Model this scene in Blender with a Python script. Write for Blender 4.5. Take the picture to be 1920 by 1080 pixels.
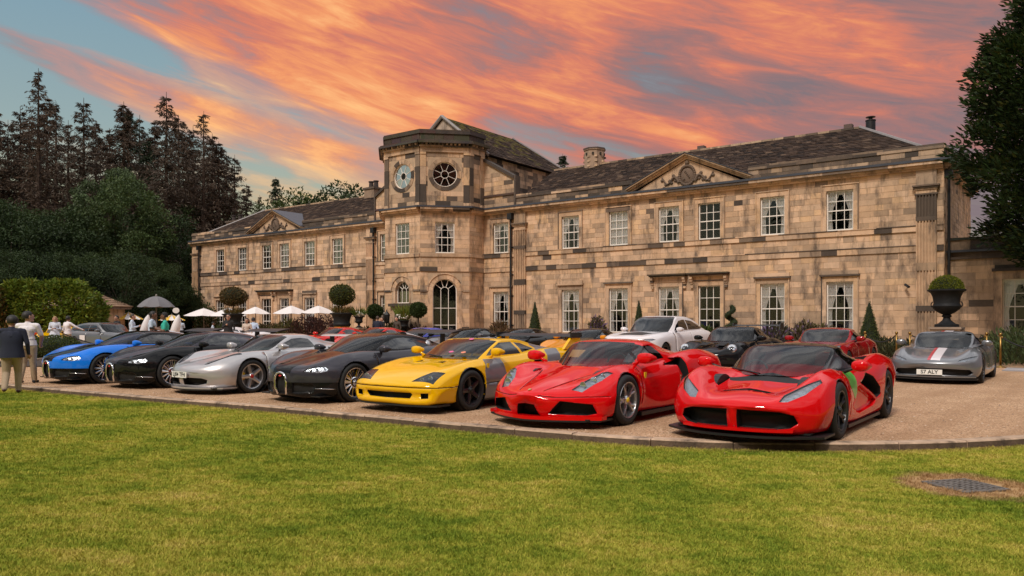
import bpy, bmesh, math, random
import numpy as np
from mathutils import Vector, Matrix
R = math.radians
for o in list(bpy.data.objects): bpy.data.objects.remove(o)
scene = bpy.context.scene
COL = scene.collection
random.seed(7)
# ------------------------------------------------------------------ camera
FPX, CAMH, HORIZ = 1460.0, 1.4, 605.0
cam_d = bpy.data.cameras.new('camera'); cam = bpy.data.objects.new('camera', cam_d); COL.objects.link(cam)
cam.location = (0, 0, CAMH); cam.rotation_euler = (R(90), 0, 0)
cam_d.sensor_width = 36.0; cam_d.lens = 36.0 * FPX / 1920.0
cam_d.shift_y = (HORIZ - 540.0) / 1920.0
cam_d.clip_start = 0.05; cam_d.clip_end = 6000
scene.camera = cam
# ------------------------------------------------------------------ world
SUN_AZ, SUN_EL = R(-150), R(48)          # azimuth clockwise from +Y, elevation
world = bpy.data.worlds.new('World'); scene.world = world; world.use_nodes = True
nt = world.node_tree; nt.nodes.clear()
def N(tree, t, **kw):
    n = tree.nodes.new(t)
    for k, v in kw.items(): setattr(n, k, v)
    return n
def L(tree, a, b): tree.links.new(a, b)
def math_n(tree, op, a, b=None, c=None, clamp=False):
    n = N(tree, 'ShaderNodeMath', operation=op, use_clamp=clamp)
    for i, v in enumerate((a, b, c)):
        if v is None: continue
        if isinstance(v, (int, float)): n.inputs[i].default_value = v
        else: L(tree, v, n.inputs[i])
    return n.outputs[0]
def mixc(tree, f, a, b, bt='MIX'):
    n = N(tree, 'ShaderNodeMix', data_type='RGBA', blend_type=bt)
    for s, v in ((n.inputs[0], f), (n.inputs[6], a), (n.inputs[7], b)):
        if isinstance(v, (int, float)): s.default_value = v
        elif isinstance(v, tuple): s.default_value = tuple(v) + ((1,) if len(v) == 3 else ())
        else: L(tree, v, s)
    return n.outputs[2]
def ramp(tree, f, stops, interp='LINEAR'):
    n = N(tree, 'ShaderNodeValToRGB'); cr = n.color_ramp; cr.interpolation = interp
    while len(cr.elements) < len(stops): cr.elements.new(0.5)
    for e, (p, c) in zip(cr.elements, stops):
        e.position = p; e.color = (c, c, c, 1) if isinstance(c, (int, float)) else tuple(c) + (1,)
    L(tree, f, n.inputs[0]); return n.outputs[0]
def build_world():
    tc = N(nt, 'ShaderNodeTexCoord'); sx = N(nt, 'ShaderNodeSeparateXYZ'); L(nt, tc.outputs['Generated'], sx.inputs[0])
    x, y, z = sx.outputs
    zc = math_n(nt, 'MAXIMUM', z, 0.0)
    # cloud streets run down to the right: level lines of v
    v = math_n(nt, 'MULTIPLY_ADD', x, 0.25, z)
    fan = math_n(nt, 'SUBTRACT', v, math_n(nt, 'MULTIPLY', math_n(nt, 'MAXIMUM', math_n(nt, 'SUBTRACT', -0.17, x), 0.0), 0.13))
    def streak(sh, sv, scale, detail, rough, dist, off=(0, 0, 0)):
        cb = N(nt, 'ShaderNodeCombineXYZ')
        L(nt, math_n(nt, 'MULTIPLY_ADD', x, sh, off[0]), cb.inputs[0]); L(nt, math_n(nt, 'MULTIPLY_ADD', y, sh, off[1]), cb.inputs[1]); L(nt, math_n(nt, 'MULTIPLY_ADD', v, sv, off[2]), cb.inputs[2])
        t = N(nt, 'ShaderNodeTexNoise'); L(nt, cb.outputs[0], t.inputs['Vector'])
        t.inputs['Scale'].default_value = scale; t.inputs['Detail'].default_value = detail
        t.inputs['Roughness'].default_value = rough; t.inputs['Distortion'].default_value = dist
        return t.outputs['Fac']
    n_big = streak(1.0, 3.4, 1.6, 4, 0.5, 0.25, (2.3, 0.4, 1.7))
    n_mid = streak(1.0, 3.8, 3.0, 8, 0.55, 0.4, (0.2, 3.1, 0.6))
    n_fine = streak(1.0, 6.5, 8.0, 9, 0.66, 0.6, (5.0, 1.0, 2.0))
    dens = math_n(nt, 'MAXIMUM', ramp(nt, fan, [(0.0, 0.04), (0.15, 0.08), (0.210, 0.52), (0.28, 0.66)]), ramp(nt, v, [(0.105, 0.03), (0.145, 0.38), (0.166, 0.42), (0.190, 0.06)]))
    cov = math_n(nt, 'ADD', dens, math_n(nt, 'MULTIPLY', math_n(nt, 'SUBTRACT', n_mid, 0.5), 1.15))
    cov = math_n(nt, 'ADD', cov, math_n(nt, 'MULTIPLY', math_n(nt, 'SUBTRACT', n_big, 0.5), 0.75))
    cov = math_n(nt, 'ADD', cov, math_n(nt, 'MULTIPLY', math_n(nt, 'SUBTRACT', n_fine, 0.5), 0.45))
    mask = ramp(nt, cov, [(0.16, 0.0), (0.36, 0.5), (0.60, 1.0)], 'EASE')
    tone = math_n(nt, 'ADD', math_n(nt, 'MULTIPLY', n_mid, 0.70), math_n(nt, 'MULTIPLY', n_fine, 0.42))
    tone = math_n(nt, 'ADD', tone, math_n(nt, 'MULTIPLY_ADD', n_big, 0.60, -0.335))
    tone = math_n(nt, 'ADD', tone, math_n(nt, 'MULTIPLY', math_n(nt, 'MAXIMUM', math_n(nt, 'SUBTRACT', x, 0.0), 0.0), -0.34))
    ccol = ramp(nt, tone, [(0.36, (0.20, 0.155, 0.17)), (0.45, (0.36, 0.165, 0.15)), (0.53, (0.60, 0.19, 0.125)), (0.60, (0.76, 0.28, 0.125)), (0.71, (0.90, 0.48, 0.20))])
    gap = ramp(nt, zc, [(0.0, (0.46, 0.38, 0.14)), (0.14, (0.42, 0.38, 0.18)), (0.22, (0.28, 0.36, 0.32)), (0.34, (0.21, 0.33, 0.37)), (0.6, (0.22, 0.31, 0.36))])
    sky = N(nt, 'ShaderNodeTexSky', sky_type='NISHITA'); sky.sun_disc = False
    sky.sun_elevation = SUN_EL; sky.sun_rotation = SUN_AZ
    nish = mixc(nt, 1.0, sky.outputs[0], (0.10, 0.10, 0.10), 'MULTIPLY')
    gap = mixc(nt, 0.25, gap, nish)
    col = mixc(nt, mask, gap, ccol)
    # high overhead the deck is a plain pale overcast: the photograph's light is soft and nearly neutral
    over = ramp(nt, zc, [(0.40, 0.0), (0.62, 1.0)], 'EASE')
    veil = mixc(nt, ramp(nt, n_mid, [(0.32, 0.0), (0.68, 1.0)]), (0.30, 0.34, 0.42), (1.15, 1.13, 1.12))
    col = mixc(nt, over, col, veil)
    bg = N(nt, 'ShaderNodeBackground'); L(nt, col, bg.inputs[0]); bg.inputs[1].default_value = 1.0
    out = N(nt, 'ShaderNodeOutputWorld'); L(nt, bg.outputs[0], out.inputs[0])
build_world()
sun_d = bpy.data.lights.new('sun', 'SUN'); sun = bpy.data.objects.new('sun', sun_d); COL.objects.link(sun)
sun_d.energy = 2.0; sun_d.angle = R(10); sun_d.color = (1.0, 0.90, 0.78)
sdir = Vector((math.sin(SUN_AZ) * math.cos(SUN_EL), math.cos(SUN_AZ) * math.cos(SUN_EL), math.sin(SUN_EL)))
sun.rotation_euler = sdir.to_track_quat('Z', 'Y').to_euler(); sun.location = sdir * 60
vs = scene.view_settings; vs.view_transform = 'Standard'; vs.look = 'None'; vs.exposure = 0.22; vs.gamma = 1.0; vs.use_curve_mapping = False
scene.render.engine = 'CYCLES'; scene.cycles.use_denoising = True; scene.cycles.max_bounces = 8; scene.cycles.transparent_max_bounces = 16
scene.cycles.sample_clamp_indirect = 6.0
# ------------------------------------------------------------------ helpers
TH = R(36.5); CT, ST = math.cos(TH), math.sin(TH)       # house, drive and cars share this direction
OX, OY = 18.9, 34.07                                    # right front corner of the house
def ground(px, py, z=0.0):                              # where a point of the photograph stands on the ground
    Y = (CAMH - z) * FPX / (py - HORIZ); return Vector(((px - 960) / FPX * Y, Y, z))
def along(px, Y, z=0.0): return Vector(((px - 960) / FPX * Y, Y, z))
def tag(o, label=None, cat=None, group=None, kind=None):
    for k, v in (('label', label), ('category', cat), ('group', group), ('kind', kind)):
        if v: o[k] = v
    return o
def empty(name, loc=(0, 0, 0), rz=0.0, parent=None):
    o = bpy.data.objects.new(name, None); COL.objects.link(o); o.location = loc; o.rotation_euler = (0, 0, rz); o.empty_display_size = 0.2
    if parent: o.parent = parent
    return o
def link(name, me, parent=None, loc=None, rz=None):
    o = bpy.data.objects.new(name, me); COL.objects.link(o)
    if parent: o.parent = parent
    if loc is not None: o.location = loc
    if rz is not None: o.rotation_euler = (0, 0, rz)
    return o
def copy_tree(o, parent=None):
    c = o.copy(); COL.objects.link(c); c.parent = parent
    for ch in o.children: copy_tree(ch, c)
    return c
class MB:
    """collects shapes and links them as ONE mesh"""
    def __init__(s): s.v = []; s.f = []; s.m = []; s.c = []
    def add(s, vs, fs, m=0, c=None):
        b = len(s.v); s.v.extend([tuple(p) for p in vs])
        for f in fs: s.f.append(tuple(i + b for i in f)); s.m.append(m); s.c.append(c)
        return s
    def box(s, x0, x1, y0, y1, z0, z1, m=0, c=None):
        s.add([(x0,y0,z0),(x1,y0,z0),(x1,y1,z0),(x0,y1,z0),(x0,y0,z1),(x1,y0,z1),(x1,y1,z1),(x0,y1,z1)],
              [(0,3,2,1),(4,5,6,7),(0,1,5,4),(1,2,6,5),(2,3,7,6),(3,0,4,7)], m, c); return s
    def obox(s, o, ex, ey, ez, m=0, c=None):            # oriented box: corner + three edge vectors
        o, ex, ey, ez = map(Vector, (o, ex, ey, ez))
        s.add([o, o+ex, o+ex+ey, o+ey, o+ez, o+ex+ez, o+ex+ey+ez, o+ey+ez],
              [(0,3,2,1),(4,5,6,7),(0,1,5,4),(1,2,6,5),(2,3,7,6),(3,0,4,7)], m, c); return s
    def prism(s, poly, d, m=0, c=None, cap=True):       # polygon of 3D points pushed along d
        n = len(poly); d = Vector(d); a = [Vector(p) for p in poly]; b = [p + d for p in a]
        fs = [(i, (i+1) % n, n+(i+1) % n, n+i) for i in range(n)]
        if cap: fs += [tuple(range(n-1, -1, -1)), tuple(range(n, 2*n))]
        s.add(a + b, fs, m, c); return s
    def tube(s, pts, rad, n=8, m=0, c=None, cap=True):
        pts = [Vector(p) for p in pts]; k = len(pts)
        rs = rad if isinstance(rad, (list, tuple)) else [rad]*k
        vs = []
        t0 = (pts[1]-pts[0]).normalized(); up = Vector((0,0,1)) if abs(t0.z) < .9 else Vector((1,0,0))
        e = t0.cross(up).normalized()
        for i, p in enumerate(pts):
            t = (pts[min(i+1,k-1)]-pts[max(i-1,0)]).normalized()
            e = (e - t*e.dot(t)).normalized(); g = t.cross(e)
            for j in range(n):
                a = 2*math.pi*j/n; vs.append(p + (e*math.cos(a)+g*math.sin(a))*rs[i])
        fs = [(i*n+j, i*n+(j+1)%n, (i+1)*n+(j+1)%n, (i+1)*n+j) for i in range(k-1) for j in range(n)]
        if cap: fs += [tuple(range(n-1,-1,-1)), tuple((k-1)*n+j for j in range(n))]
        s.add(vs, fs, m, c); return s
    def lathe(s, prof, n=16, o=(0,0,0), m=0, c=None, axis='z', cap=True):
        vs = []; k = len(prof)
        for r, h in prof:
            for j in range(n):
                a = 2*math.pi*j/n; p = (r*math.cos(a), r*math.sin(a), h)
                if axis == 'x': p = (h, r*math.cos(a), r*math.sin(a))
                if axis == 'y': p = (r*math.sin(a), h, r*math.cos(a))
                vs.append((p[0]+o[0], p[1]+o[1], p[2]+o[2]))
        fs = [(i*n+j, i*n+(j+1)%n, (i+1)*n+(j+1)%n, (i+1)*n+j) for i in range(k-1) for j in range(n)]
        if cap: fs += [tuple(range(n-1,-1,-1)), tuple((k-1)*n+j for j in range(n))]
        s.add(vs, fs, m, c); return s
    def ball(s, o, r, n=10, k=7, m=0, c=None):
        rx, ry, rz = r if isinstance(r, (tuple, list)) else (r, r, r)
        vs = [(o[0],o[1],o[2]-rz)]
        for i in range(1,k):
            a = math.pi*i/k-math.pi/2
            for j in range(n):
                b = 2*math.pi*j/n; vs.append((o[0]+rx*math.cos(a)*math.cos(b), o[1]+ry*math.cos(a)*math.sin(b), o[2]+rz*math.sin(a)))
        vs.append((o[0],o[1],o[2]+rz)); t = len(vs)-1
        fs = [(0,1+(j+1)%n,1+j) for j in range(n)]
        fs += [(1+i*n+j,1+i*n+(j+1)%n,1+(i+1)*n+(j+1)%n,1+(i+1)*n+j) for i in range(k-2) for j in range(n)]
        fs += [(t,1+(k-2)*n+j,1+(k-2)*n+(j+1)%n) for j in range(n)]
        s.add(vs, fs, m, c); return s
    def mesh(s, name, mats, smooth=False):
        me = bpy.data.meshes.new(name); me.from_pydata(s.v, [], s.f)
        if not isinstance(mats, (list, tuple)): mats = [mats]
        for mm in mats: me.materials.append(mm)
        if len(mats) > 1: me.polygons.foreach_set('material_index', s.m)
        if any(c is not None for c in s.c):
            at = me.color_attributes.new('Col', 'FLOAT_COLOR', 'CORNER')
            buf = []
            for f, c in zip(s.f, s.c): buf.extend((tuple(c or (1,1,1))+(1,))*len(f))
            at.data.foreach_set('color', buf)
        if smooth:
            me.polygons.foreach_set('use_smooth', [True]*len(s.f))
        me.update(); return me
    def build(s, name, mats, parent=None, smooth=False, loc=None, rz=None):
        return link(name, s.mesh(name, mats, smooth), parent, loc, rz)
def auto_smooth(o, ang=35):
    me = o.data
    me.polygons.foreach_set('use_smooth', [True]*len(me.polygons))
    bm = bmesh.new(); bm.from_mesh(me)
    for e in bm.edges:
        if len(e.link_faces) == 2 and e.calc_face_angle(0) > R(ang): e.smooth = False
    bm.to_mesh(me); bm.free(); return o
# ------------------------------------------------------------------ materials
MATS = {}
def mat(name, col=(.5,.5,.5), rough=.6, metal=0.0, attr=False, noise=0.0, nscale=4.0, bump=0.0, bscale=20.0, coat=0.0, spec=.5, obj_rand=0.0, dark=(0,0,0), emit=None, stain=None, two=None, trans=0.0):
    if name in MATS: return MATS[name]
    m = bpy.data.materials.new(name); m.use_nodes = True; t = m.node_tree; MATS[name] = m
    b = t.nodes['Principled BSDF']; b.inputs['Roughness'].default_value = rough; b.inputs['Metallic'].default_value = metal
    b.inputs['Specular IOR Level'].default_value = spec
    if coat: b.inputs['Coat Weight'].default_value = coat; b.inputs['Coat Roughness'].default_value = 0.012; b.inputs['Coat IOR'].default_value = 1.42
    base = N(t, 'ShaderNodeRGB'); base.outputs[0].default_value = tuple(col)+(1,); c = base.outputs[0]
    if attr:
        a = N(t, 'ShaderNodeAttribute', attribute_name='Col'); c = a.outputs['Color']
    geo = N(t, 'ShaderNodeNewGeometry')
    if noise:
        n = N(t, 'ShaderNodeTexNoise'); n.inputs['Scale'].default_value = nscale; n.inputs['Detail'].default_value = 6; L(t, geo.outputs['Position'], n.inputs['Vector'])
        lo, hi = 1-noise, 1+noise
        f = ramp(t, n.outputs['Fac'], [(.3,lo),(.7,hi)]) if hi <= 1 else math_n(t, 'ADD', math_n(t, 'MULTIPLY', math_n(t,'SUBTRACT',n.outputs['Fac'],.5), noise*4), 1.0)
        mm = N(t, 'ShaderNodeVectorMath', operation='SCALE'); L(t, c, mm.inputs[0]); L(t, f, mm.inputs['Scale']); c = mm.outputs[0]
    if two:                                             # second colour in patches: (colour, scale, low, high)
        n = N(t, 'ShaderNodeTexNoise'); n.inputs['Scale'].default_value = two[1]; n.inputs['Detail'].default_value = 8; n.inputs['Roughness'].default_value = .62; L(t, geo.outputs['Position'], n.inputs['Vector'])
        c = mixc(t, ramp(t, n.outputs['Fac'], [(two[2],0.0),(two[3],1.0)]), c, tuple(two[0]))
    if stain:                                           # soot streaks, stretched down the wall: (colour, scale, low, high)
        mp = N(t, 'ShaderNodeMapping'); mp.inputs['Scale'].default_value = (1,1,.35); L(t, geo.outputs['Position'], mp.inputs[0])
        n = N(t, 'ShaderNodeTexNoise'); n.inputs['Scale'].default_value = stain[1]; n.inputs['Detail'].default_value = 9; n.inputs['Roughness'].default_value = .68; L(t, mp.outputs[0], n.inputs['Vector'])
        c = mixc(t, ramp(t, n.outputs['Fac'], [(stain[2],0.0),(stain[3],.85)]), c, tuple(stain[0]))
    if obj_rand:
        oi = N(t, 'ShaderNodeObjectInfo'); mm = N(t, 'ShaderNodeVectorMath', operation='SCALE'); L(t, c, mm.inputs[0])
        L(t, math_n(t,'ADD',math_n(t,'MULTIPLY',oi.outputs['Random'],obj_rand*2),1-obj_rand), mm.inputs['Scale']); c = mm.outputs[0]
    L(t, c, b.inputs['Base Color'])
    if bump:
        n = N(t, 'ShaderNodeTexNoise'); n.inputs['Scale'].default_value = bscale; n.inputs['Detail'].default_value = 7; L(t, geo.outputs['Position'], n.inputs['Vector'])
        bp = N(t, 'ShaderNodeBump'); bp.inputs['Strength'].default_value = bump; bp.inputs['Distance'].default_value = .02; L(t, n.outputs['Fac'], bp.inputs['Height']); L(t, bp.outputs[0], b.inputs['Normal'])
    if emit: b.inputs['Emission Color'].default_value = tuple(emit[:3])+(1,); b.inputs['Emission Strength'].default_value = emit[3]
    if trans: b.inputs['Transmission Weight'].default_value = trans
    return m
def glass(name, tint=(.6,.65,.65), refl=.08, rough=.0, curve=.9):
    """thin pane: mirror by facing angle over a tinted see-through sheet"""
    if name in MATS: return MATS[name]
    m = bpy.data.materials.new(name); m.use_nodes = True; t = m.node_tree; MATS[name] = m; t.nodes.clear()
    tr = N(t,'ShaderNodeBsdfTransparent'); tr.inputs[0].default_value = tuple(tint)+(1,)
    gl = N(t,'ShaderNodeBsdfGlossy'); gl.inputs['Roughness'].default_value = rough
    fr = N(t,'ShaderNodeFresnel'); fr.inputs[0].default_value = 1.5
    f = math_n(t,'ADD',math_n(t,'MULTIPLY',fr.outputs[0],curve),refl,clamp=True)
    mx = N(t,'ShaderNodeMixShader'); L(t,f,mx.inputs[0]); L(t,tr.outputs[0],mx.inputs[1]); L(t,gl.outputs[0],mx.inputs[2])
    o = N(t,'ShaderNodeOutputMaterial'); L(t,mx.outputs[0],o.inputs[0]); return m
def weather(m, col, sc, zs, lo, hi, amt):
    """rain streaks and soot over a finished stone material"""
    t = m.node_tree; b = t.nodes['Principled BSDF']; src = b.inputs['Base Color'].links[0].from_socket; geo = N(t,'ShaderNodeNewGeometry')
    mp = N(t,'ShaderNodeMapping'); mp.inputs['Scale'].default_value = (1,1,zs); L(t,geo.outputs['Position'],mp.inputs[0])
    n = N(t,'ShaderNodeTexNoise'); n.inputs['Scale'].default_value = sc; n.inputs['Detail'].default_value = 10; n.inputs['Roughness'].default_value = .7; L(t,mp.outputs[0],n.inputs['Vector'])
    L(t, mixc(t, ramp(t,n.outputs['Fac'],[(lo,0.0),(hi,amt)]), src, col), b.inputs['Base Color'])
M_STONE = mat('sandstone', attr=True, rough=.9, noise=.12, nscale=3.0, bump=.5, bscale=14, stain=((.10,.07,.05),.6,.60,.80))
weather(M_STONE,(.075,.058,.048),2.1,.28,.50,.67,.85); weather(M_STONE,(.12,.088,.066),.45,.6,.52,.72,.55)
M_MORTAR = mat('mortar', (.46,.34,.235), .95, noise=.15, nscale=5, bump=.3)
M_LEAD = mat('lead_sheet', (.045,.052,.07), .5, noise=.2, nscale=2)
M_SLATE = mat('stone_slate', attr=True, rough=.95, spec=.12, noise=.25, nscale=2.5, bump=.5, bscale=18)
M_WHITE = mat('white_paint', (.84,.80,.75), .45, noise=.05, nscale=6)
M_IRON = mat('black_iron', (.012,.013,.016), .45)
M_CURT = mat('curtain_cloth', (.88,.87,.86), .9)
M_DARK = mat('interior_shade', (.02,.018,.017), .9)
M_PANE = glass('window_glass', (.97,.98,.98), .0, 0, .8)
# ------------------------------------------------------------------ the house
house = tag(empty('manor_house', (OX, OY, 0), -TH), 'long two-storey sandstone country house with octagonal tower and slate roofs', 'house')
rs = random.Random(11)
PAL = [(.64,.435,.285),(.61,.41,.26),(.66,.455,.305),(.59,.395,.25),(.63,.42,.25),(.60,.42,.285)]
GREY = [(.47,.33,.225),(.37,.265,.185),(.50,.35,.235),(.42,.29,.19)]
SOOT = [(.075,.057,.046),(.11,.082,.063),(.17,.122,.09),(.062,.049,.041),(.22,.16,.115)]
def stone_col(soot=.03, grey=.22, r=rs):
    k = r.random()
    if soot >= .9: return tuple(a*r.uniform(.7,1.3) for a in (.055,.043,.036))
    c = r.choice(SOOT) if k < soot else r.choice(GREY) if k < soot+grey else r.choice(PAL)
    f = r.uniform(.88,1.1); return tuple(a*f for a in c)
ALLSTONES = []     # (size on picture, verts, faces, colour, parent)
BOXF = [(0,1,2,3),(0,4,5,1),(1,5,6,2),(2,6,7,3),(3,7,4,0)]
def put_stone(frame, x0, x1, z0, z1, depth, col, lst, y0=0.0):
    o, dx, n = frame                                     # origin, unit along, unit outward
    a = o + n*(y0+depth); b = o + n*(y0-.01); e = .004
    P = lambda q,x,z: q + dx*x + Vector((0,0,z))
    vs = [P(a,x0+e,z0+e),P(a,x1-e,z0+e),P(a,x1-e,z1-e),P(a,x0+e,z1-e),P(b,x0,z0),P(b,x1,z0),P(b,x1,z1),P(b,x0,z1)]
    lst.append((vs, col))
def ashlar(frame, x0, x1, z0, z1, openings=(), course=.29, lmin=.45, lmax=1.05, soot=.03, grey=.22, lst=None, depth=(.006,.016), y0=0.0, gap=.006, sootfn=None):
    n = max(1, round((z1-z0)/course)); h = (z1-z0)/n
    for i in range(n):
        a, b = z0+i*h, z0+(i+1)*h
        segs = [(x0,x1)]
        for (p,q,r_,t) in openings:
            ov = min(b,t)-max(a,r_)
            if ov > .35*h:
                new = []
                for (s0,s1) in segs:
                    if q <= s0 or p >= s1: new.append((s0,s1)); continue
                    if p > s0: new.append((s0,p))
                    if q < s1: new.append((q,s1))
                segs = new
        for (s0,s1) in segs:
            x = s0
            while x < s1-1e-4:
                w = rs.uniform(lmin,lmax)
                e = x+w
                if s1-e < lmin*.7: e = s1
                e = min(e,s1)
                sp = sootfn(.5*(x+e),.5*(a+b)) if sootfn else soot
                put_stone(frame, x+gap/2, e-gap/2, a+gap/2, b-gap/2, rs.uniform(*depth), stone_col(sp,grey), lst, y0)
                x = e
def wall_with_holes(mb, frame, x0, x1, z0, z1, openings, thick=.38, m=0):
    o, dx, n = frame
    xs = sorted({x0,x1,*[v for op in openings for v in op[:2] if x0<v<x1]}); zs = sorted({z0,z1,*[v for op in openings for v in op[2:] if z0<v<z1]})
    inside = lambda x,z: any(p<x<q and r_<z<t for p,q,r_,t in openings)
    P = lambda x,z,d: o+dx*x+Vector((0,0,z))+n*d
    nx, nz = len(xs)-1, len(zs)-1
    solid = [[not inside((xs[i]+xs[i+1])/2,(zs[k]+zs[k+1])/2) for k in range(nz)] for i in range(nx)]
    for i in range(nx):
        for k in range(nz):
            if not solid[i][k]: continue
            a,b,c,d = xs[i],xs[i+1],zs[k],zs[k+1]
            mb.add([P(a,c,0),P(b,c,0),P(b,d,0),P(a,d,0)],[(0,1,2,3)],m); mb.add([P(a,c,-thick),P(b,c,-thick),P(b,d,-thick),P(a,d,-thick)],[(3,2,1,0)],m)
            for (ii,kk,pp) in ((i-1,k,((a,c),(a,d))),(i+1,k,((b,d),(b,c))),(i,k-1,((b,c),(a,c))),(i,k+1,((a,d),(b,d)))):
                if 0<=ii<nx and 0<=kk<nz and solid[ii][kk]: continue
                (xa,za),(xb,zb) = pp
                mb.add([P(xa,za,0),P(xa,za,-thick),P(xb,zb,-thick),P(xb,zb,0)],[(3,2,1,0)],m)
class FB:
    """boxes in a facade frame, each with its own stone colour"""
    def __init__(s, frame): s.fr = frame; s.mb = MB()
    def box(s, x0,x1,z0,z1,d0,d1,c=None,soot=0.1,grey=.15):
        o,dx,n = s.fr
        s.mb.obox(o+dx*x0+Vector((0,0,z0))+n*d1, dx*(x1-x0), -n*(d1-d0), Vector((0,0,z1-z0)), 0, c or stone_col(soot,grey)); return s
    def run(s, x0,x1,z0,z1,d0,d1,step=1.2,soot=.1,grey=.15,gap=.005):   # a band cut into lengths
        x = x0
        while x < x1-1e-4:
            e = x+rs.uniform(.7,1.3)*step
            if x1-e < step*.5: e = x1
            s.box(x+gap/2,e-gap/2,z0,z1,d0,d1,None,soot,grey); x = e
        return s
curt_meshes = {}
def curtain_mesh(w, h, style):
    key = (round(w,2),round(h,2),style)
    if key in curt_meshes: return curt_meshes[key]
    mb = MB(); nu, nv = 22, 12
    for sgn in (-1,1):
        vs = []
        for k in range(nv+1):
            t = k/nv
            if style == 'tied': wid = w*(.47-.30*math.sin(min(1,t/.62)*math.pi/2)**1.6) if t < .62 else w*(.17+.04*(t-.62)/.38)
            elif style == 'net': wid = w*.5
            else: wid = w*(.30-.10*t)
            for i in range(nu+1):
                s = i/nu; xx = w/2-wid*s
                vs.append((sgn*xx, .022*math.sin(s*6.5*2*math.pi+t)+.02*math.sin(s*17), h*(1-t)))
        mb.add(vs, [(k*(nu+1)+i,k*(nu+1)+i+1,(k+1)*(nu+1)+i+1,(k+1)*(nu+1)+i) for k in range(nv) for i in range(nu)])
    if style != 'net': mb.add([(-w/2,-.03,h),(w/2,-.03,h),(w/2,-.03,h*.9),(-w/2,-.03,h*.9)],[(0,1,2,3)])
    curt_meshes[key] = mb.mesh('curtain', M_CURT, True); return curt_meshes[key]
pane_meshes = {}
def pane_mesh(w,h):
    k=(round(w,3),round(h,3))
    if k not in pane_meshes: pane_meshes[k] = MB().box(-w/2,w/2,-.002,.002,-h/2,h/2).mesh('pane', M_PANE)
    return pane_meshes[k]
def sash_window(frame, x, z0, z1, w, cols=3, rows=4, d=-.14, style='tied', panes=True, open_low=0.0, pitch=0.0):
    """window > sash_frame, pane (each), curtain; set back in its opening"""
    o,dx,n = frame
    ang = math.atan2(dx.y,dx.x)
    e = empty('window', o+dx*x+n*d+Vector((0,0,z0)), ang, house)
    h = z1-z0; mb = MB(); fw = .055; gb = .014
    mb.box(-w/2,-w/2+fw,-.03,.05,0,h); mb.box(w/2-fw,w/2,-.03,.05,0,h); mb.box(-w/2+fw,w/2-fw,-.03,.05,h-fw,h); mb.box(-w/2+fw-.02,w/2-fw+.02,-.06,.05,-.01,fw+.01)
    iw, ih = w-2*fw, h-2*fw; pw, ph = iw/cols, ih/rows
    for i in range(1,cols): mb.box(-iw/2+i*pw-gb,-iw/2+i*pw+gb,-.012,.02,fw,h-fw)
    for k in range(1,rows):
        g = gb*1.8 if k == rows//2 else gb
        for i in range(cols): mb.box(-iw/2+i*pw+gb,-iw/2+(i+1)*pw-gb,-.014-.01*(k==rows//2),.02,fw+k*ph-g,fw+k*ph+g)
    mb.build('sash_frame', M_WHITE, e)
    if panes:
        pm = pane_mesh(pw-2*gb+.01, ph-2*gb+.01)
        for i in range(cols):
            for k in range(rows):
                p = link('pane', pm, e, (-iw/2+(i+.5)*pw, .008, fw+(k+.5)*ph))
                p.rotation_euler = (rs.gauss(0,.006),0,rs.gauss(0,.006))
    else: MB().box(-iw/2,iw/2,.006,.010,fw,h-fw).build('pane', M_PANE, e)
    if style != 'none': link('curtain', curtain_mesh(w-.02,h-.02,style), e, (0,.075,.01))
    return e
X = Vector((1,0,0)); YF = Vector((0,-1,0))               # in the house's own axes: along the front, outward
CX = -29.4                                               # the tower's middle; both wings mirror about it
FRONT = (Vector((0,0,0)), X, YF)
wallmb = MB(); stones = []; trim = []
def side(mir, x0, x1):                                   # mirrored interval
    return (x0,x1) if not mir else (2*CX-x1, 2*CX-x0)
UZ0, UZ1, LZ0, LZ1 = 5.74, 7.63, .85, 3.33
UP = [-19.25,-16.08,-13.02,-10.75,-7.48,-4.32]
par_st = []
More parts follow.
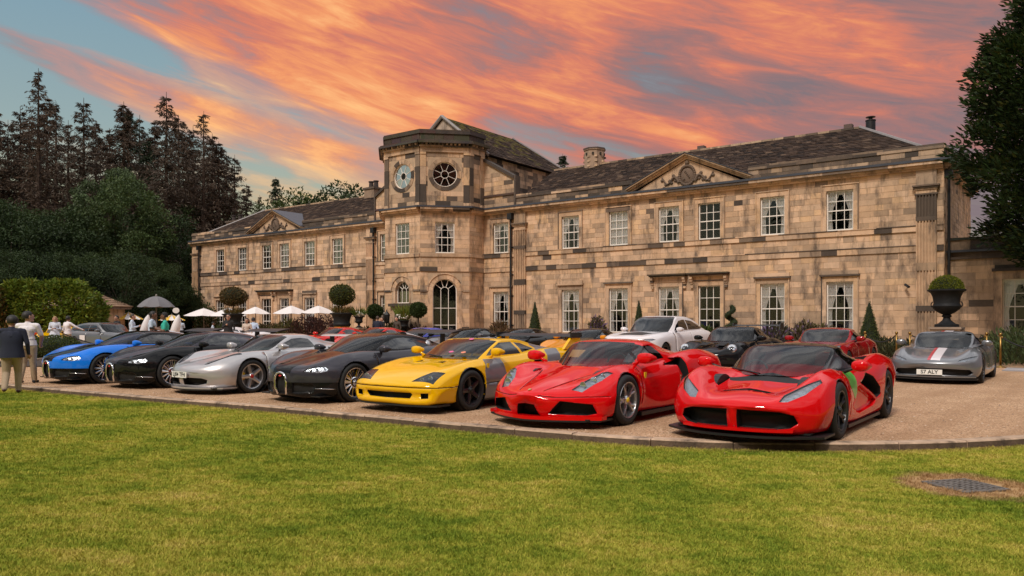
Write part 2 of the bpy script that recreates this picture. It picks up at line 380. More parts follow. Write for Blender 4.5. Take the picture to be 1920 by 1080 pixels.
def wing(mir):
    W = 1.2
    ops = []
    sg = -1 if mir else 1
    mx = lambda x: 2*CX-x if mir else x
    paler = .0 if mir else .03
    styles_u = ['tied','net','tied','none','tied','tied']
    for i,x in enumerate(UP+[-24.35]):
        xc = mx(x)
        ops.append((xc-W/2,xc+W/2,UZ0,UZ1))
        door = (i == 3)
        ops.append((xc-W/2,xc+W/2,.30 if door else LZ0,LZ1))
        # stone surrounds
        aw = .24
        ar0 = FB(FRONT); ar1 = FB(FRONT)
        for (z0,z1,low) in ((UZ0,UZ1,0),(.30 if door else LZ0,LZ1,1)):
            ar = ar1 if low else ar0
            for sx in (-1,1):
                a,b = sorted((xc+sx*W/2, xc+sx*(W/2+aw))); zz = z0-.02
                while zz < z1-.01:
                    e = min(z1, zz+rs.uniform(.5,.9)); e = z1 if z1-e < .3 else e
                    ar.box(a,b,zz,e-.004,-.2,.055,None,.0,.12); zz = e
                ar.box(*( (a,a+.05) if sx<0 else (b-.05,b)),z0-.02,z1+aw,.05,.085,None,.15,.5)
            ar.box(xc-W/2-aw,xc+W/2+aw,z1,z1+aw,-.2,.056,None,.03,.3)
            ar.box(xc-W/2-aw-.01,xc+W/2+aw+.01,z1+aw,z1+aw+.05,-.01,.095,None,.25,.5)
            if low:
                if i in (2,3): pass
                elif i == 6: ar.box(xc-W/2-aw-.1,xc+W/2+aw+.1,z1+aw+.05,z1+aw+.13,-.01,.15,None,.4,.6)
                else:
                    ar.box(xc-W/2-aw,xc+W/2+aw,z1+aw+.05,z1+aw+.28,-.01,.07,None,.05,.5)
                    ar.box(xc-W/2-aw-.06,xc+W/2+aw+.06,z1+aw+.02,z1+aw+.10,-.005,.17,None,.7,.3)
        ar0.mb.build('window_surround', M_STONE, house); ar1.mb.build('window_surround', M_STONE, house)
        if i < 6 or not mir:
            st = styles_u[i] if i < 6 else 'tied'
            sash_window(FRONT, xc, UZ0, UZ1, W, 3, 4, -.10, 'net' if mir and i in (2,4) else st, panes=not mir)
            sash_window(FRONT, xc, .30 if door else LZ0, LZ1, W, 3, 5 if door else 4, -.10, 'none' if door else 'tied', panes=not mir)
        else:
            sash_window(FRONT, xc, UZ0, UZ1, W, 3, 4, -.10, 'net', panes=False); sash_window(FRONT, xc, LZ0, LZ1, W, 3, 4, -.14, 'tied', panes=False)
    # hoods on consoles over the middle pair
    for x in (-13.02,-10.75):
        xc = mx(x); ar = FB(FRONT)
        ar.box(xc-1.05,xc+1.05,3.86,3.93,-.01,.34,None,1,0); ar.box(xc-1.10,xc+1.10,3.93,4.0,-.01,.42,None,.9,.1); ar.box(xc-1.0,xc+1.0,3.80,3.86,-.01,.26,None,.2,.6)
        ar.box(xc-.9,xc+.9,3.57,3.80,-.01,.06,None,.02,.3)
        for sx in (-1,1):
            c = xc+sx*.93
            for q,(dz,dd) in enumerate(((.0,.30),(.12,.24),(.24,.16),(.36,.11),(.46,.14))): ar.box(c-.075,c+.075,3.80-dz-.12,3.80-dz-.005,-.01,dd,None,.1,.5)
        ar.mb.build('window_hood', M_STONE, house)
    a,b = side(mir,-25.73,0)
    wall_with_holes(wallmb, FRONT, a, b, 0, 8.2, ops)
    ex = [(p-.24,q+.24,r_-.02,t+.24) for p,q,r_,t in ops]
    pil = [side(mir,-23.27,-22.42), side(mir,-1.09,-.27)]
    exx = ex + [(p,q,.0,8.2) for p,q in pil]
    exx += [(mx(-11.885)-2.2,mx(-11.885)+2.2,3.45,4.0)]
    sf = (lambda x,z: .004) if mir else (lambda x,z: .03 if z>7.4 else .008)
    lm = (.5,1.0) if mir else (.36,.85)
    for (z0,z1) in ((.5,4.55),(4.85,5.45),(5.72,8.15)):
        ashlar(FRONT, a, b, z0, z1, exx, .285, *lm, grey=.20 if mir else .36, lst=stones, sootfn=sf)
    # the middle three bays under the pediment stand a little forward
    # plinth and bands
    pc = side(mir,-22.42,-1.09); plk = side(mir,-25.73,-23.27); pe = side(mir,-.27,0)
    for (p,q) in (pc,plk,pe):
        for nm,rr_ in (('plinth',((0,.5,.07,1.1,.05,.5),)),('string_band',((4.56,4.82,.075,.85,.42,.3),(4.82,4.86,.10,1.9,.35,.4))),('sill_band',((5.46,5.69,.085,.8,.48,.25),(5.69,5.73,.115,1.7,.5,.3)))):
            f_ = FB(FRONT)
            for (z0,z1,dd,stp,so,gr) in rr_: f_.run(p,q,z0,z1,-.01,dd,stp,so,gr)
            f_.mb.build(nm, M_STONE, house)
    # pilasters, fluted, on blocks
    for (p,q) in pil:
        pm = FB(FRONT)
        w = q-p; zz = .0
        pm.box(p-.05,q+.05,0,.55,-.01,.2,None,.1,.4); pm.box(p-.03,q+.03,.55,.68,-.01,.17,None,.1,.4)
        blocks = [(.68,1.9,0),(1.9,2.15,1),(2.15,3.7,0),(3.7,4.05,1),(4.05,5.9,0),(5.9,6.1,1),(6.1,7.05,0)]
        for (z0,z1,pl) in blocks:
            c = stone_col(.6,.4) if pl and not mir else stone_col(.02,.25)
            pm.box(p,q,z0,z1,-.01,.10,c)
            if mir and pl == 0: c = stone_col(0,.1)
            nf = 6; fw = (w-.08)/nf
            if not pl:
                for k in range(nf+1):
                    cx = p+.04+k*fw; pm.box(cx-.026,cx+.026,z0,z1,.095,.165,c)
            else: pm.box(p,q,z0+.004,z1-.004,.095,.168,c)
        pm.box(p-.05,q+.05,7.05,7.12,-.01,.18,None,.2,.4); pm.box(p,q,7.12,7.28,-.01,.13,None,.05,.3)
        for k,(g,dd) in enumerate(((.04,.18),(.09,.23),(.13,.28))): pm.box(p-g,q+g,7.28+k*.07,7.345+k*.07,-.01,dd,None,.45,.4)
        pm.box(p,q,7.49,8.15,-.01,.12,None,.02,.3)
        pm.mb.build('pilaster', M_STONE, house)
    # entablature, cornice with lead, parapet
    for (p,q) in (side(mir,-25.73,-15.35), side(mir,-8.55,.0), side(mir,-15.35,-8.55)):
        corn = FB(FRONT); corn.run(p,q,8.15,8.24,-.35,.16,2.2,.05,.3); corn.run(p,q,8.24,8.34,-.35,.26,2.2,.03,.2); corn.run(p,q,8.34,8.47,-.35,.40,2.2,.1,.25)
        corn.mb.build('cornice', M_STONE, house)
        MB().obox((p,-.44,8.47),(q-p,0,0),(0,.46,0.03),(0,0,.11)).build('lead_flashing', M_LEAD, house)
    for (p,q) in (side(mir,-23.3,-15.2), side(mir,-8.7,0)):
        ashlar((Vector((0,.0,0)),X,YF), p, q, 8.55, 9.06, (), .255, .5, 1.0, lst=par_st, soot=.72, grey=.25, depth=(.01,.03))
        wall_with_holes(wallmb, (Vector((0,.0,0)),X,YF), p, q, 8.2, 9.06, (), .3)
        corn = FB(FRONT); corn.run(p,q,9.06,9.18,-.33,.07,1.3,.85,.1); corn.run(p,q,9.18,9.28,-.34,.03,1.5,.85,.1); corn.mb.build('parapet_coping', M_STONE, house)
    p,q = side(mir,-15.2,-8.7); wall_with_holes(wallmb, FRONT, p, q, 8.2, 8.56, (), .3)
    # pediment
    pl,pr,ap = mx(-15.45),mx(-8.45),mx(-11.95)
    lo,hi = min(pl,pr),max(pl,pr)
    tm = MB(); tm.prism([(lo+.35,-.06,8.52),(hi-.35,-.06,8.52),(ap,-.06,10.02)],(0,.5,0),0,(.56,.39,.26))
    tm.build('tympanum', M_STONE, house)
    rk = MB()
    for (xa,xb) in ((lo,ap),(hi,ap)):
        for (dz,t,dd,c) in ((0,.09,.14,(.60,.42,.28)),(.09,.10,.26,(.55,.38,.25)),(.19,.08,.40,(.42,.30,.20))):
            za,zb = 8.50+dz,10.05+dz
            rk.prism([(xa,.0,za),(xb,.0,zb),(xb,0,zb+t-.006),(xa,0,za+t-.006)] if xa<xb else [(xb,0,zb),(xa,0,za),(xa,0,za+t-.006),(xb,0,zb+t-.006)],(0,-dd,0),0,c)
    rk.build('raking_cornice', M_STONE, house)
    ld = MB()
    for (xa,xb) in ((lo,ap),(hi,ap)):
        za,zb = 8.50+.272,10.05+.272
        q4 = [(xa,-.44,za),(xb,-.44,zb),(xb,-.44,zb+.04),(xa,-.44,za+.04)]
        if xa > xb: q4 = [q4[1],q4[0],q4[3],q4[2]]
        ld.prism(q4,(0,3.2,0))
    ld.build('pediment_lead', M_LEAD, house)
    cart = MB(); cc = (.14,.10,.075)
    cz = 9.18
    for k in range(28):                                  # carved shield with a rope border and foliage scrolls
        a = 2*math.pi*k/28; cart.ball((ap+.43*math.cos(a),-.10,cz+.50*math.sin(a)),.085,6,4,0,cc)
    cart.ball((ap,-.05,cz),(.40,.09,.46),14,8,0,(.17,.12,.09)); cart.ball((ap,-.10,cz+.66),.12,8,6,0,cc)
    for q in range(6): cart.ball((ap-.15+.06*q,-.14,cz-.2+.08*((q*5)%6)),.055,6,4,0,cc)
    for sx in (-1,1):
        pts = [(ap+sx*(.45+.11*t),-.10,cz-.33+.22*math.sin(t*.75)+.03*t) for t in np.linspace(0,9,18)]
        cart.tube(pts,[.10-.004*i for i in range(18)],6,0,cc)
        for q in range(9):
            t = q+.5; cart.ball((ap+sx*(.5+.11*t),-.09,cz-.28+.22*math.sin(t*.75)+.13*(-1)**q),(.10,.06,.085),6,4,0,cc)
    auto_smooth(cart.build('carved_cartouche', M_STONE, house),60)
    # drainpipe down the joint
    for x in ((-23.5,) if not mir else (-23.2,-1.35)):
        xc = mx(x); d = MB(); d.tube([(xc,-.16,.1),(xc,-.16,7.75)],.065,10); d.box(xc-.16,xc+.16,-.34,-.02,7.75,8.12)
        for z in (1.2,3.0,4.3,6.0,7.2): d.tube([(xc,-.16,z),(xc,-.16,z+.09)],.085,10); d.box(xc-.15,xc+.15,-.06,-.02,z,z+.08)
        auto_smooth(d.build('drainpipe', M_IRON, house))
    # side and back walls, roof deck
    a,b = side(mir,-23.3,0); ext = b if not mir else a; D = 9.5
    end = (Vector((ext,0,0)),Vector((0,1,0)),Vector((1 if not mir else -1,0,0)))
    wallmb.box(ext-(.38 if not mir else 0)+(0), ext+(0 if not mir else .38), .001, D, 0, 9.06); wallmb.box(a,b,D-.3,D,0,8.9)
    if not mir:
        ashlar(end,.02,D,0,8.15,(),.2,.25,.5,.02,.1,lst=stones,depth=(.006,.02)); ashlar(end,.02,D,8.55,9.06,(),.255,.5,1,.5,.3,lst=par_st)
        e2 = FB(end); e2.run(0,D,8.15,8.24,-.3,.16,2); e2.run(0,D,8.24,8.34,-.3,.26,2); e2.run(0,D,8.34,8.47,-.3,.40,2); e2.run(-.0,D,9.06,9.28,-.3,.05,1.3,.85,.1)
        e2.mb.build('end_cornice', M_STONE, house)
        MB().obox((.0,-.44,8.475),(.44,0,0),(0,D,0),(0,0,.10)).build('lead_flashing', M_LEAD, house)
        d = MB(); d.tube([(.16,.25,.1),(.16,.25,7.9)],.06,10); d.box(.0,.3,.1,.4,7.8,8.1); auto_smooth(d.build('drainpipe', M_IRON, house))
wing(False); wing(True)
# ---- the tower: half an octagon of 3.03 m sides on the middle of the front
S8 = 3.03; RT = 1.43; DG = S8/math.sqrt(2); PR = RT+DG
xr, xl = CX+S8/2+DG, CX-S8/2-DG
pts8 = [Vector((xr,0,0)),Vector((xr,-RT,0)),Vector((CX+S8/2,-PR,0)),Vector((CX-S8/2,-PR,0)),Vector((xl,-RT,0)),Vector((xl,0,0))]
faces8 = []
for i in range(5):
    b,a = pts8[i],pts8[i+1]; d = (b-a); ln = d.length; d.normalize(); n = Vector((d.y,-d.x,0)); faces8.append(((a,d,n),ln))
tst = []
def arch_pts(cx,z,r,k=14): return [(cx+r*math.cos(math.pi*i/k),z+r*math.sin(math.pi*i/k)) for i in range(k+1)]
def ring_piece(fr,cx,z,r0,r1,a0,a1,d0,d1,mb,c,k=3):
    o,dx,n = fr
    P = lambda r,a,d: o+dx*(cx+r*math.cos(a))+Vector((0,0,z+r*math.sin(a)))+n*d
    for i in range(k):
        b0,b1 = a0+(a1-a0)*i/k, a0+(a1-a0)*(i+1)/k
        vs = [P(r0,b0,d1),P(r1,b0,d1),P(r1,b1,d1),P(r0,b1,d1),P(r0,b0,d0),P(r1,b0,d0),P(r1,b1,d0),P(r0,b1,d0)]
        mb.add(vs,[(0,1,2,3),(1,5,6,2),(0,3,7,4),(3,2,6,7),(0,4,5,1)],0,c)
def hole_filler(fr,cx,z,r,sq,zlo,zhi,mb,round_full,thick=.38):
    """wall around a round or arched hole inside its square opening"""
    o,dx,n = fr; P = lambda x,zz,d: o+dx*x+Vector((0,0,zz))+n*d
    k = 32 if round_full else 16; A0 = 0
    rng = range(k) if round_full else range(k)
    tot = 2*math.pi if round_full else math.pi
    def edge(a):
        c,s_ = math.cos(a),math.sin(a); t = min(sq/abs(c) if abs(c)>1e-6 else 9, ((zhi-z) if s_>0 else (z-zlo))/abs(s_) if abs(s_)>1e-6 else 9); return (cx+c*t,z+s_*t)
    for i in rng:
        a,b = tot*i/k,tot*(i+1)/k
        p0,p1 = (cx+r*math.cos(a),z+r*math.sin(a)),(cx+r*math.cos(b),z+r*math.sin(b)); q0,q1 = edge(a),edge(b)
        mb.add([P(*p0,0),P(*q0,0),P(*q1,0),P(*p1,0)],[(0,1,2,3)]); mb.add([P(*p0,0),P(*p1,0),P(*p1,-thick),P(*p0,-thick)],[(0,1,2,3)])
def disc_window(fr,cx,z,r):
    o,dx,n = fr; e = empty('window', o+dx*cx+n*(-.12)+Vector((0,0,z)), math.atan2(dx.y,dx.x), house)
    mb = MB(); k=40
    for (r0,r1) in ((r-.04,r+.01),(.215,.24)):
        for i in range(k):
            a,b = 2*math.pi*i/k,2*math.pi*(i+1)/k
            q = lambda rr,aa,y: (rr*math.cos(aa),y,rr*math.sin(aa))
            mb.add([q(r0,a,-.03),q(r1,a,-.03),q(r1,b,-.03),q(r0,b,-.03),q(r0,a,.03),q(r0,b,.03),q(r1,a,.03),q(r1,b,.03)],[(0,1,2,3),(0,3,5,4),(1,6,7,2)])
    for i in range(8):
        a = 2*math.pi*(i+.5)/8; c,s_ = math.cos(a),math.sin(a); t = .010
        mb.obox((.24*c-t*s_*-1*-1,-.025,.24*s_+t*c*-1),(c*(r-.29),0,s_*(r-.29)),(0,.05,0),(-s_*2*t,0,c*2*t))
    mb.build('sash_frame', M_WHITE, e)
    for i in range(8):
        a0,a1 = 2*math.pi*(i-.5)/8,2*math.pi*(i+.5)/8
        ps = [(.245*math.cos(a0+(a1-a0)*j/5),0,.245*math.sin(a0+(a1-a0)*j/5)) for j in range(6)]+[((r-.06)*math.cos(a1+(a0-a1)*j/5),0,(r-.06)*math.sin(a1+(a0-a1)*j/5)) for j in range(6)]
        p = MB().add(ps,[tuple(range(12))]).build('pane', M_PANE, e); p.rotation_euler = (rs.gauss(0,.01),0,0)
    MB().add([(.2*math.cos(2*math.pi*j/20),0,.2*math.sin(2*math.pi*j/20)) for j in range(20)],[tuple(range(20))]).build('pane', M_PANE, e)
def arch_window(fr,cx,z0,zs,r,cols,rows,style):
    o,dx,n = fr; e = empty('window', o+dx*cx+n*(-.2)+Vector((0,0,0)), math.atan2(dx.y,dx.x), house)
    mb = MB(); fw = .05; gb = .018; w = 2*r
    mb.box(-r,-r+fw,-.03,.05,z0,zs); mb.box(r-fw,r,-.03,.05,z0,zs); mb.box(-r+fw,r-fw,-.03,.05,z0,z0+fw)
    k=20
    def ring(r0,r1):
        for i in range(k):
            a,b = math.pi*i/k,math.pi*(i+1)/k; q = lambda rr,aa,y: (rr*math.cos(aa),y,zs+rr*math.sin(aa))
            mb.add([q(r0,a,-.03),q(r1,a,-.03),q(r1,b,-.03),q(r0,b,-.03),q(r0,a,.05),q(r0,b,.05)],[(0,1,2,3),(0,3,5,4)])
    ring(r-fw,r); ri = r*2/cols*.5; ring(ri-.016,ri+.016)
    pw = (w-2*fw)/cols; ph = (zs-z0-fw)/rows
    for i in range(1,cols): mb.box(-r+fw+i*pw-gb,-r+fw+i*pw+gb,-.02,.02,z0+fw,zs)
    for j in range(1,rows+1): mb.box(-r+fw,r-fw,-.022,.018,z0+fw+j*ph-gb,z0+fw+j*ph+gb) if j < rows else None
    for a in (R(36),R(72),R(108),R(144)):
        c,s_ = math.cos(a),math.sin(a); mb.obox((ri*c+gb*s_,-.02,zs+ri*s_-gb*c),(c*(r-ri-.03),0,s_*(r-ri-.03)),(0,.04,0),(-s_*2*gb,0,c*2*gb))
    mb.build('sash_frame', M_WHITE, e)
    pm = pane_mesh(pw-.02,ph-.02)
    for i in range(cols):
        for j in range(rows):
            p = link('pane', pm, e, (-r+fw+(i+.5)*pw,.0,z0+fw+(j+.5)*ph)); p.rotation_euler = (rs.gauss(0,.006),0,rs.gauss(0,.006))
    MB().add([((r-.03)*math.cos(math.pi*j/20),0,zs+(r-.03)*math.sin(math.pi*j/20)) for j in range(21)],[tuple(range(21))]).build('pane', M_PANE, e)
for i,(fr,ln) in enumerate(faces8):
    c = ln/2; ops = []; rounds = []
    main = i in (1,2,3)
    if main:
        ops.append((c-.6,c+.6,UZ0-.05,UZ1))
        rr = .76; zc = 10.55
        ops.append((c-rr-.1,c+rr+.1,zc-rr-.1,zc+rr+.1)); rounds.append((c,zc,rr))
        if i == 1: ops.append((c-.75,c+.75,.15,4.1))
        elif i == 2: ops.append((c-.72,c+.72,2.62,4.05)); ops.append((c-.6,c+.6,.05,2.3))
        else: ops.append((c-.75,c+.75,.15,4.1))
    wall_with_holes(wallmb, fr, 0, ln, 0, 13.2, ops)
    ex = list(ops)
    if main:
        hole_filler(fr,c,10.55,.76,.86,10.55-.86,10.55+.86,wallmb,True)
        disc_window(fr,c,10.55,.76)
        sash_window(fr, c, UZ0-.05, UZ1, 1.2, 3, 4, -.12, 'tied')
        ex.append((c-1.05,c+1.05,9.55,11.55))
        ttrim = MB()
        for q in range(12):                              # ring of long voussoirs round the disc
            a = 2*math.pi*q/12; dn = math.sin(a) < -.35
            ring_piece(fr,c,10.55,.77,1.02,a-math.pi/12+.01,a+math.pi/12-.01,-.01,.03,ttrim,stone_col(.85 if dn else .15,.3))
        ttrim.build('voussoir_ring', M_STONE, house); ttrim = MB()
        r0 = .75 if i != 2 else .60
        zs = 3.35 if i != 2 else 3.38
        ex.append((c-r0-.3,c+r0+.3,2.4 if i==2 else 0,zs+r0+.32))
        hole_filler(fr,c,zs,r0,.75 if i!=2 else .72,zs,4.1 if i!=2 else 4.05,wallmb,False)
        for q in range(11): ring_piece(fr,c,zs,r0,r0+.30,math.pi*q/11+.006,math.pi*(q+1)/11-.006,-.25,.03,ttrim,stone_col(0,.1),2)
        for q in range(14): ring_piece(fr,c,zs,r0+.30,r0+.36,math.pi*q/14,math.pi*(q+1)/14-.002,-.01,.08,ttrim,stone_col(.02,.4),2)
        ttrim.build('voussoir_arch', M_STONE, house)
        f = FB(fr)
        if i != 2:
            for sx in (-1,1):
                f = FB(fr); zz=.1
                while zz < zs-.05:
                    e = min(zs,zz+.42); a,b = sorted((c+sx*r0,c+sx*(r0+.3))); f.box(a,b,zz,e-.005,-.25,.03,None,0,.12); zz=e
                f.mb.build('arch_jamb', M_STONE, house)
            f = FB(fr); arch_window(fr,c,.15,zs,r0,3,3,'none')
        else:
            for sx in (-1,1):
                a,b = sorted((c+sx*r0,c+sx*(r0+.14))); f = FB(fr); f.box(a,b,2.62,zs,-.25,.03,None,0,.15); f.mb.build('window_jamb', M_STONE, house)
            f = FB(fr); f.box(c-1.0,c+1.0,2.42,2.60,-.01,.26,None,.9,.1); f.box(c-.9,c+.9,2.28,2.42,-.01,.14,None,.4,.4)
            arch_window(fr,c,2.62,zs,r0,3,1,'none')
            for sx in (-1,1): a,b = sorted((c+sx*.6,c+sx*.8)); f.box(a,b,.05,2.27,-.1,.06,None,.1,.4)
            o,dx,n = fr; dr = empty('entrance_door', o+dx*c+n*(-.22)+Vector((0,0,.05)), math.atan2(dx.y,dx.x), house)
            M_DOOR = mat('dark_door_paint',(.015,.017,.02),.35)
            MB().box(-.6,.6,0,.06,0,2.24).build('door_leaf', M_DOOR, dr)
            for px_ in (-.3,.3):
                for pz in (.25,1.2): MB().box(px_-.2,px_+.2,-.025,-.001,pz,pz+.75).build('panel', M_DOOR, dr)
            MB().ball((.05,-.06,1.05),.035).build('handle', mat('brass',(.55,.36,.12),.3,1.0), dr)
        # springing band
        L0 = [(0,c-r0-.36),(c+r0+.36,ln)]
        if f.mb.f: f.mb.build('door_surround', M_STONE, house)
        for p,q in L0:
            f = FB(fr); f.run(p,q,zs-.05,zs+.07,-.01,.07,1.0,.6,.3); f.mb.build('springing_band', M_STONE, house)
    else: pass
    # edge pilasters on the upper storey
    if main or i == 0:
        pf = FB(fr)
        for (p,q) in ((.0,.36),(ln-.36,ln)):
            for (z0,z1) in ((8.62,8.8),(8.8,9.9),(9.9,11.0),(11.0,11.75),(11.75,11.9)): pf.box(p,q,z0,z1-.012,-.01,.06 if z1-z0>.2 else .1,None,.75 if z0<11 and z1-z0>.2 else .2,.1)
        pf.mb.build('corner_pilaster', M_STONE, house)
        ex += [(0,.36,8.6,11.9),(ln-.36,ln,8.6,11.9)]
    ashlar(fr,0,ln,.0,4.55,ex,.29,.55,1.1,.01,.12,lst=tst); ashlar(fr,0,ln,4.85,5.45,ex,.29,.55,1.1,.06,.2,lst=tst)
    ashlar(fr,0,ln,5.72,8.15,ex,.285,.55,1.1,.0,.12,lst=tst); ashlar(fr,0,ln,8.6,11.9,ex,.3,.5,.95,.12,.3,lst=tst,sootfn=lambda x,z: .38 if z<9.6 else .14)
    b = FB(fr); b.run(0,ln,4.56,4.82,-.01,.075,1.2,.35,.3); b.mb.build('string_band', M_STONE, house); b = FB(fr); b.run(0,ln,5.46,5.66,-.01,.085,1.2,.45,.35); b.mb.build('sill_band', M_STONE, house); b = FB(fr); b.run(0,ln,8.15,8.24,-.3,.14,2); b.run(0,ln,8.24,8.36,-.3,.24,2); b.run(0,ln,8.36,8.47,-.3,.36,2,.2,.3); b.mb.build('cornice', M_STONE, house); b = FB(fr)
    b.run(0,ln,11.9,12.2,-.02,.10,1.6,.01,.15); b.run(-.05,ln+.05,12.2,12.3,-.02,.2,1.6,.6,.3)
    nd = int(ln/.24)
    for q in range(nd): b.box((q+.25)*ln/nd,(q+.75)*ln/nd,12.3,12.4,-.02,.3,None,.5,.3)
    b.run(-.12,ln+.12,12.40,12.52,-.3,.42,1.5,1,0); b.run(-.08,ln+.08,12.52,12.60,-.3,.34,1.5,1,0)
    b.run(0,ln,12.6,13.02,-.3,.06,.75,.95,.05,.014); b.run(-.06,ln+.06,13.02,13.2,-.32,.13,1.4,1,0); b.run(-.04,ln+.04,13.2,13.28,-.32,.09,1.4,1,0)
    b.mb.build('tower_parapet', M_STONE, house)
    o,dx,n = fr; MB().obox(o+dx*(-.14)+n*.40+Vector((0,0,8.47)), dx*(ln+.28), -n*.45+Vector((0,0,.03)), Vector((0,0,.10))).build('lead_flashing', M_LEAD, house)
# near-black sheets added behind the windows so the interiors read as dark
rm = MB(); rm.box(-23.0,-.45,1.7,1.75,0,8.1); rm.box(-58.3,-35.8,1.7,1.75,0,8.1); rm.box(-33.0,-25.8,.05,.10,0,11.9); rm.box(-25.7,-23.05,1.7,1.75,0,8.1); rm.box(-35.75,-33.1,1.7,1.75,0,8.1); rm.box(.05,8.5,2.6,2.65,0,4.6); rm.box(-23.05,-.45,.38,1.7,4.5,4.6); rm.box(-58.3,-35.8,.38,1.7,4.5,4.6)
rm.build('dark_backing', M_DARK, house)
# central block behind the tower with its own steep roof, and raking shoulders down to the wings
wallmb.box(xl,xr,.4,.75,8.2,12.0); wallmb.box(xr-.38,xr,.4,10.5,8.2,12.0); wallmb.box(xl,xl+.38,.4,10.5,8.2,12.0); wallmb.box(xl,xr,10.2,10.5,0,12)
wallmb.add([(xl,.0,13.1),(xr,.0,13.1),(xr,-RT,13.1),(CX+S8/2,-PR,13.1),(CX-S8/2,-PR,13.1),(xl,-RT,13.1)],[(0,5,4,3,2,1)])
endR = (Vector((xr,.4,0)),Vector((0,1,0)),Vector((1,0,0))); ashlar(endR,0,10,9.0,12.0,(),.25,.3,.7,.45,.3,lst=tst)
sh = FB(FRONT)
for mir in (0,1):
    a,b = side(mir,-25.73,-23.3); inn,out = (a,b) if not mir else (b,a)
    wallmb.prism([(min(a,b),0,8.2),(max(a,b),0,8.2),(max(a,b),0,10.3 if not mir else 11.7),(min(a,b),0,11.7 if not mir else 10.3)],(0,.4,0))
    for k in range(8):
        z0,z1 = 8.56+k*.28,8.56+(k+1)*.28-.006; 
        f = 1.0 if z1 < 10.2 else max(0,(11.55-z1)/(1.4))
        if f > .1: ashlar(FRONT,*sorted((inn,inn+(out-inn)*f)),z0,z1,(),.3,.5,1.0,.12,.3,lst=tst)
    q4 = [(inn,-.14,11.62),(out,-.14,10.26),(out,-.14,10.46),(inn,-.14,11.82)]
    sh.mb.prism(q4 if inn<out else [q4[1],q4[0],q4[3],q4[2]],(0,.6,0),0,(.06,.047,.04))
    sh.box(*sorted((out,out+(.12 if not mir else -.12))),8.56,10.46,-.4,.1,(.10,.075,.06)); sh.box(min(a,b),max(a,b),9.3,9.42,-.01,.08,None,.9,.1)
sh.mb.build('raking_shoulder', M_STONE, house)
# annex at the right end, lower, set back
AN = (Vector((0,.9,0)),X,YF); aop = [(2.10,3.40,.9,3.28)]
anm = MB(); wall_with_holes(anm, AN, .0, 9.0, 0, 5.0, aop); anm.box(.0,9,1.3,7,4.7,4.95); anm.box(8.6,9,1.3,7,0,4.7); anm.box(0.02,9,6.6,7,0,4.7)
anm.build('annex_wall', M_MORTAR, house)
ast = []; ashlar(AN,.02,9,0,4.2,[(1.78,3.72,.85,3.62)],.30,.5,1.15,.10,.62,lst=ast,depth=(.008,.02))
af = FB(AN); af.run(.02,9,4.2,4.5,-.01,.1,1.2,.5,.5); af.run(.02,9,4.62,5.05,-.3,.03,.9,.45,.4); af.run(.02,9,5.05,5.16,-.32,.1,1.3,.95,.05)
for a,b,z0,z1 in ((1.78,2.10,.85,3.62),(3.40,3.72,.85,3.62),(2.10,3.40,3.28,3.62)): af.box(a,b,z0,z1,-.2,.06,None,.25,.7)
af.box(1.72,3.78,3.62,3.74,-.01,.16,None,.9,.1); af.box(1.72,3.78,.75,.85,-.2,.12,None,.3,.5)
af.mb.build('annex_trim', M_STONE, house); MB().obox((.02,.62,4.5),(9,0,0),(0,.3,.04),(0,0,.09)).build('lead_flashing', M_LEAD, house)
sash_window(AN,2.75,.9,3.28,1.3,3,4,-.12,'tied')
# ---- assemble walls, stones
wall = wallmb.build('wall', M_MORTAR, house)
stones += ast
def dist_key(vs):                                        # how large it shows: size over distance
    p = house_m @ ((vs[0]+vs[2])/2); return -((vs[1]-vs[0]).length*(vs[3]-vs[0]).length)/(p.length**2)
house_m = Matrix.Translation((OX,OY,0)) @ Matrix.Rotation(-TH,4,'Z')
def pieces(lst, name, rest, parent, material, limit=300):
    lst = sorted(lst, key=lambda s: dist_key(s[0]))
    for vs,c in lst[:limit]: MB().add(vs,BOXF,0,c).build(name, material, parent)
    mb = MB()
    for vs,c in lst[limit:]: mb.add(vs,BOXF,0,c)
    if lst[limit:]: tag(mb.build(rest, material, parent), kind='stuff')
pieces(stones+tst+par_st, 'stone', 'far_stonework', wall, M_STONE)
# ---- roofs of stone slates laid in courses
slates = []; roofmb = MB()
def slate_plane(p00, p10, p01, p11, rows=22, wmin=.22, wmax=.48, moss=0.0, r=rs):
    """eave left/right, ridge left/right"""
    p00,p10,p01,p11 = map(Vector,(p00,p10,p01,p11)); roofmb.add([p00,p10,p11,p01],[(0,1,2,3)])
    n = (p10-p00).cross(p01-p00).normalized()
    if n.z < 0: n = -n
    for i in range(rows):
        t0,t1 = i/rows,(i+1.25)/rows
        a,b = p00.lerp(p01,t0),p10.lerp(p11,t0); a1,b1 = p00.lerp(p01,min(t1,1)),p10.lerp(p11,min(t1,1))
        ln = (b-a).length
        if ln < .1: continue
        x = 0
        while x < ln:
            e = min(ln,x+r.uniform(wmin,wmax)*(1.15-.4*t0))
            if ln-e < .15: e = ln
            s0,s1 = (x+.008)/ln,(e-.008)/ln; th = r.uniform(.035,.06); lift = .012
            jj = r.uniform(-.02,.02)
            q0,q1,q2,q3 = a.lerp(b,s0)+(a-a1)*jj,a.lerp(b,s1)+(a-a1)*jj,a1.lerp(b1,s1),a1.lerp(b1,s0)
            k = r.random(); c = (.046,.031,.025) if k<.5 else (.068,.045,.034) if k<.8 else (.028,.021,.019) if k<.93 else (.115,.078,.056)
            if moss and r.random() < moss*(t0**1.5): c = (.10,.082,.025)
            f = r.uniform(.8,1.2); c = tuple(v*f for v in c)
            slates.append(([q0+n*(th+lift),q1+n*(th+lift),q2+n*.03,q3+n*.03,q0+n*lift*.2,q1+n*lift*.2,q2,q3],c)); x = e
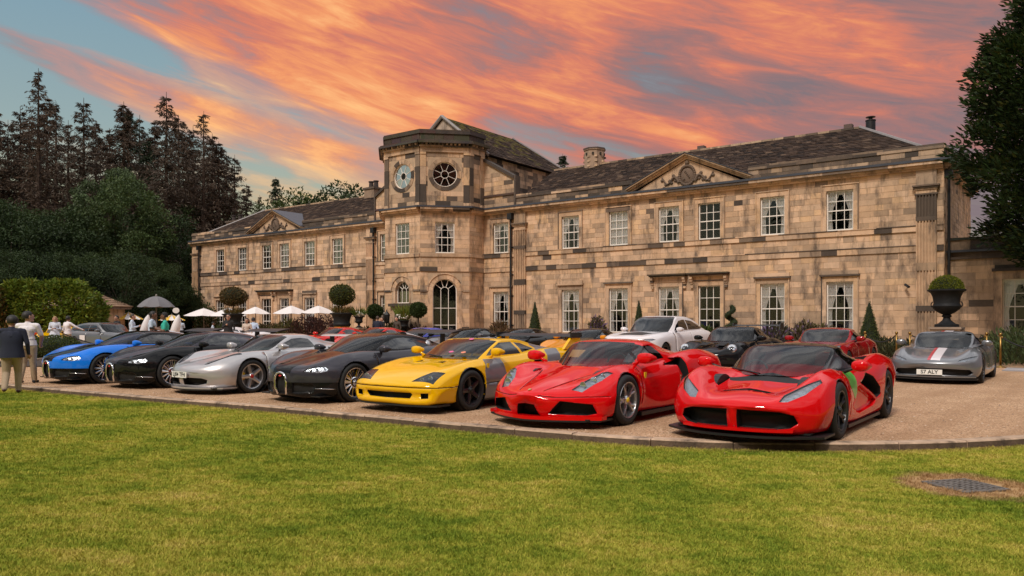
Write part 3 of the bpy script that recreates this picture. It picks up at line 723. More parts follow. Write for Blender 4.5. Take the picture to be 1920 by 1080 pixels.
for mir in (0,1):
    mx = (lambda x: 2*CX-x) if mir else (lambda x: x)
    e0,e1,r0,r1 = -23.3,-.45,-25.6,-4.45
    slate_plane((mx(e0),.4,9.0),(mx(e1),.4,9.0),(mx(e0),4.5,11.45),(mx(r1),4.5,11.45))
    slate_plane((mx(e1),.4,9.0),(mx(e1),8.6,9.0),(mx(r1),4.49,11.45),(mx(r1),4.51,11.45))
    slate_plane((mx(e1),8.6,9.0),(mx(e0),8.6,9.0),(mx(r1),4.5,11.45),(mx(e0),4.5,11.45),rows=6,wmin=1,wmax=2)
    hp = MB(); hp.tube([(mx(e1),.4,9.06),(mx(r1),4.5,11.53)],.09,6); hp.build('hip_lead', mat('pale_lead',(.22,.20,.20),.5,noise=.15), house)
    rd = MB()
    x = e0
    while x < r1: rd.box(min(mx(x),mx(min(x+.58,r1))),max(mx(x),mx(min(x+.58,r1))),4.38,4.62,11.42,11.54,0,stone_col(.3,.6)); x += .6
    rd.build('ridge_stones', M_STONE, house)
EZ, RZ, RY0, RY1 = 12.02, 15.05, .15, 8.0
for sx in (1,-1):
    ex_ = CX+sx*3.95
    slate_plane((ex_,RY0,EZ),(ex_,10.9,EZ),(CX,RY0,RZ),(CX,RY1,RZ),rows=18,moss=.8)
slate_plane((CX+3.95,10.9,EZ),(CX-3.95,10.9,EZ),(CX+.01,RY1,RZ),(CX-.01,RY1,RZ),rows=10)
gb = MB(); gb.prism([(CX-3.6,RY0+.1,EZ),(CX+3.6,RY0+.1,EZ),(CX,RY0+.1,RZ-.15)],(0,.1,0),0,(.42,.34,.28)); gb.build('gable', M_STONE, house)
bb = MB()
for sx in (1,-1): bb.tube([(CX+sx*3.95,RY0-.02,EZ+.02),(CX,RY0-.02,RZ+.05)],.11,6)
bb.tube([(CX+3.95,10.9,EZ+.05),(CX,RY1,RZ+.06)],.10,6); bb.build('verge_lead', MATS['pale_lead'], house)
roof = roofmb.build('roof', M_SLATE if False else mat('roof_boarding',(.05,.04,.035),.9), house)
pieces(slates,'slate','far_slates',roof,M_SLATE)
# ---- chimneys, flue
cm = MB(); cx,cy = -20.35,4.6
cm.lathe([(.66,11.0),(.66,12.35),(.72,12.38),(.72,12.44),(.64,12.46),(.6,12.5)],8,(cx,cy,0),0,(.40,.28,.20)); cm.lathe([(.74,12.44),(.74,12.52),(.5,12.53)],8,(cx,cy,0),0,(.10,.07,.06))
for k in range(8):
    a = 2*math.pi*(k+.5)/8; cm.obox((cx+.60*math.cos(a)-.06,cy+.60*math.sin(a)-.06,12.05),(.12,0,0),(0,.12,0),(0,0,.16),0,(.03,.025,.02))
    for z in (11.3,11.6,11.9): cm.obox((cx+.61*math.cos(a+.3)-.08,cy+.61*math.sin(a+.3)-.08,z),(.2,0,0),(0,.16,0),(0,0,.1),0,stone_col(.3,.4))
cm.build('octagonal_chimney', M_STONE, house)
for (cx,cz,w) in ((-40.6,11.2,.55),(-58.9,10.0,1.0)):
    c = MB(); c.box(cx-w,cx+w,4.1,5.1,cz-2,cz+.75,0,(.30,.21,.15)); c.box(cx-w-.08,cx+w+.08,4.02,5.18,cz+.75,cz+.9,0,(.12,.09,.07))
    for k in (-1,1): c.lathe([(.2,cz+.9),(.17,cz+1.35),(.22,cz+1.38),(.22,cz+1.46),(.15,cz+1.47)],10,(cx+k*w*.5,4.6,0),0,(.05,.04,.04))
    c.build('chimney_stack', M_STONE, house)
fl = MB(); fl.lathe([(.24,11.2),(.24,11.85),(.26,11.85),(.26,11.9),(.1,11.91),(.1,12.02),(.24,12.04),(.24,12.07),(.02,12.1)],14,(-4.0,4.9,0)); auto_smooth(fl.build('flue_pipe', M_IRON, house))
fl = MB(); fl.box(-5.2,-4.8,4.4,4.8,11.4,11.75); fl.build('vent_block', mat('vent_clay',(.12,.08,.07),.8), house)
fl = MB().box(-13.3,-12.9,4.4,4.8,11.4,11.72); fl.build('vent_block', MATS['vent_clay'], house)
sc_ = MB(); sc_.tube([(-1.45,-.02,3.0),(-1.45,-.2,3.05)],.02,6); sc_.tube([(-1.5,-.2,3.1),(-1.32,-.38,2.98)],.06,8); sc_.build('security_camera', M_IRON, house)
# ------------------------------------------------------------------ ground, drive, lawn, kerb
KP = [(-34,33.5),(-26,27.8),(-18,22.2),(-10.97,17.3),(-7.5,15.05),(-4.3,13.1),(-2.1,11.65),(0,10.25),(1.77,9.32),(3.33,9.02),(4.73,9.08),(6.2,9.46),(7.9,10.3),(9.8,11.9),(12.5,14.8),(16,19.5),(20,26)]
def spline(P, step=.05):
    P = np.array(P,float); out = []
    E = np.vstack([2*P[0]-P[1],P,2*P[-1]-P[-2]])
    for i in range(1,len(E)-2):
        p0,p1,p2,p3 = E[i-1:i+3]; n = max(2,int(np.linalg.norm(p2-p1)/step))
        for t in np.arange(n)/n: out.append(.5*((2*p1)+(-p0+p2)*t+(2*p0-5*p1+4*p2-p3)*t*t+(-p0+3*p1-3*p2+p3)*t**3))
    out.append(P[-1]); return np.array(out)
KC = spline(KP); KS = np.concatenate([[0],np.cumsum(np.linalg.norm(np.diff(KC,axis=0),axis=1))])
def kerb_at(s): return np.array([np.interp(s,KS,KC[:,0]),np.interp(s,KS,KC[:,1])])
def kerb_n(s):
    t = kerb_at(s+.05)-kerb_at(s-.05); t /= np.linalg.norm(t); return np.array([t[1],-t[0]])      # towards the lawn
def grass_mat(name, blades):
    m = bpy.data.materials.new(name); m.use_nodes = True; t = m.node_tree; b = t.nodes['Principled BSDF']; b.inputs['Roughness'].default_value = .75; b.inputs['Specular IOR Level'].default_value = .15
    geo = N(t,'ShaderNodeNewGeometry'); pos = geo.outputs['Position']
    def noise(sc,det,rgh=.5,stretch=None):
        v = pos
        if stretch: mp = N(t,'ShaderNodeMapping'); mp.inputs['Scale'].default_value = stretch; mp.inputs['Rotation'].default_value = (0,0,R(35)); L(t,pos,mp.inputs[0]); v = mp.outputs[0]
        n = N(t,'ShaderNodeTexNoise'); n.inputs['Scale'].default_value = sc; n.inputs['Detail'].default_value = det; n.inputs['Roughness'].default_value = rgh; L(t,v,n.inputs['Vector']); return n.outputs['Fac']
    n1 = noise(.55,5,.6); n2 = noise(2.4,6,.6,(1,2.2,1)); n3 = noise(11,4)
    f = math_n(t,'ADD',math_n(t,'ADD',math_n(t,'MULTIPLY',n1,.62),math_n(t,'MULTIPLY',n2,.40)),math_n(t,'MULTIPLY',n3,.10))
    if blades:
        oi = N(t,'ShaderNodeObjectInfo'); f = math_n(t,'ADD',f,math_n(t,'MULTIPLY',math_n(t,'SUBTRACT',oi.outputs['Random'],.5),.16))
    c = ramp(t,f,[(.40,(.125,.19,.016)),(.49,(.215,.275,.025)),(.57,(.335,.35,.040)),(.65,(.48,.42,.07)),(.77,(.62,.48,.15))])
    # scorched ring round the drain cover
    d = N(t,'ShaderNodeVectorMath',operation='DISTANCE'); L(t,pos,d.inputs[0]); d.inputs[1].default_value = (DRAIN[0],DRAIN[1],-.08)
    dd = math_n(t,'ADD',d.outputs['Value'],math_n(t,'MULTIPLY',math_n(t,'SUBTRACT',n2,.5),.5))
    ring = ramp(t,dd,[(.50,1.0),(.66,0.0)]); c = mixc(t,ring,c,(.40,.25,.12))
    at = N(t,'ShaderNodeAttribute',attribute_name='dry'); at.attribute_type = 'INSTANCER' if blades else 'GEOMETRY'
    c = mixc(t,math_n(t,'MULTIPLY',at.outputs['Fac'],.75),c,(.38,.23,.10))
    L(t,c,b.inputs['Base Color'])
    if blades: b.inputs['Subsurface Weight'].default_value = 0.0
    return m
DRAIN = (4.10,7.05)
# far ground
hz = MB(); hz.add([(-1500,-60,-.12),(1500,-60,-.12),(1500,3000,-.12),(-1500,3000,-.12)],[(0,1,2,3)])
tag(hz.build('ground', mat('far_turf',(.055,.075,.02),.95,noise=.3,nscale=.4)),kind='structure')
# gravel: everything between kerb and house, one sheet
def gravel_mat():
    m = bpy.data.materials.new('gravel'); m.use_nodes = True; t = m.node_tree; b = t.nodes['Principled BSDF']; b.inputs['Roughness'].default_value = .9; b.inputs['Specular IOR Level'].default_value = .2
    geo = N(t,'ShaderNodeNewGeometry'); vo = N(t,'ShaderNodeTexVoronoi'); vo.inputs['Scale'].default_value = 58; L(t,geo.outputs['Position'],vo.inputs['Vector'])
    sp = N(t,'ShaderNodeSeparateColor'); L(t,vo.outputs['Color'],sp.inputs[0])
    peb = ramp(t,sp.outputs[0],[(0.0,(.22,.12,.06)),(.3,(.48,.285,.16)),(.7,(.68,.43,.26)),(1.0,(.80,.58,.40))])
    n = N(t,'ShaderNodeTexNoise'); n.inputs['Scale'].default_value = .8; n.inputs['Detail'].default_value = 6; n.inputs['Roughness'].default_value = .6; L(t,geo.outputs['Position'],n.inputs['Vector'])
    n4 = N(t,'ShaderNodeTexNoise'); n4.inputs['Scale'].default_value = 9; n4.inputs['Detail'].default_value = 6; L(t,geo.outputs['Position'],n4.inputs['Vector'])
    c = mixc(t,ramp(t,n.outputs['Fac'],[(.38,0.0),(.62,.45)]),peb,(.40,.23,.125)); c = mixc(t,ramp(t,n4.outputs['Fac'],[(.5,0.0),(.75,.4)]),c,(.58,.38,.25))
    # wheel tracks: two worn, paler lanes across the drive with raked-up darker edges
    mp = N(t,'ShaderNodeMapping'); mp.inputs['Rotation'].default_value = (0,0,TH+R(4)); L(t,geo.outputs['Position'],mp.inputs[0])
    wv = N(t,'ShaderNodeTexWave'); wv.inputs['Scale'].default_value = .30; wv.inputs['Distortion'].default_value = 3.5; wv.inputs['Detail'].default_value = 3; wv.inputs['Detail Scale'].default_value = .6; L(t,mp.outputs[0],wv.inputs['Vector'])
    c = mixc(t,ramp(t,wv.outputs['Fac'],[(.55,0.0),(.95,.28)]),c,(.34,.19,.10)); L(t,c,b.inputs['Base Color'])
    v2 = N(t,'ShaderNodeTexVoronoi'); v2.inputs['Scale'].default_value = 58; L(t,geo.outputs['Position'],v2.inputs['Vector'])
    bp = N(t,'ShaderNodeBump'); bp.inputs['Strength'].default_value = .9; bp.inputs['Distance'].default_value = .02; bp.invert = True; L(t,v2.outputs['Distance'],bp.inputs['Height']); L(t,bp.outputs[0],b.inputs['Normal']); return m
kc = KC[::6]
back = [(70,40),(70,95),(-90,110),(-70,45)]
gv = MB(); pts = [(p[0],p[1],0.0) for p in kc]+[(x,y,0.0) for x,y in back]; gv.add(pts,[tuple(range(len(pts)))]); tag(gv.build('gravel_drive', gravel_mat()),kind='structure')
# lawn sheet up to the kerb
M_LAWN = grass_mat('lawn_soil',False); lw = MB(); nrm = [kerb_n(s) for s in KS[::6]]
rows_ = [0,.12,.35,.8,1.6,3.2,6,12,24,40]; vs = []; dryv = []
for p,n in zip(kc,nrm):
    for d in rows_: vs.append((p[0]+n[0]*d if d<6 else p[0]*(1 if d<12 else 1.2), p[1]+n[1]*d if d<6 else min(p[1]+n[1]*5,p[1])-d*.8, -.085)); dryv.append(max(0,1-d/.35))
k = len(rows_); lw.add(vs,[(i*k+j,i*k+j+1,(i+1)*k+j+1,(i+1)*k+j) for i in range(len(kc)-1) for j in range(k-1)])
me = lw.mesh('lawn',M_LAWN); a = me.attributes.new('dry','FLOAT','POINT'); a.data.foreach_set('value',dryv); lawn = tag(link('lawn',me),kind='structure')
bs = MB(); bs.add([(-60,-40,-.10),(60,-40,-.10),(60,9,-.10),(-60,30,-.10)],[(0,1,2,3)]); o = bs.build('lawn', M_LAWN); tag(o,kind='structure')
# grass blades: one object, a tuft set on every point
def grass():
    r = np.random.default_rng(5); pts = []; dry = []; sc = []
    n = 150000
    Y = 3.2*(17.5/3.2)**(r.random(n)**.85); X = (r.random(n)*2-1)*(.72*Y+.8)
    P = np.stack([X,Y],1)
    # signed distance to the kerb line
    kcc = KC[::4]; kn = np.array([kerb_n(s) for s in KS[::4]])
    keep = np.zeros(n,bool); dist = np.zeros(n)
    for i0 in range(0,n,20000):
        q = P[i0:i0+20000]; d2 = ((q[:,None,:]-kcc[None])**2).sum(2); j = d2.argmin(1); sd = ((q-kcc[j])*kn[j]).sum(1); keep[i0:i0+20000] = sd > .085; dist[i0:i0+20000] = sd
    dr = np.hypot(X-DRAIN[0],Y-DRAIN[1]); dia = (abs(X-DRAIN[0])+abs(Y-DRAIN[1])*1.0)
    keep &= ~((abs(X-DRAIN[0])*.95+abs(Y-DRAIN[1]) < .34)) & ~((dr<.52)&(r.random(n)<.75))
    P = P[keep]; dist = dist[keep]; n = len(P)
    dryness = np.clip(1-(dist-.08)/.22,0,1)*r.random(n)**.5
    verts = [(p[0],p[1],-.086) for p in P]
    blades = []; faces = []; g = random.Random(3)
    for k in range(22):
        a = g.uniform(0,6.28); rr = .045*math.sqrt(g.random()); bx,by = rr*math.cos(a),rr*math.sin(a); h = g.uniform(.014,.030); w = g.uniform(.0016,.0030); th = g.uniform(0,6.28); ln = g.uniform(.2,.9)*h; la = g.uniform(0,6.28)
        c,s_ = math.cos(th)*w,math.sin(th)*w; b = len(blades)
        blades += [(bx-c,by-s_,0),(bx+c,by+s_,0),(bx+ln*.45*math.cos(la)+c*.7,by+ln*.45*math.sin(la)+s_*.7,h*.65),(bx+ln*.45*math.cos(la)-c*.7,by+ln*.45*math.sin(la)-s_*.7,h*.65),(bx+ln*math.cos(la),by+ln*math.sin(la),h)]
        faces += [(b,b+1,b+2,b+3),(b+3,b+2,b+4)]
    nb = len(blades); me = bpy.data.meshes.new('grass'); me.from_pydata(blades+verts,[],faces); me.materials.append(grass_mat('grass_blade',True))
    at = me.attributes.new('tuft','BOOLEAN','POINT'); at.data.foreach_set('value',[True]*nb+[False]*n)
    at = me.attributes.new('dry','FLOAT','POINT'); at.data.foreach_set('value',[0.0]*nb+list(dryness))
    yy = P[:,1]; at = me.attributes.new('size','FLOAT','POINT'); at.data.foreach_set('value',[1.0]*nb+list((.75+.5*r.random(n))*(1+.045*np.clip(yy-5,0,9))))
    o = link('grass',me); tag(o,'short mown grass with dry patches','grass',kind='stuff')
    ng = bpy.data.node_groups.new('grass_tufts','GeometryNodeTree'); ng.interface.new_socket('Geometry',in_out='INPUT',socket_type='NodeSocketGeometry'); ng.interface.new_socket('Geometry',in_out='OUTPUT',socket_type='NodeSocketGeometry')
    gi = ng.nodes.new('NodeGroupInput'); go = ng.nodes.new('NodeGroupOutput')
    def attr(nm,ty): q = ng.nodes.new('GeometryNodeInputNamedAttribute'); q.data_type = ty; q.inputs[0].default_value = nm; return q.outputs[0]
    sep = ng.nodes.new('GeometryNodeSeparateGeometry'); sep.domain = 'POINT'; ng.links.new(gi.outputs[0],sep.inputs[0]); ng.links.new(attr('tuft','BOOLEAN'),sep.inputs[1])
    iop = ng.nodes.new('GeometryNodeInstanceOnPoints'); ng.links.new(sep.outputs[1],iop.inputs['Points']); ng.links.new(sep.outputs[0],iop.inputs['Instance'])
    rv = ng.nodes.new('FunctionNodeRandomValue'); rv.data_type = 'FLOAT_VECTOR'; rv.inputs[0].default_value = (-.12,-.12,0); rv.inputs[1].default_value = (.12,.12,6.283)
    ng.links.new(rv.outputs[0],iop.inputs['Rotation']); ng.links.new(attr('size','FLOAT'),iop.inputs['Scale']); ng.links.new(iop.outputs[0],go.inputs[0])
    md = o.modifiers.new('tufts','NODES'); md.node_group = ng
grass()
# kerb of stone lengths
kerb = tag(empty('kerb',(0,0,0)),'weathered stone kerb in long blocks between lawn and gravel','kerb',kind='structure')
M_KERB = mat('kerb_stone',attr=True,rough=.9,noise=.25,nscale=7,bump=.6,bscale=30,stain=((.05,.035,.025),3.0,.50,.66))
s = .3; kr = random.Random(4)
while s < KS[-1]-1.2:
    ln = kr.uniform(.82,1.0); mb = MB(); kk = 6; vs = []
    ss = np.linspace(s+.006,s+ln-.006,kk); hz_ = kr.uniform(-.004,.008)
    for q in ss:
        p = kerb_at(q); n = kerb_n(q)
        for (d,z) in ((-.13,-.15),(-.13,.008+hz_),(.045,.010+hz_),(.062,-.006+hz_),(.066,-.15)): vs.append((p[0]+n[0]*d,p[1]+n[1]*d,z))
    mb.add(vs,[(i*5+j,(i+1)*5+j,(i+1)*5+j+1,i*5+j+1) for i in range(kk-1) for j in range(4)]+[(0,1,2,3,4),tuple((kk-1)*5+j for j in (4,3,2,1,0))],0,None)
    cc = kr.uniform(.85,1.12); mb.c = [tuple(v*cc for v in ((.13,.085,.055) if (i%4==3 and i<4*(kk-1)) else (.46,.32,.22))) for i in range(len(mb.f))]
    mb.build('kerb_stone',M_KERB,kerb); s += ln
# drain cover in the lawn
dc = tag(empty('drain_cover',(DRAIN[0],DRAIN[1],-.084),R(15)),'square metal drain grate set in a scorched patch of lawn','drain cover')
M_GRATE = mat('galvanised_grate',(.17,.15,.135),.6,.3,noise=.4,nscale=20); h = .25
MB().box(-h,h,-h,h,-.004,.004).build('sump', mat('sump_black',(.012,.012,.014),.9), dc)
fr = MB(); fr.box(-h,h,-h,-h+.03,.004,.016); fr.box(-h,h,h-.03,h,.004,.016); fr.box(-h,-h+.03,-h+.03,h-.03,.004,.016); fr.box(h-.03,h,-h+.03,h-.03,.004,.016); fr.build('frame',M_GRATE,dc)
bar = MB().box(-.011,.011,-h+.03,h-.03,.006,.015).mesh('bar',M_GRATE)
for i in range(7):
    link('bar',bar,dc,(-h+.06+i*.063,0,0)); o = link('bar',bar,dc,(0,-h+.06+i*.063,-.002),R(90))
# hills behind
hl = MB(); vs = []
for i in range(60):
    x = -900+i*28; hgt = 55+22*math.sin(i*.23)+9*math.sin(i*.7+1); vs += [(x,900,-1),(x,900+200,hgt*1.75)]
hl.add(vs,[(2*i,2*i+2,2*i+3,2*i+1) for i in range(59)]); tag(hl.build('hills', mat('far_heather',(.13,.10,.105),.95,noise=.2,nscale=.01),None,True),kind='structure')

# loose pebbles along the edge of the drive and on the grass beside it
def pebbles():
    r = np.random.default_rng(9); n = 7000; sidx = r.random(n)*(KS[-1]*.62)+KS[-1]*.22; off = np.where(r.random(n)<.10, r.random(n)*.5+.07, -.14-r.random(n)**1.6*5.5)
    P = np.array([kerb_at(a)+kerb_n(a)*d for a,d in zip(sidx,off)]); sz = .005+.009*r.random(n)**2; z = np.where(off>0,-.075,.002)
    o6 = np.array([(1,0,0),(-1,0,0),(0,1,0),(0,-1,0),(0,0,.7),(0,0,-.5)],float); fc = np.array([(0,2,4),(2,1,4),(1,3,4),(3,0,4),(2,0,5),(1,2,5),(3,1,5),(0,3,5)])
    V = (o6[None]*(1+.35*r.normal(size=(n,6,1)))*sz[:,None,None]+np.concatenate([P,z[:,None]],1)[:,None,:]).reshape(-1,3); Fm = (fc[None]+6*np.arange(n)[:,None,None]).reshape(-1,3)
    me = bpy.data.meshes.new('loose_gravel'); me.from_pydata(V.tolist(),[],Fm.tolist()); pal = np.array([(.60,.42,.30),(.45,.28,.18),(.30,.18,.11),(.68,.55,.44),(.22,.16,.13)]); cc = np.repeat(pal[r.integers(0,5,n)],24,axis=0)
    at = me.color_attributes.new('Col','FLOAT_COLOR','CORNER'); at.data.foreach_set('color',np.concatenate([cc,np.ones((len(cc),1))],1).astype(np.float32).ravel()); me.materials.append(mat('pebble',attr=True,rough=.85)); tag(link('loose_gravel',me),'loose pebbles scattered along the drive edge','gravel',kind='stuff')
pebbles()
# ------------------------------------------------------------------ trees, hedge, clipped plants
def leaf_mesh(name, C, D, Nn, l, w, cols, material, extra=None):
    """many small diamond leaves in one mesh"""
    n = len(C); D = D/np.linalg.norm(D,axis=1,keepdims=True); S = np.cross(D,Nn); S /= np.linalg.norm(S,axis=1,keepdims=True)+1e-9
    l = np.broadcast_to(l,(n,))[:,None]; w = np.broadcast_to(w,(n,))[:,None]
    V = np.stack([C,C+D*l*.45+S*w*.5,C+D*l,C+D*l*.45-S*w*.5],1).reshape(-1,3)
    me = bpy.data.meshes.new(name); me.vertices.add(4*n); me.vertices.foreach_set('co',V.ravel()); me.loops.add(4*n); me.loops.foreach_set('vertex_index',np.arange(4*n)); me.polygons.add(n); me.polygons.foreach_set('loop_start',np.arange(n)*4); me.polygons.foreach_set('loop_total',np.full(n,4))
    at = me.color_attributes.new('Col','FLOAT_COLOR','CORNER'); cc = np.concatenate([np.repeat(cols,4,axis=0),np.ones((4*n,1))],1); at.data.foreach_set('color',cc.astype(np.float32).ravel())
    me.materials.append(material); me.update(); me.validate(); return me
def leaf_material(name):
    if name in MATS: return MATS[name]
    m = mat(name,attr=True,rough=.55,spec=.2); t = m.node_tree; b = t.nodes['Principled BSDF']; out = [n for n in t.nodes if n.type == 'OUTPUT_MATERIAL'][0]
    src = b.inputs['Base Color'].links[0].from_socket; tr = N(t,'ShaderNodeBsdfTranslucent'); L(t,src,tr.inputs[0]); mx = N(t,'ShaderNodeMixShader'); mx.inputs[0].default_value = .22; L(t,b.outputs[0],mx.inputs[1]); L(t,tr.outputs[0],mx.inputs[2]); L(t,mx.outputs[0],out.inputs[0]); return m
M_LEAF = leaf_material('leaf'); M_BARK = mat('bark',(.06,.042,.032),.95,noise=.3,nscale=3,bump=.5)
g = np.random.default_rng(21)
def unit(n): v = g.normal(size=(n,3)); return v/np.linalg.norm(v,axis=1,keepdims=True)
def tint(n, base, var=.3, alt=None, p=0.0):
    c = np.array(base)[None]*(1+var*(g.random((n,1))*2-1)); 
    if alt is not None: m = g.random(n) < p; c[m] = np.array(alt)*(1+var*(g.random((m.sum(),1))*2-1))
    return c
def conifer_meshes(h, seed, col, dead=.5, spread=.17, droop=.35, dens=1.0, bare=.12):
    global g; g = np.random.default_rng(seed); tr = MB(); tr.tube([(0,0,-.3),(.04*h*.02,0,h*.5),(0,0,h)],[h*.016,h*.010,.02],8)
    C,D,Nn,Ls,Ws = [],[],[],[],[]
    z = h*bare
    while z < h*.985:
        t = z/h; R_ = h*spread*(1-t)**.8*g.uniform(.6,1.2)+.18; nb = int(g.integers(2,5))
        for k in range(nb):
            a = g.uniform(0,6.28); ln = R_*g.uniform(.55,1.15); up = g.uniform(.1,.6)*(1 if t>.5 else .4)
            p = np.array([0,0,z]); dirh = np.array([math.cos(a),math.sin(a),0]); prev = p; pts = []
            for q in range(6):
                s = (q+1)/6; pts.append(p+dirh*ln*s+np.array([0,0,ln*(up*s-droop*s*s)]))
            tr.tube([p]+pts[1::2],[.035*(1-t)+.012]*3+[.006],3,cap=False)
            for q,pp in enumerate(pts):
                m = max(1,int(dens*(4+5*(1-t)))) if g.random() > dead*.35 else 1
                for _ in range(m):
                    b = pp+g.normal(size=3)*.075*ln; d = dirh*g.uniform(.1,.8)+np.array([-dirh[1],dirh[0],0])*g.uniform(-1,1)+np.array([0,0,-g.uniform(.0,.9)])
                    C.append(b); D.append(d); Nn.append(g.normal(size=3)); Ls.append(g.uniform(.35,.9)*(.5+.5*(1-t))); Ws.append(g.uniform(.05,.13))
        z += h*g.uniform(.006,.014)
    C,D,Nn = map(np.array,(C,D,Nn)); return tr.mesh('trunk',M_BARK), leaf_mesh('crown',C,D,Nn,np.array(Ls),np.array(Ws),tint(len(C),col,.35),M_LEAF)
def broad_meshes(h, rx, rz, seed, col, n_cl=55, per=150, leaf=.24, alt=None, zc=None, weep=0.0):
    global g; g = np.random.default_rng(seed); zc = zc or h-rz; tr = MB(); tr.tube([(0,0,-.3),(.15,.1,h*.3),(0,0,zc)],[h*.02,h*.016,h*.008],8)
    C,D,Nn,K = [],[],[],[]
    for k in range(n_cl):
        u = unit(1)[0]; rr = g.uniform(.35,1.0)**.6; c = np.array([u[0]*rx*rr,u[1]*rx*rr,zc+u[2]*rz*rr]); cr = g.uniform(.16,.30)*rx
        if k % 4 == 0: tr.tube([(0,0,zc*.6+.0*k),(c[0]*.5,c[1]*.5,zc*.5+c[2]*.45),tuple(c)],[h*.007,h*.004,.02],4,cap=False)
        o = unit(per)*cr*(g.random((per,1))**.4)*[1,1,.75]; C.append(c+o); d = o+unit(per)*cr*.8; d[:,2] -= weep*cr*2; D.append(d); Nn.append(unit(per)+[0,0,.6]); K.append(np.full(per,g.uniform(.72,1.28)))
    C,D,Nn,K = np.concatenate(C),np.concatenate(D),np.concatenate(Nn),np.concatenate(K)
    cols = tint(len(C),col,.25,alt,.12)*K[:,None]
    return tr.mesh('trunk',M_BARK,True), leaf_mesh('crown',C,D,Nn,leaf*(.6+.8*g.random(len(C))),leaf*.55,cols,M_LEAF)
def tree(name,label,meshes,loc,s=1.0,rz=0.0,cat='tree',group=None,sz=None):
    e = tag(empty(name,loc,rz),label,cat,group); e.scale = (s,s,sz or s)
    link('trunk',meshes[0],e); link('crown',meshes[1],e); return e
BR = (.085,.060,.043); con = [conifer_meshes(26,1,BR,.8,.19,.20,.8),conifer_meshes(24,2,(.078,.058,.042),.5,.25,.22,1.3),conifer_meshes(22,3,(.082,.058,.042),.4,.26,.28,1.6),conifer_meshes(24,4,(.032,.05,.026),.1,.22,.3,1.6)]
GR = 'conifers of the wood behind the house'
top = lambda px,py,Y: (along(px,Y), 1.4+(605-py)/FPX*Y)
for (px,py,Y,k,lab) in ((72,128,82,0,'tallest sparse brown conifer with bare upper twigs at the wood edge'),(38,200,86,1,None),(105,190,88,0,None),(157,183,84,1,'brown conifer with an even pointed crown beside the tallest one'),(205,240,90,2,None),(232,190,86,2,None),(240,205,92,3,'dark green spruce top standing among the brown conifers'),(312,172,84,1,'tall brown conifer with wide ragged top in the middle of the wood'),(350,250,90,2,None),(382,208,86,0,'thin brown conifer with a lacy top near the house end of the wood'),(410,265,88,2,None),(440,290,90,1,'low brown conifer last in the wood before the house'),(462,345,95,2,None),(-10,205,84,2,None),(-45,190,88,1,None),(-90,170,92,0,None),(275,260,92,3,None),(55,215,98,2,None),(128,225,98,1,None),(180,225,99,2,None),(262,215,98,1,None),(290,225,99,2,None),(335,215,98,2,None),(362,235,99,1,None),(398,250,99,2,None),(425,285,99,1,None),(15,225,98,1,None),(88,180,97,2,None)):
    p,h = top(px,py,Y); base = (26,24,22,24)[k]; s = h/base
    tree('spruce_tree',lab or 'ragged brown conifer filling the wood behind the leafy trees',con[k],p,s,px*.37,group=GR)
DG = (.042,.068,.022); MG = (.058,.092,.030); bl = [broad_meshes(14,5.2,5.6,11,DG,75,300),broad_meshes(15,4.6,6.5,12,MG,75,300,alt=(.06,.075,.02)),broad_meshes(12,5.5,5.0,13,(.028,.048,.017),75,300,.25),broad_meshes(16,3.6,7.2,14,(.060,.092,.036),65,300,.22,weep=.8)]
GL = 'leafy trees at the edge of the wood'
for (px,py,Y,k,lab) in ((205,285,74,3,'grey-green weeping tree rising against the brown conifers'),(240,345,70,1,'broad mid-green tree standing before the weeping one'),(290,400,72,2,None),(335,365,90,0,None),(375,400,92,1,None),(420,430,96,2,None),(340,470,84,2,None),(275,470,64,0,None),(130,400,68,2,None),(70,370,70,0,None),(20,380,66,2,None),(-30,360,70,0,None),(160,460,60,0,None),(90,470,58,2,None),(10,470,56,2,None),(230,470,58,2,None),(318,520,66,2,None),(455,420,100,0,None),(-70,420,60,2,None)):
    p,h = top(px,py,Y); base = (14,15,12,16)[k]; s = h/base
    tree('leafy_tree',lab or 'dense dark green tree at the wood edge',bl[k],p,s*1.0,px*.61,group=GL)
p,h = top(517,332,110); tree('spruce_tree','dark spruce showing above the far wing roof',con[3],p,h/24,.3,group='trees behind the house')
p,h = top(487,352,112); tree('spruce_tree','slim bare-looking conifer beside the dark spruce behind the far roof',con[0],p,h/26*.95,1.3,group='trees behind the house')
p,h = top(540,368,100); tree('leafy_tree','rounded light green tree top behind the far wing roof',broad_meshes(15,6,4,31,(.06,.09,.022),45,140,.35),p,h/15,.3,group='trees behind the house')
p,h = top(633,352,100); tree('leafy_tree','flat-topped dark tree showing over the far wing ridge',broad_meshes(15,4.5,3.2,32,(.03,.05,.018),45,140,.35),p,h/15,.3,group='trees behind the house')
p,h = top(1055,288,85); tree('spruce_tree','small conifer top between the tower roof and the chimney',con[3],p,h/24,.3,group='trees behind the house')
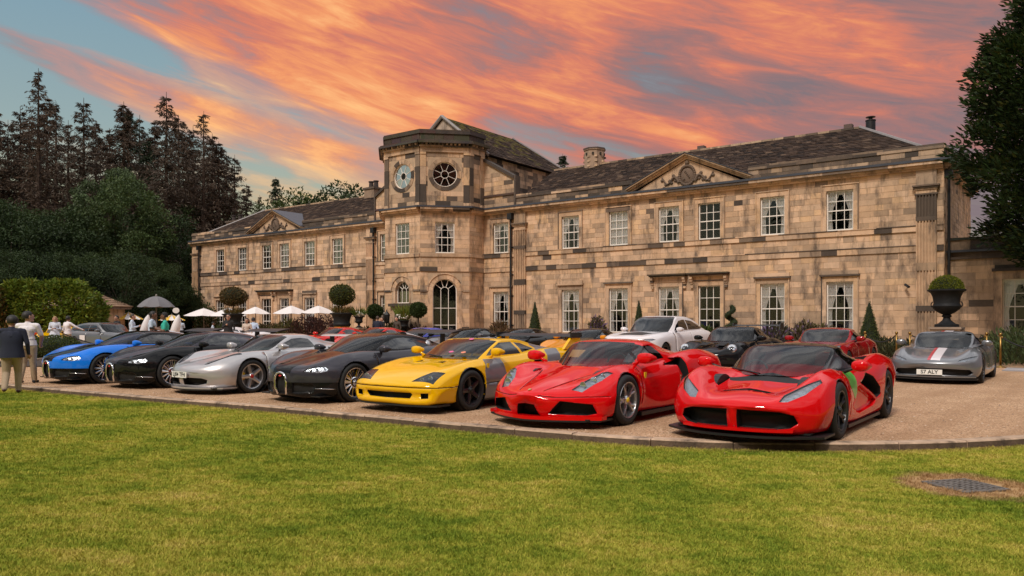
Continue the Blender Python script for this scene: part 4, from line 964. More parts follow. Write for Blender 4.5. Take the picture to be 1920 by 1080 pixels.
# big yew at the right
def yew():
    global g; g = np.random.default_rng(77); tr = MB(); tr.tube([(0,0,-.2),(.1,0,3),(0,.1,8),(0,0,13)],[.45,.38,.25,.08],10)
    C,D,Nn,K = [],[],[],[]
    for k in range(520):
        z = 3.4+12.6*g.random()**.9; t = (z-3.4)/12.6; prof = 4.35*(math.sin(min(1,t*2.2+.16)*math.pi/2))*(1-t**2.6)**.8; a = g.uniform(0,6.28); rr = prof*g.uniform(.5,.97)
        c = np.array([rr*math.cos(a),rr*math.sin(a),z]); cr = g.uniform(.4,.8); n = 130
        if False: tr.tube([(0,0,z-.8),tuple(c*[.6,.6,1]-[0,0,.25]),tuple(c)],[.08,.05,.015],4,cap=False)
        out = np.array([math.cos(a),math.sin(a),.35]); o = unit(n)*cr*(g.random((n,1))**.45)*[1,1,.9]
        C.append(c+o); D.append(out*.7+o*.8+unit(n)*.45+[0,0,.1]); Nn.append(unit(n)); K.append(np.full(n,g.uniform(.6,1.35)))
    C,D,Nn,K = np.concatenate(C),np.concatenate(D),np.concatenate(Nn),np.concatenate(K); n = len(C)
    return tr.mesh('trunk',M_BARK,True), leaf_mesh('crown',C,D,Nn,.24*(.6+.8*g.random(n)),.095,tint(n,(.018,.034,.009),.35,(.05,.055,.012),.10)*K[:,None],M_LEAF)
p = along(2012,30.0); tree('yew_tree','huge dark yew hanging over the low annex at the house end',yew(),p)
# laurel hedge, box ball
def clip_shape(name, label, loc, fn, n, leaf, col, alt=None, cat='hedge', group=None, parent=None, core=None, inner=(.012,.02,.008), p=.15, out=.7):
    """clipped plant: fn(u,v) gives surface point and normal; leaves stand off a dark inner body"""
    global g; g = np.random.default_rng(int(abs(loc[0]*13+loc[1]*7))+3)
    P,Q = [],[]
    for _ in range(n):
        a,b = fn(g.random(),g.random()); P.append(a); Q.append(b)
    P,Q = np.array(P,float),np.array(Q,float); J = g.normal(size=(n,3))
    e = parent or tag(empty(name,loc),label,cat,group)
    me = leaf_mesh('foliage',P-Q*leaf*.6+J*leaf*.25,Q*out+unit(n)*.8,Q*.6+unit(n)*.7,leaf*(.6+.9*g.random(n)),leaf*.5,tint(n,col,.35,alt,p),M_LEAF); link('foliage',me,e)
    if core: core.build('stems_or_core', mat('plant_shade',inner,.95), e)  # solid near-black core, coloured as the shade between the leaves
    return e
def box_fn(hx,hy,h,rough=.12):
    def f(u,v):
        k = g.random()*(2*hx*h+2*hy*h+4*hx*hy*.9); wob = lambda a,b: rough*(math.sin(a*2.1+b*1.3)+.6*math.sin(a*4.7-b*3.1))
        x,y,z = (u*2-1)*hx,(v*2-1)*hy,v*h
        if k < 2*hx*h: p,n = np.array([x,-hy,z]),np.array([0,-1,.1])
        elif k < 2*hx*h+2*hy*h: p,n = np.array([hx,(u*2-1)*hy,z]),np.array([1,0,.1])
        else: p,n = np.array([x,y,h]),np.array([0,0,1.0])
        # round the shoulders
        t = z/h if n[2] < .5 else 1; sh = max(0,t-.45)/.55; p[0] *= 1-.38*sh**2*abs(p[0])/hx; p[1] *= 1-.35*sh**2
        if n[2] > .5: p[2] = h*(1-.34*abs(p[0]/hx)**3-.2*(p[1]/hy)**2)
        return p+n*wob(p[0]+p[1],p[2]),n
    return f
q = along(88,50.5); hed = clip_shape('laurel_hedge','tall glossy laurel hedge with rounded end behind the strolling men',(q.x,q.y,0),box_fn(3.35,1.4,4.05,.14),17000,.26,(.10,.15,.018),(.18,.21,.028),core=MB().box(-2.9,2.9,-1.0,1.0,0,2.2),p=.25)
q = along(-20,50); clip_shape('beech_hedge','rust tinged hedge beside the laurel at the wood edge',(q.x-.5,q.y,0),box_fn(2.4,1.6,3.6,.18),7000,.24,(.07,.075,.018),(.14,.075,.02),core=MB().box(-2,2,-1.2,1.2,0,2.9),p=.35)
def ball_fn(rx,rz,zc,zmin=0):
    def f(u,v):
        while True:
            d = unit(1)[0]; z = zc+d[2]*rz
            if z > zmin: break
        w = 1+.04*math.sin(d[0]*7+d[1]*5); return np.array([d[0]*rx*w,d[1]*rx*w,z]),d
    return f
bx = (.05,.075,.016)
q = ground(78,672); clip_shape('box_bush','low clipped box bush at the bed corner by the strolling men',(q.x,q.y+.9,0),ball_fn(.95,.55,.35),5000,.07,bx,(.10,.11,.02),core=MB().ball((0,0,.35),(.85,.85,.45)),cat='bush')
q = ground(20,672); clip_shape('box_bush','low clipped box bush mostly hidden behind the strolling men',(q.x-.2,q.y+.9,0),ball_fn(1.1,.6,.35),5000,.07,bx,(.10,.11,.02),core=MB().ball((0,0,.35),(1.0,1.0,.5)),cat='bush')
def cone_fn(r,h):
    def f(u,v):
        t = 1-math.sqrt(1-v); a = u*6.283; rr = r*(1-t)+.02; return np.array([rr*math.cos(a),rr*math.sin(a),h*t]),np.array([math.cos(a),math.sin(a),r/h])
    return f
def house_pt(x,y,z=0): return house_m @ Vector((x,y,z))
TOP = 'clipped topiary along the house front'
for (px,py,r,lab) in ((1003,562,.55,'narrow clipped cone beside the fluted pilaster near the tower'),(1198,560,.48,'slender clipped cone left of the white SUV roof'),(1630,562,.60,'broad clipped cone between dark red car and fluted end pilaster')):
    rr = (px-960)/FPX; Y = (ST*OX+CT*OY-1.3)/(ST*rr+CT); h = 1.4+(605-py)/FPX*Y; p = Vector((rr*Y,Y,0))
    clip_shape('cone_topiary',lab,tuple(p),cone_fn(r,h),3200,.06,(.055,.085,.016),(.09,.10,.02),cat='topiary',group=TOP,core=MB().lathe([(r*.92,0),(.03,h*.95)],14))
rr = (1370-960)/FPX; Y = (ST*OX+CT*OY-1.3)/(ST*rr+CT); h = 1.4+(605-566)/FPX*Y; p = Vector((rr*Y,Y,0))
def spiral_fn(u,v):
    t = u; a = t*6.283*3.2; R0 = .30*(1-.55*t); c = np.array([R0*math.cos(a),R0*math.sin(a),.15+t*(h-.35)]); d = unit(1)[0]; return c+d*.20*(1-.45*t),d
sp = MB(); sp.tube([(.30*(1-.55*t)*math.cos(t*20.1),.30*(1-.55*t)*math.sin(t*20.1),.15+t*(h-.35)) for t in np.linspace(0,1,60)],[.17*(1-.45*t) for t in np.linspace(0,1,60)],8); sp.tube([(0,0,0),(0,0,h-.3)],.04,6)
clip_shape('spiral_topiary','clipped corkscrew topiary against the house between tall windows',tuple(p),spiral_fn,3600,.05,(.05,.08,.016),None,cat='topiary',group=TOP,core=sp)

# the trees beyond the lawn, seen only as reflections in glass and paint
for k,(x,y) in enumerate(((-34,-22),(-24,-27),(-13,-30),(-2,-31),(9,-30),(20,-26),(31,-20),(40,-10),(-42,-12))):
    tree('leafy_tree','dense tree beyond the lawn, reflected in the house windows',bl[k%3],(x,y,0),1.55+.1*(k%3),k*1.3,group='trees beyond the lawn')

for k,(px,Y,sc) in enumerate(((20,57,.55),(75,60,.6),(130,58,.55),(190,60,.6),(235,63,.55),(262,66,.6),(300,68,.6),(335,71,.6),(360,76,.55),(-30,58,.6))):
    p = along(px,Y); e = tag(empty('understorey_bush',(p.x,p.y,-1.6),k*1.1),'dark bush filling the foot of the wood','bush','bushes at the foot of the wood'); e.scale = (sc*1.1,sc*1.1,sc); link('foliage',bl[2][1],e)
# ------------------------------------------------------------------ cars
def pchip(xs, ys, q):
    xs, ys, q = np.asarray(xs,float), np.asarray(ys,float), np.asarray(q,float)
    h = np.diff(xs); d = np.diff(ys)/h; m = np.zeros(len(xs))
    if len(xs) > 2:
        s = d[:-1]*d[1:] > 0; w1 = 2*h[1:]+h[:-1]; w2 = h[1:]+2*h[:-1]
        with np.errstate(divide='ignore', invalid='ignore'): hm = (w1+w2)/(w1/d[:-1]+w2/d[1:])
        m[1:-1] = np.where(s, hm, 0)
    m[0] = d[0]; m[-1] = d[-1]
    i = np.clip(np.searchsorted(xs,q)-1,0,len(h)-1); t = (q-xs[i])/h[i]
    return ys[i]*(1+2*t)*(1-t)**2+m[i]*h[i]*t*(1-t)**2+ys[i+1]*t*t*(3-2*t)+m[i+1]*h[i]*t*t*(t-1)
def crom(P, sub, tens=1.0):
    """smooth curve through P (k x 2), ends mirrored about x=0; tens 0 = straight"""
    P = np.asarray(P,float); k = len(P)
    g0 = P[1]*[-1,1] if abs(P[0][0]) < 1e-6 else 2*P[0]-P[1]
    g1 = P[-2]*[-1,1] if abs(P[-1][0]) < 1e-6 else 2*P[-1]-P[-2]
    E = np.vstack([g0,P,g1]); out = []
    for i in range(k-1):
        p0,p1,p2,p3 = E[i:i+4]
        l1 = np.linalg.norm(p2-p1)+1e-9
        def tan(a,b,c):                                   # length-limited tangent
            la,lb = np.linalg.norm(b-a)+1e-9,np.linalg.norm(c-b)+1e-9
            return ((b-a)/la*lb+(c-b)/lb*la)/(la+lb)*l1
        m1 = tan(p0,p1,p2)*tens+(1-tens)*(p2-p1); m2 = tan(p1,p2,p3)*tens+(1-tens)*(p2-p1)
        for j in range(sub):
            t = j/sub; out.append(p1*(1+2*t)*(1-t)**2+m1*t*(1-t)**2+p2*t*t*(3-2*t)+m2*t*t*(t-1))
    out.append(P[-1]); return np.array(out)
class Shell:
    """half of a car's skin (x >= 0) as a bmesh; pieces are cut out along outlines and become parts"""
    def __init__(s): s.bm = bmesh.new(); s.tag = s.bm.faces.layers.int.new('tag'); s.u = s.bm.faces.layers.float.new('u')
    def loft(s, ys, secs, sweep=None, closed_ends=True):
        bm = s.bm; rows = []
        for y,S in zip(ys,secs):
            rows.append([bm.verts.new((max(0,p[0]), y+(sweep(p[0],y,p[1]) if sweep else 0), p[1])) for p in S])
        for a,b in zip(rows,rows[1:]):
            for j in range(len(a)-1):
                try: f = bm.faces.new((a[j],b[j],b[j+1],a[j+1])); f[s.u] = (j+.5)/(len(a)-1); f.smooth = True
                except ValueError: pass
        if closed_ends:
            for rw,fl in ((rows[0],0),(rows[-1],1)):
                f = bm.faces.new(rw if fl else rw[::-1]); f.smooth = True
        bmesh.ops.remove_doubles(bm, verts=bm.verts, dist=1e-5)
        bmesh.ops.recalc_face_normals(bm, faces=bm.faces); bm.normal_update()
        return rows
    AX = {'side':(1,2,0),'front':(0,2,1),'top':(0,1,2)}
    def cut(s, poly, view, cond=None):
        """cut the skin along the polygon's outline as seen from view; give back the faces inside"""
        iu,iv,iw = s.AX[view]; bm = s.bm
        us = [p[0] for p in poly]; vs = [p[1] for p in poly]; u0,u1,v0,v1 = min(us)-.001,max(us)+.001,min(vs)-.001,max(vs)+.001
        def near(f):
            cu = [v.co[iu] for v in f.verts]; cv = [v.co[iv] for v in f.verts]
            return max(cu)>=u0 and min(cu)<=u1 and max(cv)>=v0 and min(cv)<=v1 and (cond is None or cond(f.calc_center_median(), f.normal))
        n = len(poly)
        for i in range(n):
            a,b = poly[i],poly[(i+1)%n]; du,dv = b[0]-a[0],b[1]-a[1]
            if abs(du)+abs(dv) < 1e-7: continue
            fs = [f for f in bm.faces if near(f)]
            if not fs: return []
            co = [0,0,0]; co[iu],co[iv] = a; no = [0,0,0]; no[iu],no[iv] = dv,-du
            geom = fs+list({e for f in fs for e in f.edges})+list({v for f in fs for v in f.verts})
            bmesh.ops.bisect_plane(bm, geom=geom, dist=1e-5, plane_co=co, plane_no=Vector(no).normalized())
        bm.normal_update()
        def inside(c):
            x,y = c[iu],c[iv]; r = False; j = n-1
            for i in range(n):
                if (poly[i][1]>y)!=(poly[j][1]>y) and x < (poly[j][0]-poly[i][0])*(y-poly[i][1])/(poly[j][1]-poly[i][1])+poly[i][0]: r = not r
                j = i
            return r
        return [f for f in bm.faces if near(f) and inside(f.calc_center_median())]
    def paint(s, fs, t):
        for f in fs: f[s.tag] = t
    def recess(s, fs, vec, t_floor, t_wall=None):
        """push the faces in along vec, leaving walls"""
        if not fs: return []
        old = {f: f[s.tag] for f in fs}
        r = bmesh.ops.extrude_face_region(s.bm, geom=fs)
        nf = [g for g in r['geom'] if isinstance(g,bmesh.types.BMFace)]; nv = [g for g in r['geom'] if isinstance(g,bmesh.types.BMVert)]
        dead = [f for f in fs if f.is_valid]
        bmesh.ops.translate(s.bm, verts=nv, vec=vec)
        nfs = set(nf); nvs = set(nv)
        for v in nv:
            for f in v.link_faces:
                if f not in nfs: f[s.tag] = t_floor if t_wall is None else t_wall; f.smooth = False
        if dead: bmesh.ops.delete(s.bm, geom=dead, context='FACES')
        for f in nf: f[s.tag] = t_floor
        # walls left on the centre line are not wanted
        kill = [f for f in s.bm.faces if all(abs(v.co.x) < 1e-5 for v in f.verts)]
        if kill: bmesh.ops.delete(s.bm, geom=kill, context='FACES')
        s.bm.normal_update(); return nf
    def remove(s, fs):
        bmesh.ops.delete(s.bm, geom=fs, context='FACES')
    def mesh(s, name, tags, mats, mirror='both', offset=0.0):
        """mesh of the faces with these tags; mats: one material per tag. mirror: both | right | left"""
        bm = s.bm; V = {}; vs = []; fs = []; mi = []; sm = []
        for f in bm.faces:
            if f[s.tag] not in tags: continue
            idx = []
            for v in f.verts:
                if v not in V: V[v] = len(vs); vs.append(v.co+v.normal*offset if offset else v.co.copy())
                idx.append(V[v])
            fs.append(idx); mi.append(tags.index(f[s.tag])); sm.append(f.smooth)
        if not fs: return None
        n = len(vs); out_v, out_f, out_m, out_s = [], [], [], []
        if mirror in ('both','right'): out_v += vs; out_f += fs; out_m += mi; out_s += sm
        if mirror in ('both','left'):
            b = len(out_v); mp = []
            for k,v in enumerate(vs):
                if mirror == 'both' and abs(v.x) < 1e-5: mp.append(k)
                else: mp.append(len(out_v)); out_v.append(Vector((-v.x,v.y,v.z)))
            out_f += [[mp[i] for i in f][::-1] for f in fs]; out_m += mi; out_s += sm
        me = bpy.data.meshes.new(name); me.from_pydata([tuple(v) for v in out_v], [], out_f)
        for m in mats: me.materials.append(m)
        me.polygons.foreach_set('material_index', out_m); me.polygons.foreach_set('use_smooth', out_s); me.validate(); me.update()
        return me
def circle(cy, cz, r, k=30): return [(cy+r*math.cos(2*math.pi*i/k), cz+r*math.sin(2*math.pi*i/k)) for i in range(k)]
M_TYRE = mat('tyre_rubber',(.012,.012,.013),.75,bump=.2,bscale=60)
M_BLK = mat('black_trim',(.010,.010,.011),.45); M_MESH = mat('black_mesh',(.006,.006,.007),.7); M_CARB = mat('carbon_fibre',(.02,.02,.022),.3,coat=.8,noise=.3,nscale=90)
M_CHROME = mat('chrome',(.75,.75,.78),.08,1.0); M_ALU = mat('alloy_silver',(.55,.55,.57),.28,.9); M_GUN = mat('gunmetal',(.06,.06,.065),.32,.8); M_RIMBLK = mat('rim_black',(.012,.012,.014),.3)
M_INT = mat('cabin_trim',(.013,.013,.015),.7); M_WS = glass('windscreen_glass',(.55,.63,.63),.0,0,1.0); M_SG = glass('side_glass',(.20,.23,.24),.08,0,1.0); M_LENS = glass('lamp_lens',(.92,.95,.98),.01)
M_LAMP = mat('lamp_reflector',(.62,.65,.70),.16,.85); M_LAMPD = mat('lamp_housing',(.45,.47,.51),.25,.6,bump=.45,bscale=22,noise=.25,nscale=24); M_LAMPK = mat('lamp_housing_dark',(.035,.04,.05),.3,.4); M_LED = mat('lamp_strip',(.85,.88,.95),.2)
M_YEL = mat('yellow_metal',(.75,.45,.01),.4,coat=.5); M_DISC = mat('brake_disc',(.22,.21,.21),.4,.8); M_REDP = mat('red_leather',(.35,.01,.012),.6)
def paint_mat(name, col, metal=0.0, rough=.38): return mat(name, col, rough, metal, coat=1.0, spec=.0)
def wheel_meshes(key, r, w, rim_r, style, mrim):
    """tyre, rim, disc, caliper in wheel axes: x outward"""
    k = ('wheel',key)
    if k in MATS: return MATS[k]
    ty = MB(); hw = w/2
    ty.lathe([(rim_r,-hw*.9),(rim_r+.012,-hw),(r-.03,-hw),(r-.006,-hw*.8),(r,-hw*.5),(r,hw*.5),(r-.006,hw*.8),(r-.035,hw*.98),(rim_r+.03,hw),(rim_r+.006,hw*.93),(rim_r-.004,hw*.86)],40,axis='x',cap=False)
    rm = MB(); fx = hw*.86
    rm.lathe([(rim_r+.002,fx),(rim_r-.004,fx+.012),(rim_r-.018,fx+.006),(rim_r-.026,fx-.03),(rim_r-.045,-hw*.6),(rim_r-.05,-hw*.7)],40,axis='x',cap=False)
    nsp, kind = style
    def spoke(a, r0, r1, wi, wo, x0, x1, t=.022, skew=0.0):
        c0,s0 = math.cos(a),math.sin(a); c1,s1 = math.cos(a+skew),math.sin(a+skew)
        def P(rr,off,x,c,s): return (x, rr*c-off*s, rr*s+off*c)
        q = [P(r0,-wi,x0,c0,s0),P(r0,wi,x0,c0,s0),P(r1,wo,x1,c1,s1),P(r1,-wo,x1,c1,s1)]
        q2 = [(p[0]-t*2.2,)+p[1:] for p in q]
        mid = [(p[0]+.008,)+p[1:] for p in (P(r0,0,x0,c0,s0),P(r1,0,x1,c1,s1))]
        rm.add(q+q2+mid,[(0,1,9-1+0,8)] if False else [(0,8,9,3),(8,1,2,9),(1,5,6,2),(4,0,3,7),(2,6,7,3),(5,1,8,0,4)])
    ro = rim_r-.012
    for i in range(nsp):
        a = 2*math.pi*(i+.25)/nsp+math.pi/2
        if kind == 'star': spoke(a,.05,ro,.038,.030,fx-.025,fx-.005)
        elif kind == 'split':
            spoke(a,.045,ro*.52,.030,.034,fx-.03,fx-.018)
            for s in (-1,1): spoke(a,ro*.45,ro,.016,.017,fx-.02,fx-.004,skew=s*.17)
        elif kind == 'twin':
            for s in (-1,1): spoke(a+s*.10,.05,ro,.013,.013,fx-.03,fx-.004,skew=s*.08)
        elif kind == 'blade': spoke(a,.05,ro,.014,.030,fx-.03,fx-.004)
        else: spoke(a,.05,ro,.022,.020,fx-.03,fx-.004)
    rm.lathe([(.062,fx-.09),(.062,fx-.022),(.05,fx-.012),(.045,fx-.004)],18,axis='x')
    if kind == 'blade': rm.lathe([(.10,fx-.06),(.10,fx-.02),(.085,fx-.012)],24,axis='x')
    hb = MB(); hb.lathe([(.036,fx-.02),(.036,fx+.004),(.022,fx+.01)],14,axis='x')
    dc = MB(); dc.lathe([(rim_r*.80,-.0),(rim_r*.80,.02),(.07,.02),(.07,.0)],30,axis='x',cap=False); dc.lathe([(rim_r-.03,-hw*.75),(rim_r-.03,-hw*.7),(.03,-hw*.7)],20,axis='x')
    cl = MB(); rr = rim_r*.72
    for a0 in (-.45,): 
        for j in range(6):
            a = a0+.9*j/6+math.pi*.02; b = a+.9/6
            P = lambda x,rad,t: (x,-rad*math.cos(t),rad*math.sin(t))
            cl.add([P(.05,rr-.045,a),P(.05,rr+.055,a),P(.05,rr+.055,b),P(.05,rr-.045,b),P(-.03,rr-.045,a),P(-.03,rr+.055,a),P(-.03,rr+.055,b),P(-.03,rr-.045,b)],[(0,1,2,3),(4,7,6,5),(0,4,5,1),(2,6,7,3),(1,5,6,2),(0,3,7,4)])
    out = (ty.mesh('tyre',M_TYRE,True), rm.mesh('rim',mrim), hb.mesh('hub_cap',M_BLK,True), dc.mesh('brake_disc',M_DISC), cl.mesh('caliper',M_BLK))
    MATS[k] = out; return out
def add_wheel(car, meshes, x, y, r, cal=None, hub=None, steer=0.0, side=1):
    e = empty('wheel',(x,y,r),(0 if side>0 else math.pi)+steer,car)
    for me in meshes:
        o = link(me.name.split('.')[0], me, e)
        if side < 0 and o.name.startswith('caliper'): o.rotation_euler = (math.pi,0,0)
        for nm,mm in (('caliper',cal),('hub_cap',hub)):
            if mm and o.name.startswith(nm):
                k = (me.name,mm.name)
                if k not in MATS: MATS[k] = me.copy(); MATS[k].materials[0] = mm
                o.data = MATS[k]
    return e
BODYSUB = 5
def body_rows(tab, n_extra=0):
    """tab rows: y, zb, xs, xm, zm, xf, zf, xv, zv, zc -> section control points"""
    tab = sorted(tab); ys = [r[0] for r in tab]
    pts = []
    for (y,zb,xs,xm,zm,xf,zf,xv,zv,zc) in tab:
        xo = xm-(xm-xf)*.30; zo = zf-(zf-zm)*.30
        pts.append([(0,zb),(xs*.88,zb),(xs,zb+.035*min(1,(zm-zb)/.1)),(xm,zm),(xo,zo),(xf,zf),(xv,zv),(0,zc)])
    return ys, np.array(pts)
def make_body(tab, L_, tens=.85, sweep_f=(.30,2.2,1.0), sweep_r=(.12,2.2,.8), W=1.0, step=.075):
    ys, P = body_rows(tab)
    front = [0,.008,.018,.03,.045,.065,.09,.12,.155,.195,.24,.29]
    q = front+list(np.arange(.35,L_-.3,step))+[L_-.26,L_-.2,L_-.15,L_-.1,L_-.06,L_-.03,L_-.012,L_]
    q = np.array(q); k = P.shape[1]
    C = np.zeros((len(q),k,2))
    for j in range(k):
        for c in range(2): C[:,j,c] = pchip(ys,P[:,j,c],q)
    secs = [crom(C[i],BODYSUB,tens) for i in range(len(q))]
    a,pw,ext = sweep_f; b,pw2,ext2 = sweep_r
    def sweep(x,y,z):
        r = abs(x)/W; d = 0
        if y < ext: d += a*r**pw*(1-y/ext)**1.5
        if y > L_-ext2: d -= b*r**pw2*(1-(L_-y)/ext2)**1.5
        return d
    s = Shell(); s.loft(q,secs,sweep); s.sweep = sweep; return s
def make_cabin(tab, tens=.8, sweep_f=(.25,2.0,.9), sweep_r=(.0,2,.5), W=.7):
    """rows: y, xb, zb, xr, zr, xw, zw, zc : side foot, roof rail, windscreen edge, crown"""
    tab = sorted(tab); ys = [r[0] for r in tab]; y0,y1 = ys[0],ys[-1]
    P = np.array([[(xb,zb),(xb-(xb-xr)*.45+.018,zb+(zr-zb)*.5),(xr+.025,zr-.04*min(1,max(0,(zr-zb))/.2)),(xr,zr),(xw,zw),(xw*.5,zw+(zc-zw)*.72),(0,zc)] for (y,xb,zb,xr,zr,xw,zw,zc) in tab])
    q = np.unique(np.concatenate([[y0,y0+.01,y0+.03],np.arange(y0+.06,y1,.05),[y1]]))
    k = P.shape[1]; C = np.zeros((len(q),k,2))
    for j in range(k):
        for c in range(2): C[:,j,c] = pchip(ys,P[:,j,c],q)
    secs = [crom(C[i],4,tens) for i in range(len(q))]
    a,pw,ext = sweep_f
    def sweep(x,y,z):
        d = 0
        if y-y0 < ext: d = a*(abs(x)/W)**pw*(1-(y-y0)/ext)
        return d
    s = Shell(); s.loft(q,secs,sweep,True); s.sweep = sweep; return s
UPIL = (3*4+.0)/24.0; UWIN = (4*4)/24.0                   # section shares: roof rail, windscreen edge
def wheel_arch(s, cy, cz, r, xin=.5, lip=.035, tagn=0, flare=0.0):
    fs = s.cut(circle(cy,cz,r,34),'side',lambda c,n: c.x > xin-.1)
    fs = [f for f in fs if f.calc_center_median().x > xin]
    s.remove(fs)
    ed = [e for e in s.bm.edges if e.is_boundary and all(abs(math.hypot(v.co.y-cy,v.co.z-cz)-r) < .012 and v.co.x > xin for v in e.verts)]
    if ed:
        rr = bmesh.ops.extrude_edge_only(s.bm, edges=ed); nv = [g for g in rr['geom'] if isinstance(g,bmesh.types.BMVert)]
        nf = [g for g in rr['geom'] if isinstance(g,bmesh.types.BMFace)]
        bmesh.ops.translate(s.bm, verts=nv, vec=(-lip,0,0))
        for f in nf: f[s.tag] = tagn; f.smooth = False
        bmesh.ops.recalc_face_normals(s.bm, faces=s.bm.faces)
    s.bm.normal_update()
def well(cy, cz, r, x0, x1):
    mb = MB(); k = 26; vs = []
    for x in (x1,x0):
        for i in range(k): a = 2*math.pi*i/k; vs.append((x,cy+r*math.cos(a),cz+r*math.sin(a)))
    mb.add(vs,[(i,k+i,k+(i+1)%k,(i+1)%k) for i in range(k)]+[tuple(range(k,2*k))]); return mb
def mirror_part(car, x, y, z, mpaint, sx=1, arm=.12, s=1.0, style=0):
    """door mirror: shaped housing on a stalk, with glass to the rear"""
    e = empty('door_mirror',(0,0,0),0,car)
    mb = MB(); nx,ny = 12,8; vs = []
    for i in range(ny+1):
        t = i/ny; pr = (.045+.055*math.sin(math.pi*min(1,t*.75+.2)))*s
        for j in range(nx):
            a = 2*math.pi*j/nx; cx = math.cos(a); cz = math.sin(a)
            vs.append((sx*(x+arm+.085*s+.125*s*math.copysign(abs(cx)**.7,cx)*(1 if t>.05 else .6)*(.75+.25*t)), y-.085*s+.15*s*t, z+.055+pr*.72*math.copysign(abs(cz)**.8,cz)))
    mb.add(vs,[(i*nx+j,i*nx+(j+1)%nx,(i+1)*nx+(j+1)%nx,(i+1)*nx+j) for i in range(ny) for j in range(nx)]+[tuple(range(nx-1,-1,-1))])
    if sx < 0: mb.f = [f[::-1] for f in mb.f]
    mb.build('housing', mpaint, e, True)
    g = MB(); g.add([vs[ny*nx+j] for j in range(nx)],[tuple(range(nx))]); g.build('mirror_glass', M_CHROME, e)
    st = MB(); st.tube([(sx*(x-.04),y+.02,z-.05),(sx*(x+arm*.6),y+.0,z+.0),(sx*(x+arm+.04),y-.0,z+.035)],[.03*s,.02*s,.018*s],8); st.build('stalk', M_BLK if style else mpaint, e, True)
    return e
def text_plate(car, txt, loc, w=.52, h=.11, tilt=0.0, rz=0.0, col=(.80,.80,.76)):
    e = empty('number_plate',loc,rz,car); e.rotation_euler = (tilt,0,rz)
    MB().box(-w/2,w/2,-.006,.006,-h/2,h/2).build('plate', mat('plate_white',col,.4), e)
    cu = bpy.data.curves.new('lettering','FONT'); cu.body = txt; cu.size = h*.98; cu.align_x = 'CENTER'; cu.align_y = 'CENTER'; cu.extrude = .001; cu.offset = .002
    o = bpy.data.objects.new('lettering',cu); COL.objects.link(o); o.parent = e; o.rotation_euler = (R(90),0,0); o.location = (0,-.009,0)
    cu.materials.append(mat('plate_black',(.01,.01,.01),.5)); 
    bpy.context.view_layer.update(); wd = o.dimensions.x; me = bpy.data.meshes.new_from_object(o.evaluated_get(bpy.context.evaluated_depsgraph_get())); bpy.data.objects.remove(o)
    o = link('lettering',me,e,(0,-.009,0)); o.rotation_euler = (R(90),0,0); me.materials.clear(); me.materials.append(MATS['plate_black'])
    if wd > w*.92: o.scale = (w*.92/wd,1,1)
    return e
def seats(car, y, z, x=.36, m=None):
    for sx in (-1,1):
        mb = MB(); mb.prism([(sx*x-.24,y,z),(sx*x-.24,y+.12,z),(sx*x-.22,y+.42,z+.55),(sx*x-.22,y+.34,z+.58)],(.46,0,0)); mb.prism([(sx*x-.13,y+.33,z+.56),(sx*x-.13,y+.42,z+.55),(sx*x-.11,y+.47,z+.75),(sx*x-.11,y+.41,z+.76)],(.24,0,0)); mb.box(sx*x-.24,sx*x+.24,y-.4,y+.1,z-.1,z+.05)
        mb.build('seat', m or M_INT, car)
def steering(car, x, y, z):
    mb = MB(); pts = [(x+.17*math.cos(a),y+.05*math.sin(a),z+.16*math.sin(a)) for a in np.linspace(0,2*math.pi,22)]
    mb.tube(pts,.014,6,cap=False); mb.box(x-.15,x+.15,y-.01,y+.02,z-.02,z+.02); mb.build('steering_wheel', M_BLK, car)
def place(car, wheel_px, wheel_py, wy, wx, dang=0.0):
    """stand the car so that its front wheel (local wx, wy) touches the ground where the photograph shows it"""
    p = ground(wheel_px,wheel_py); a = -TH+R(dang); car.rotation_euler = (0,0,a)
    m = Matrix.Rotation(a,4,'Z'); q = m @ Vector((wx,wy,0)); car.location = (p.x-q.x,p.y-q.y,0)
def lamp_part(car, s, tagn, name='headlight', housing=M_LAMPD, bulbs=(), sides=('right','left'), depth=.05, lensoff=.002, bulb_mat=None):
    """lens over a housing with round reflectors; the faces of tagn become the lens"""
    for sd in sides:
        me = s.mesh('lens',[tagn],[M_LENS],sd,lensoff)
        if me is None: return
        e = empty(name,(0,0,0),0,car); link('lens',me,e)
        hm = s.mesh('lamp_housing',[tagn],[housing],sd,-depth*.45)
        link('lamp_housing',hm,e)
        sg = 1 if sd == 'right' else -1
        for b in bulbs:
            x,y,z,r = b[:4]; mb = MB()
            if len(b) > 4 and isinstance(b[4],tuple): mb.obox((sg*x,y,z),(sg*b[4][0],b[4][1],b[4][2]),(0,.012,0.0),(0,0,r)); mb.build('light_strip', M_LED, e)
            else: mb.lathe([(r,-r*.3),(r*1.05,-r*.32),(r*.95,0),(r*.5,r*.5),(.002,r*.6)],14,(sg*x,y,z),axis='y'); mb.build('reflector', bulb_mat or M_LAMP, e, True)
CARS = {}
def finish_shell(car, body, tags, mats, cab=None, cab_tags=None, cab_mats=None):
    link('body', body.mesh('body',tags,mats), car)
    if cab: link('roof', cab.mesh('roof',cab_tags,cab_mats), car)
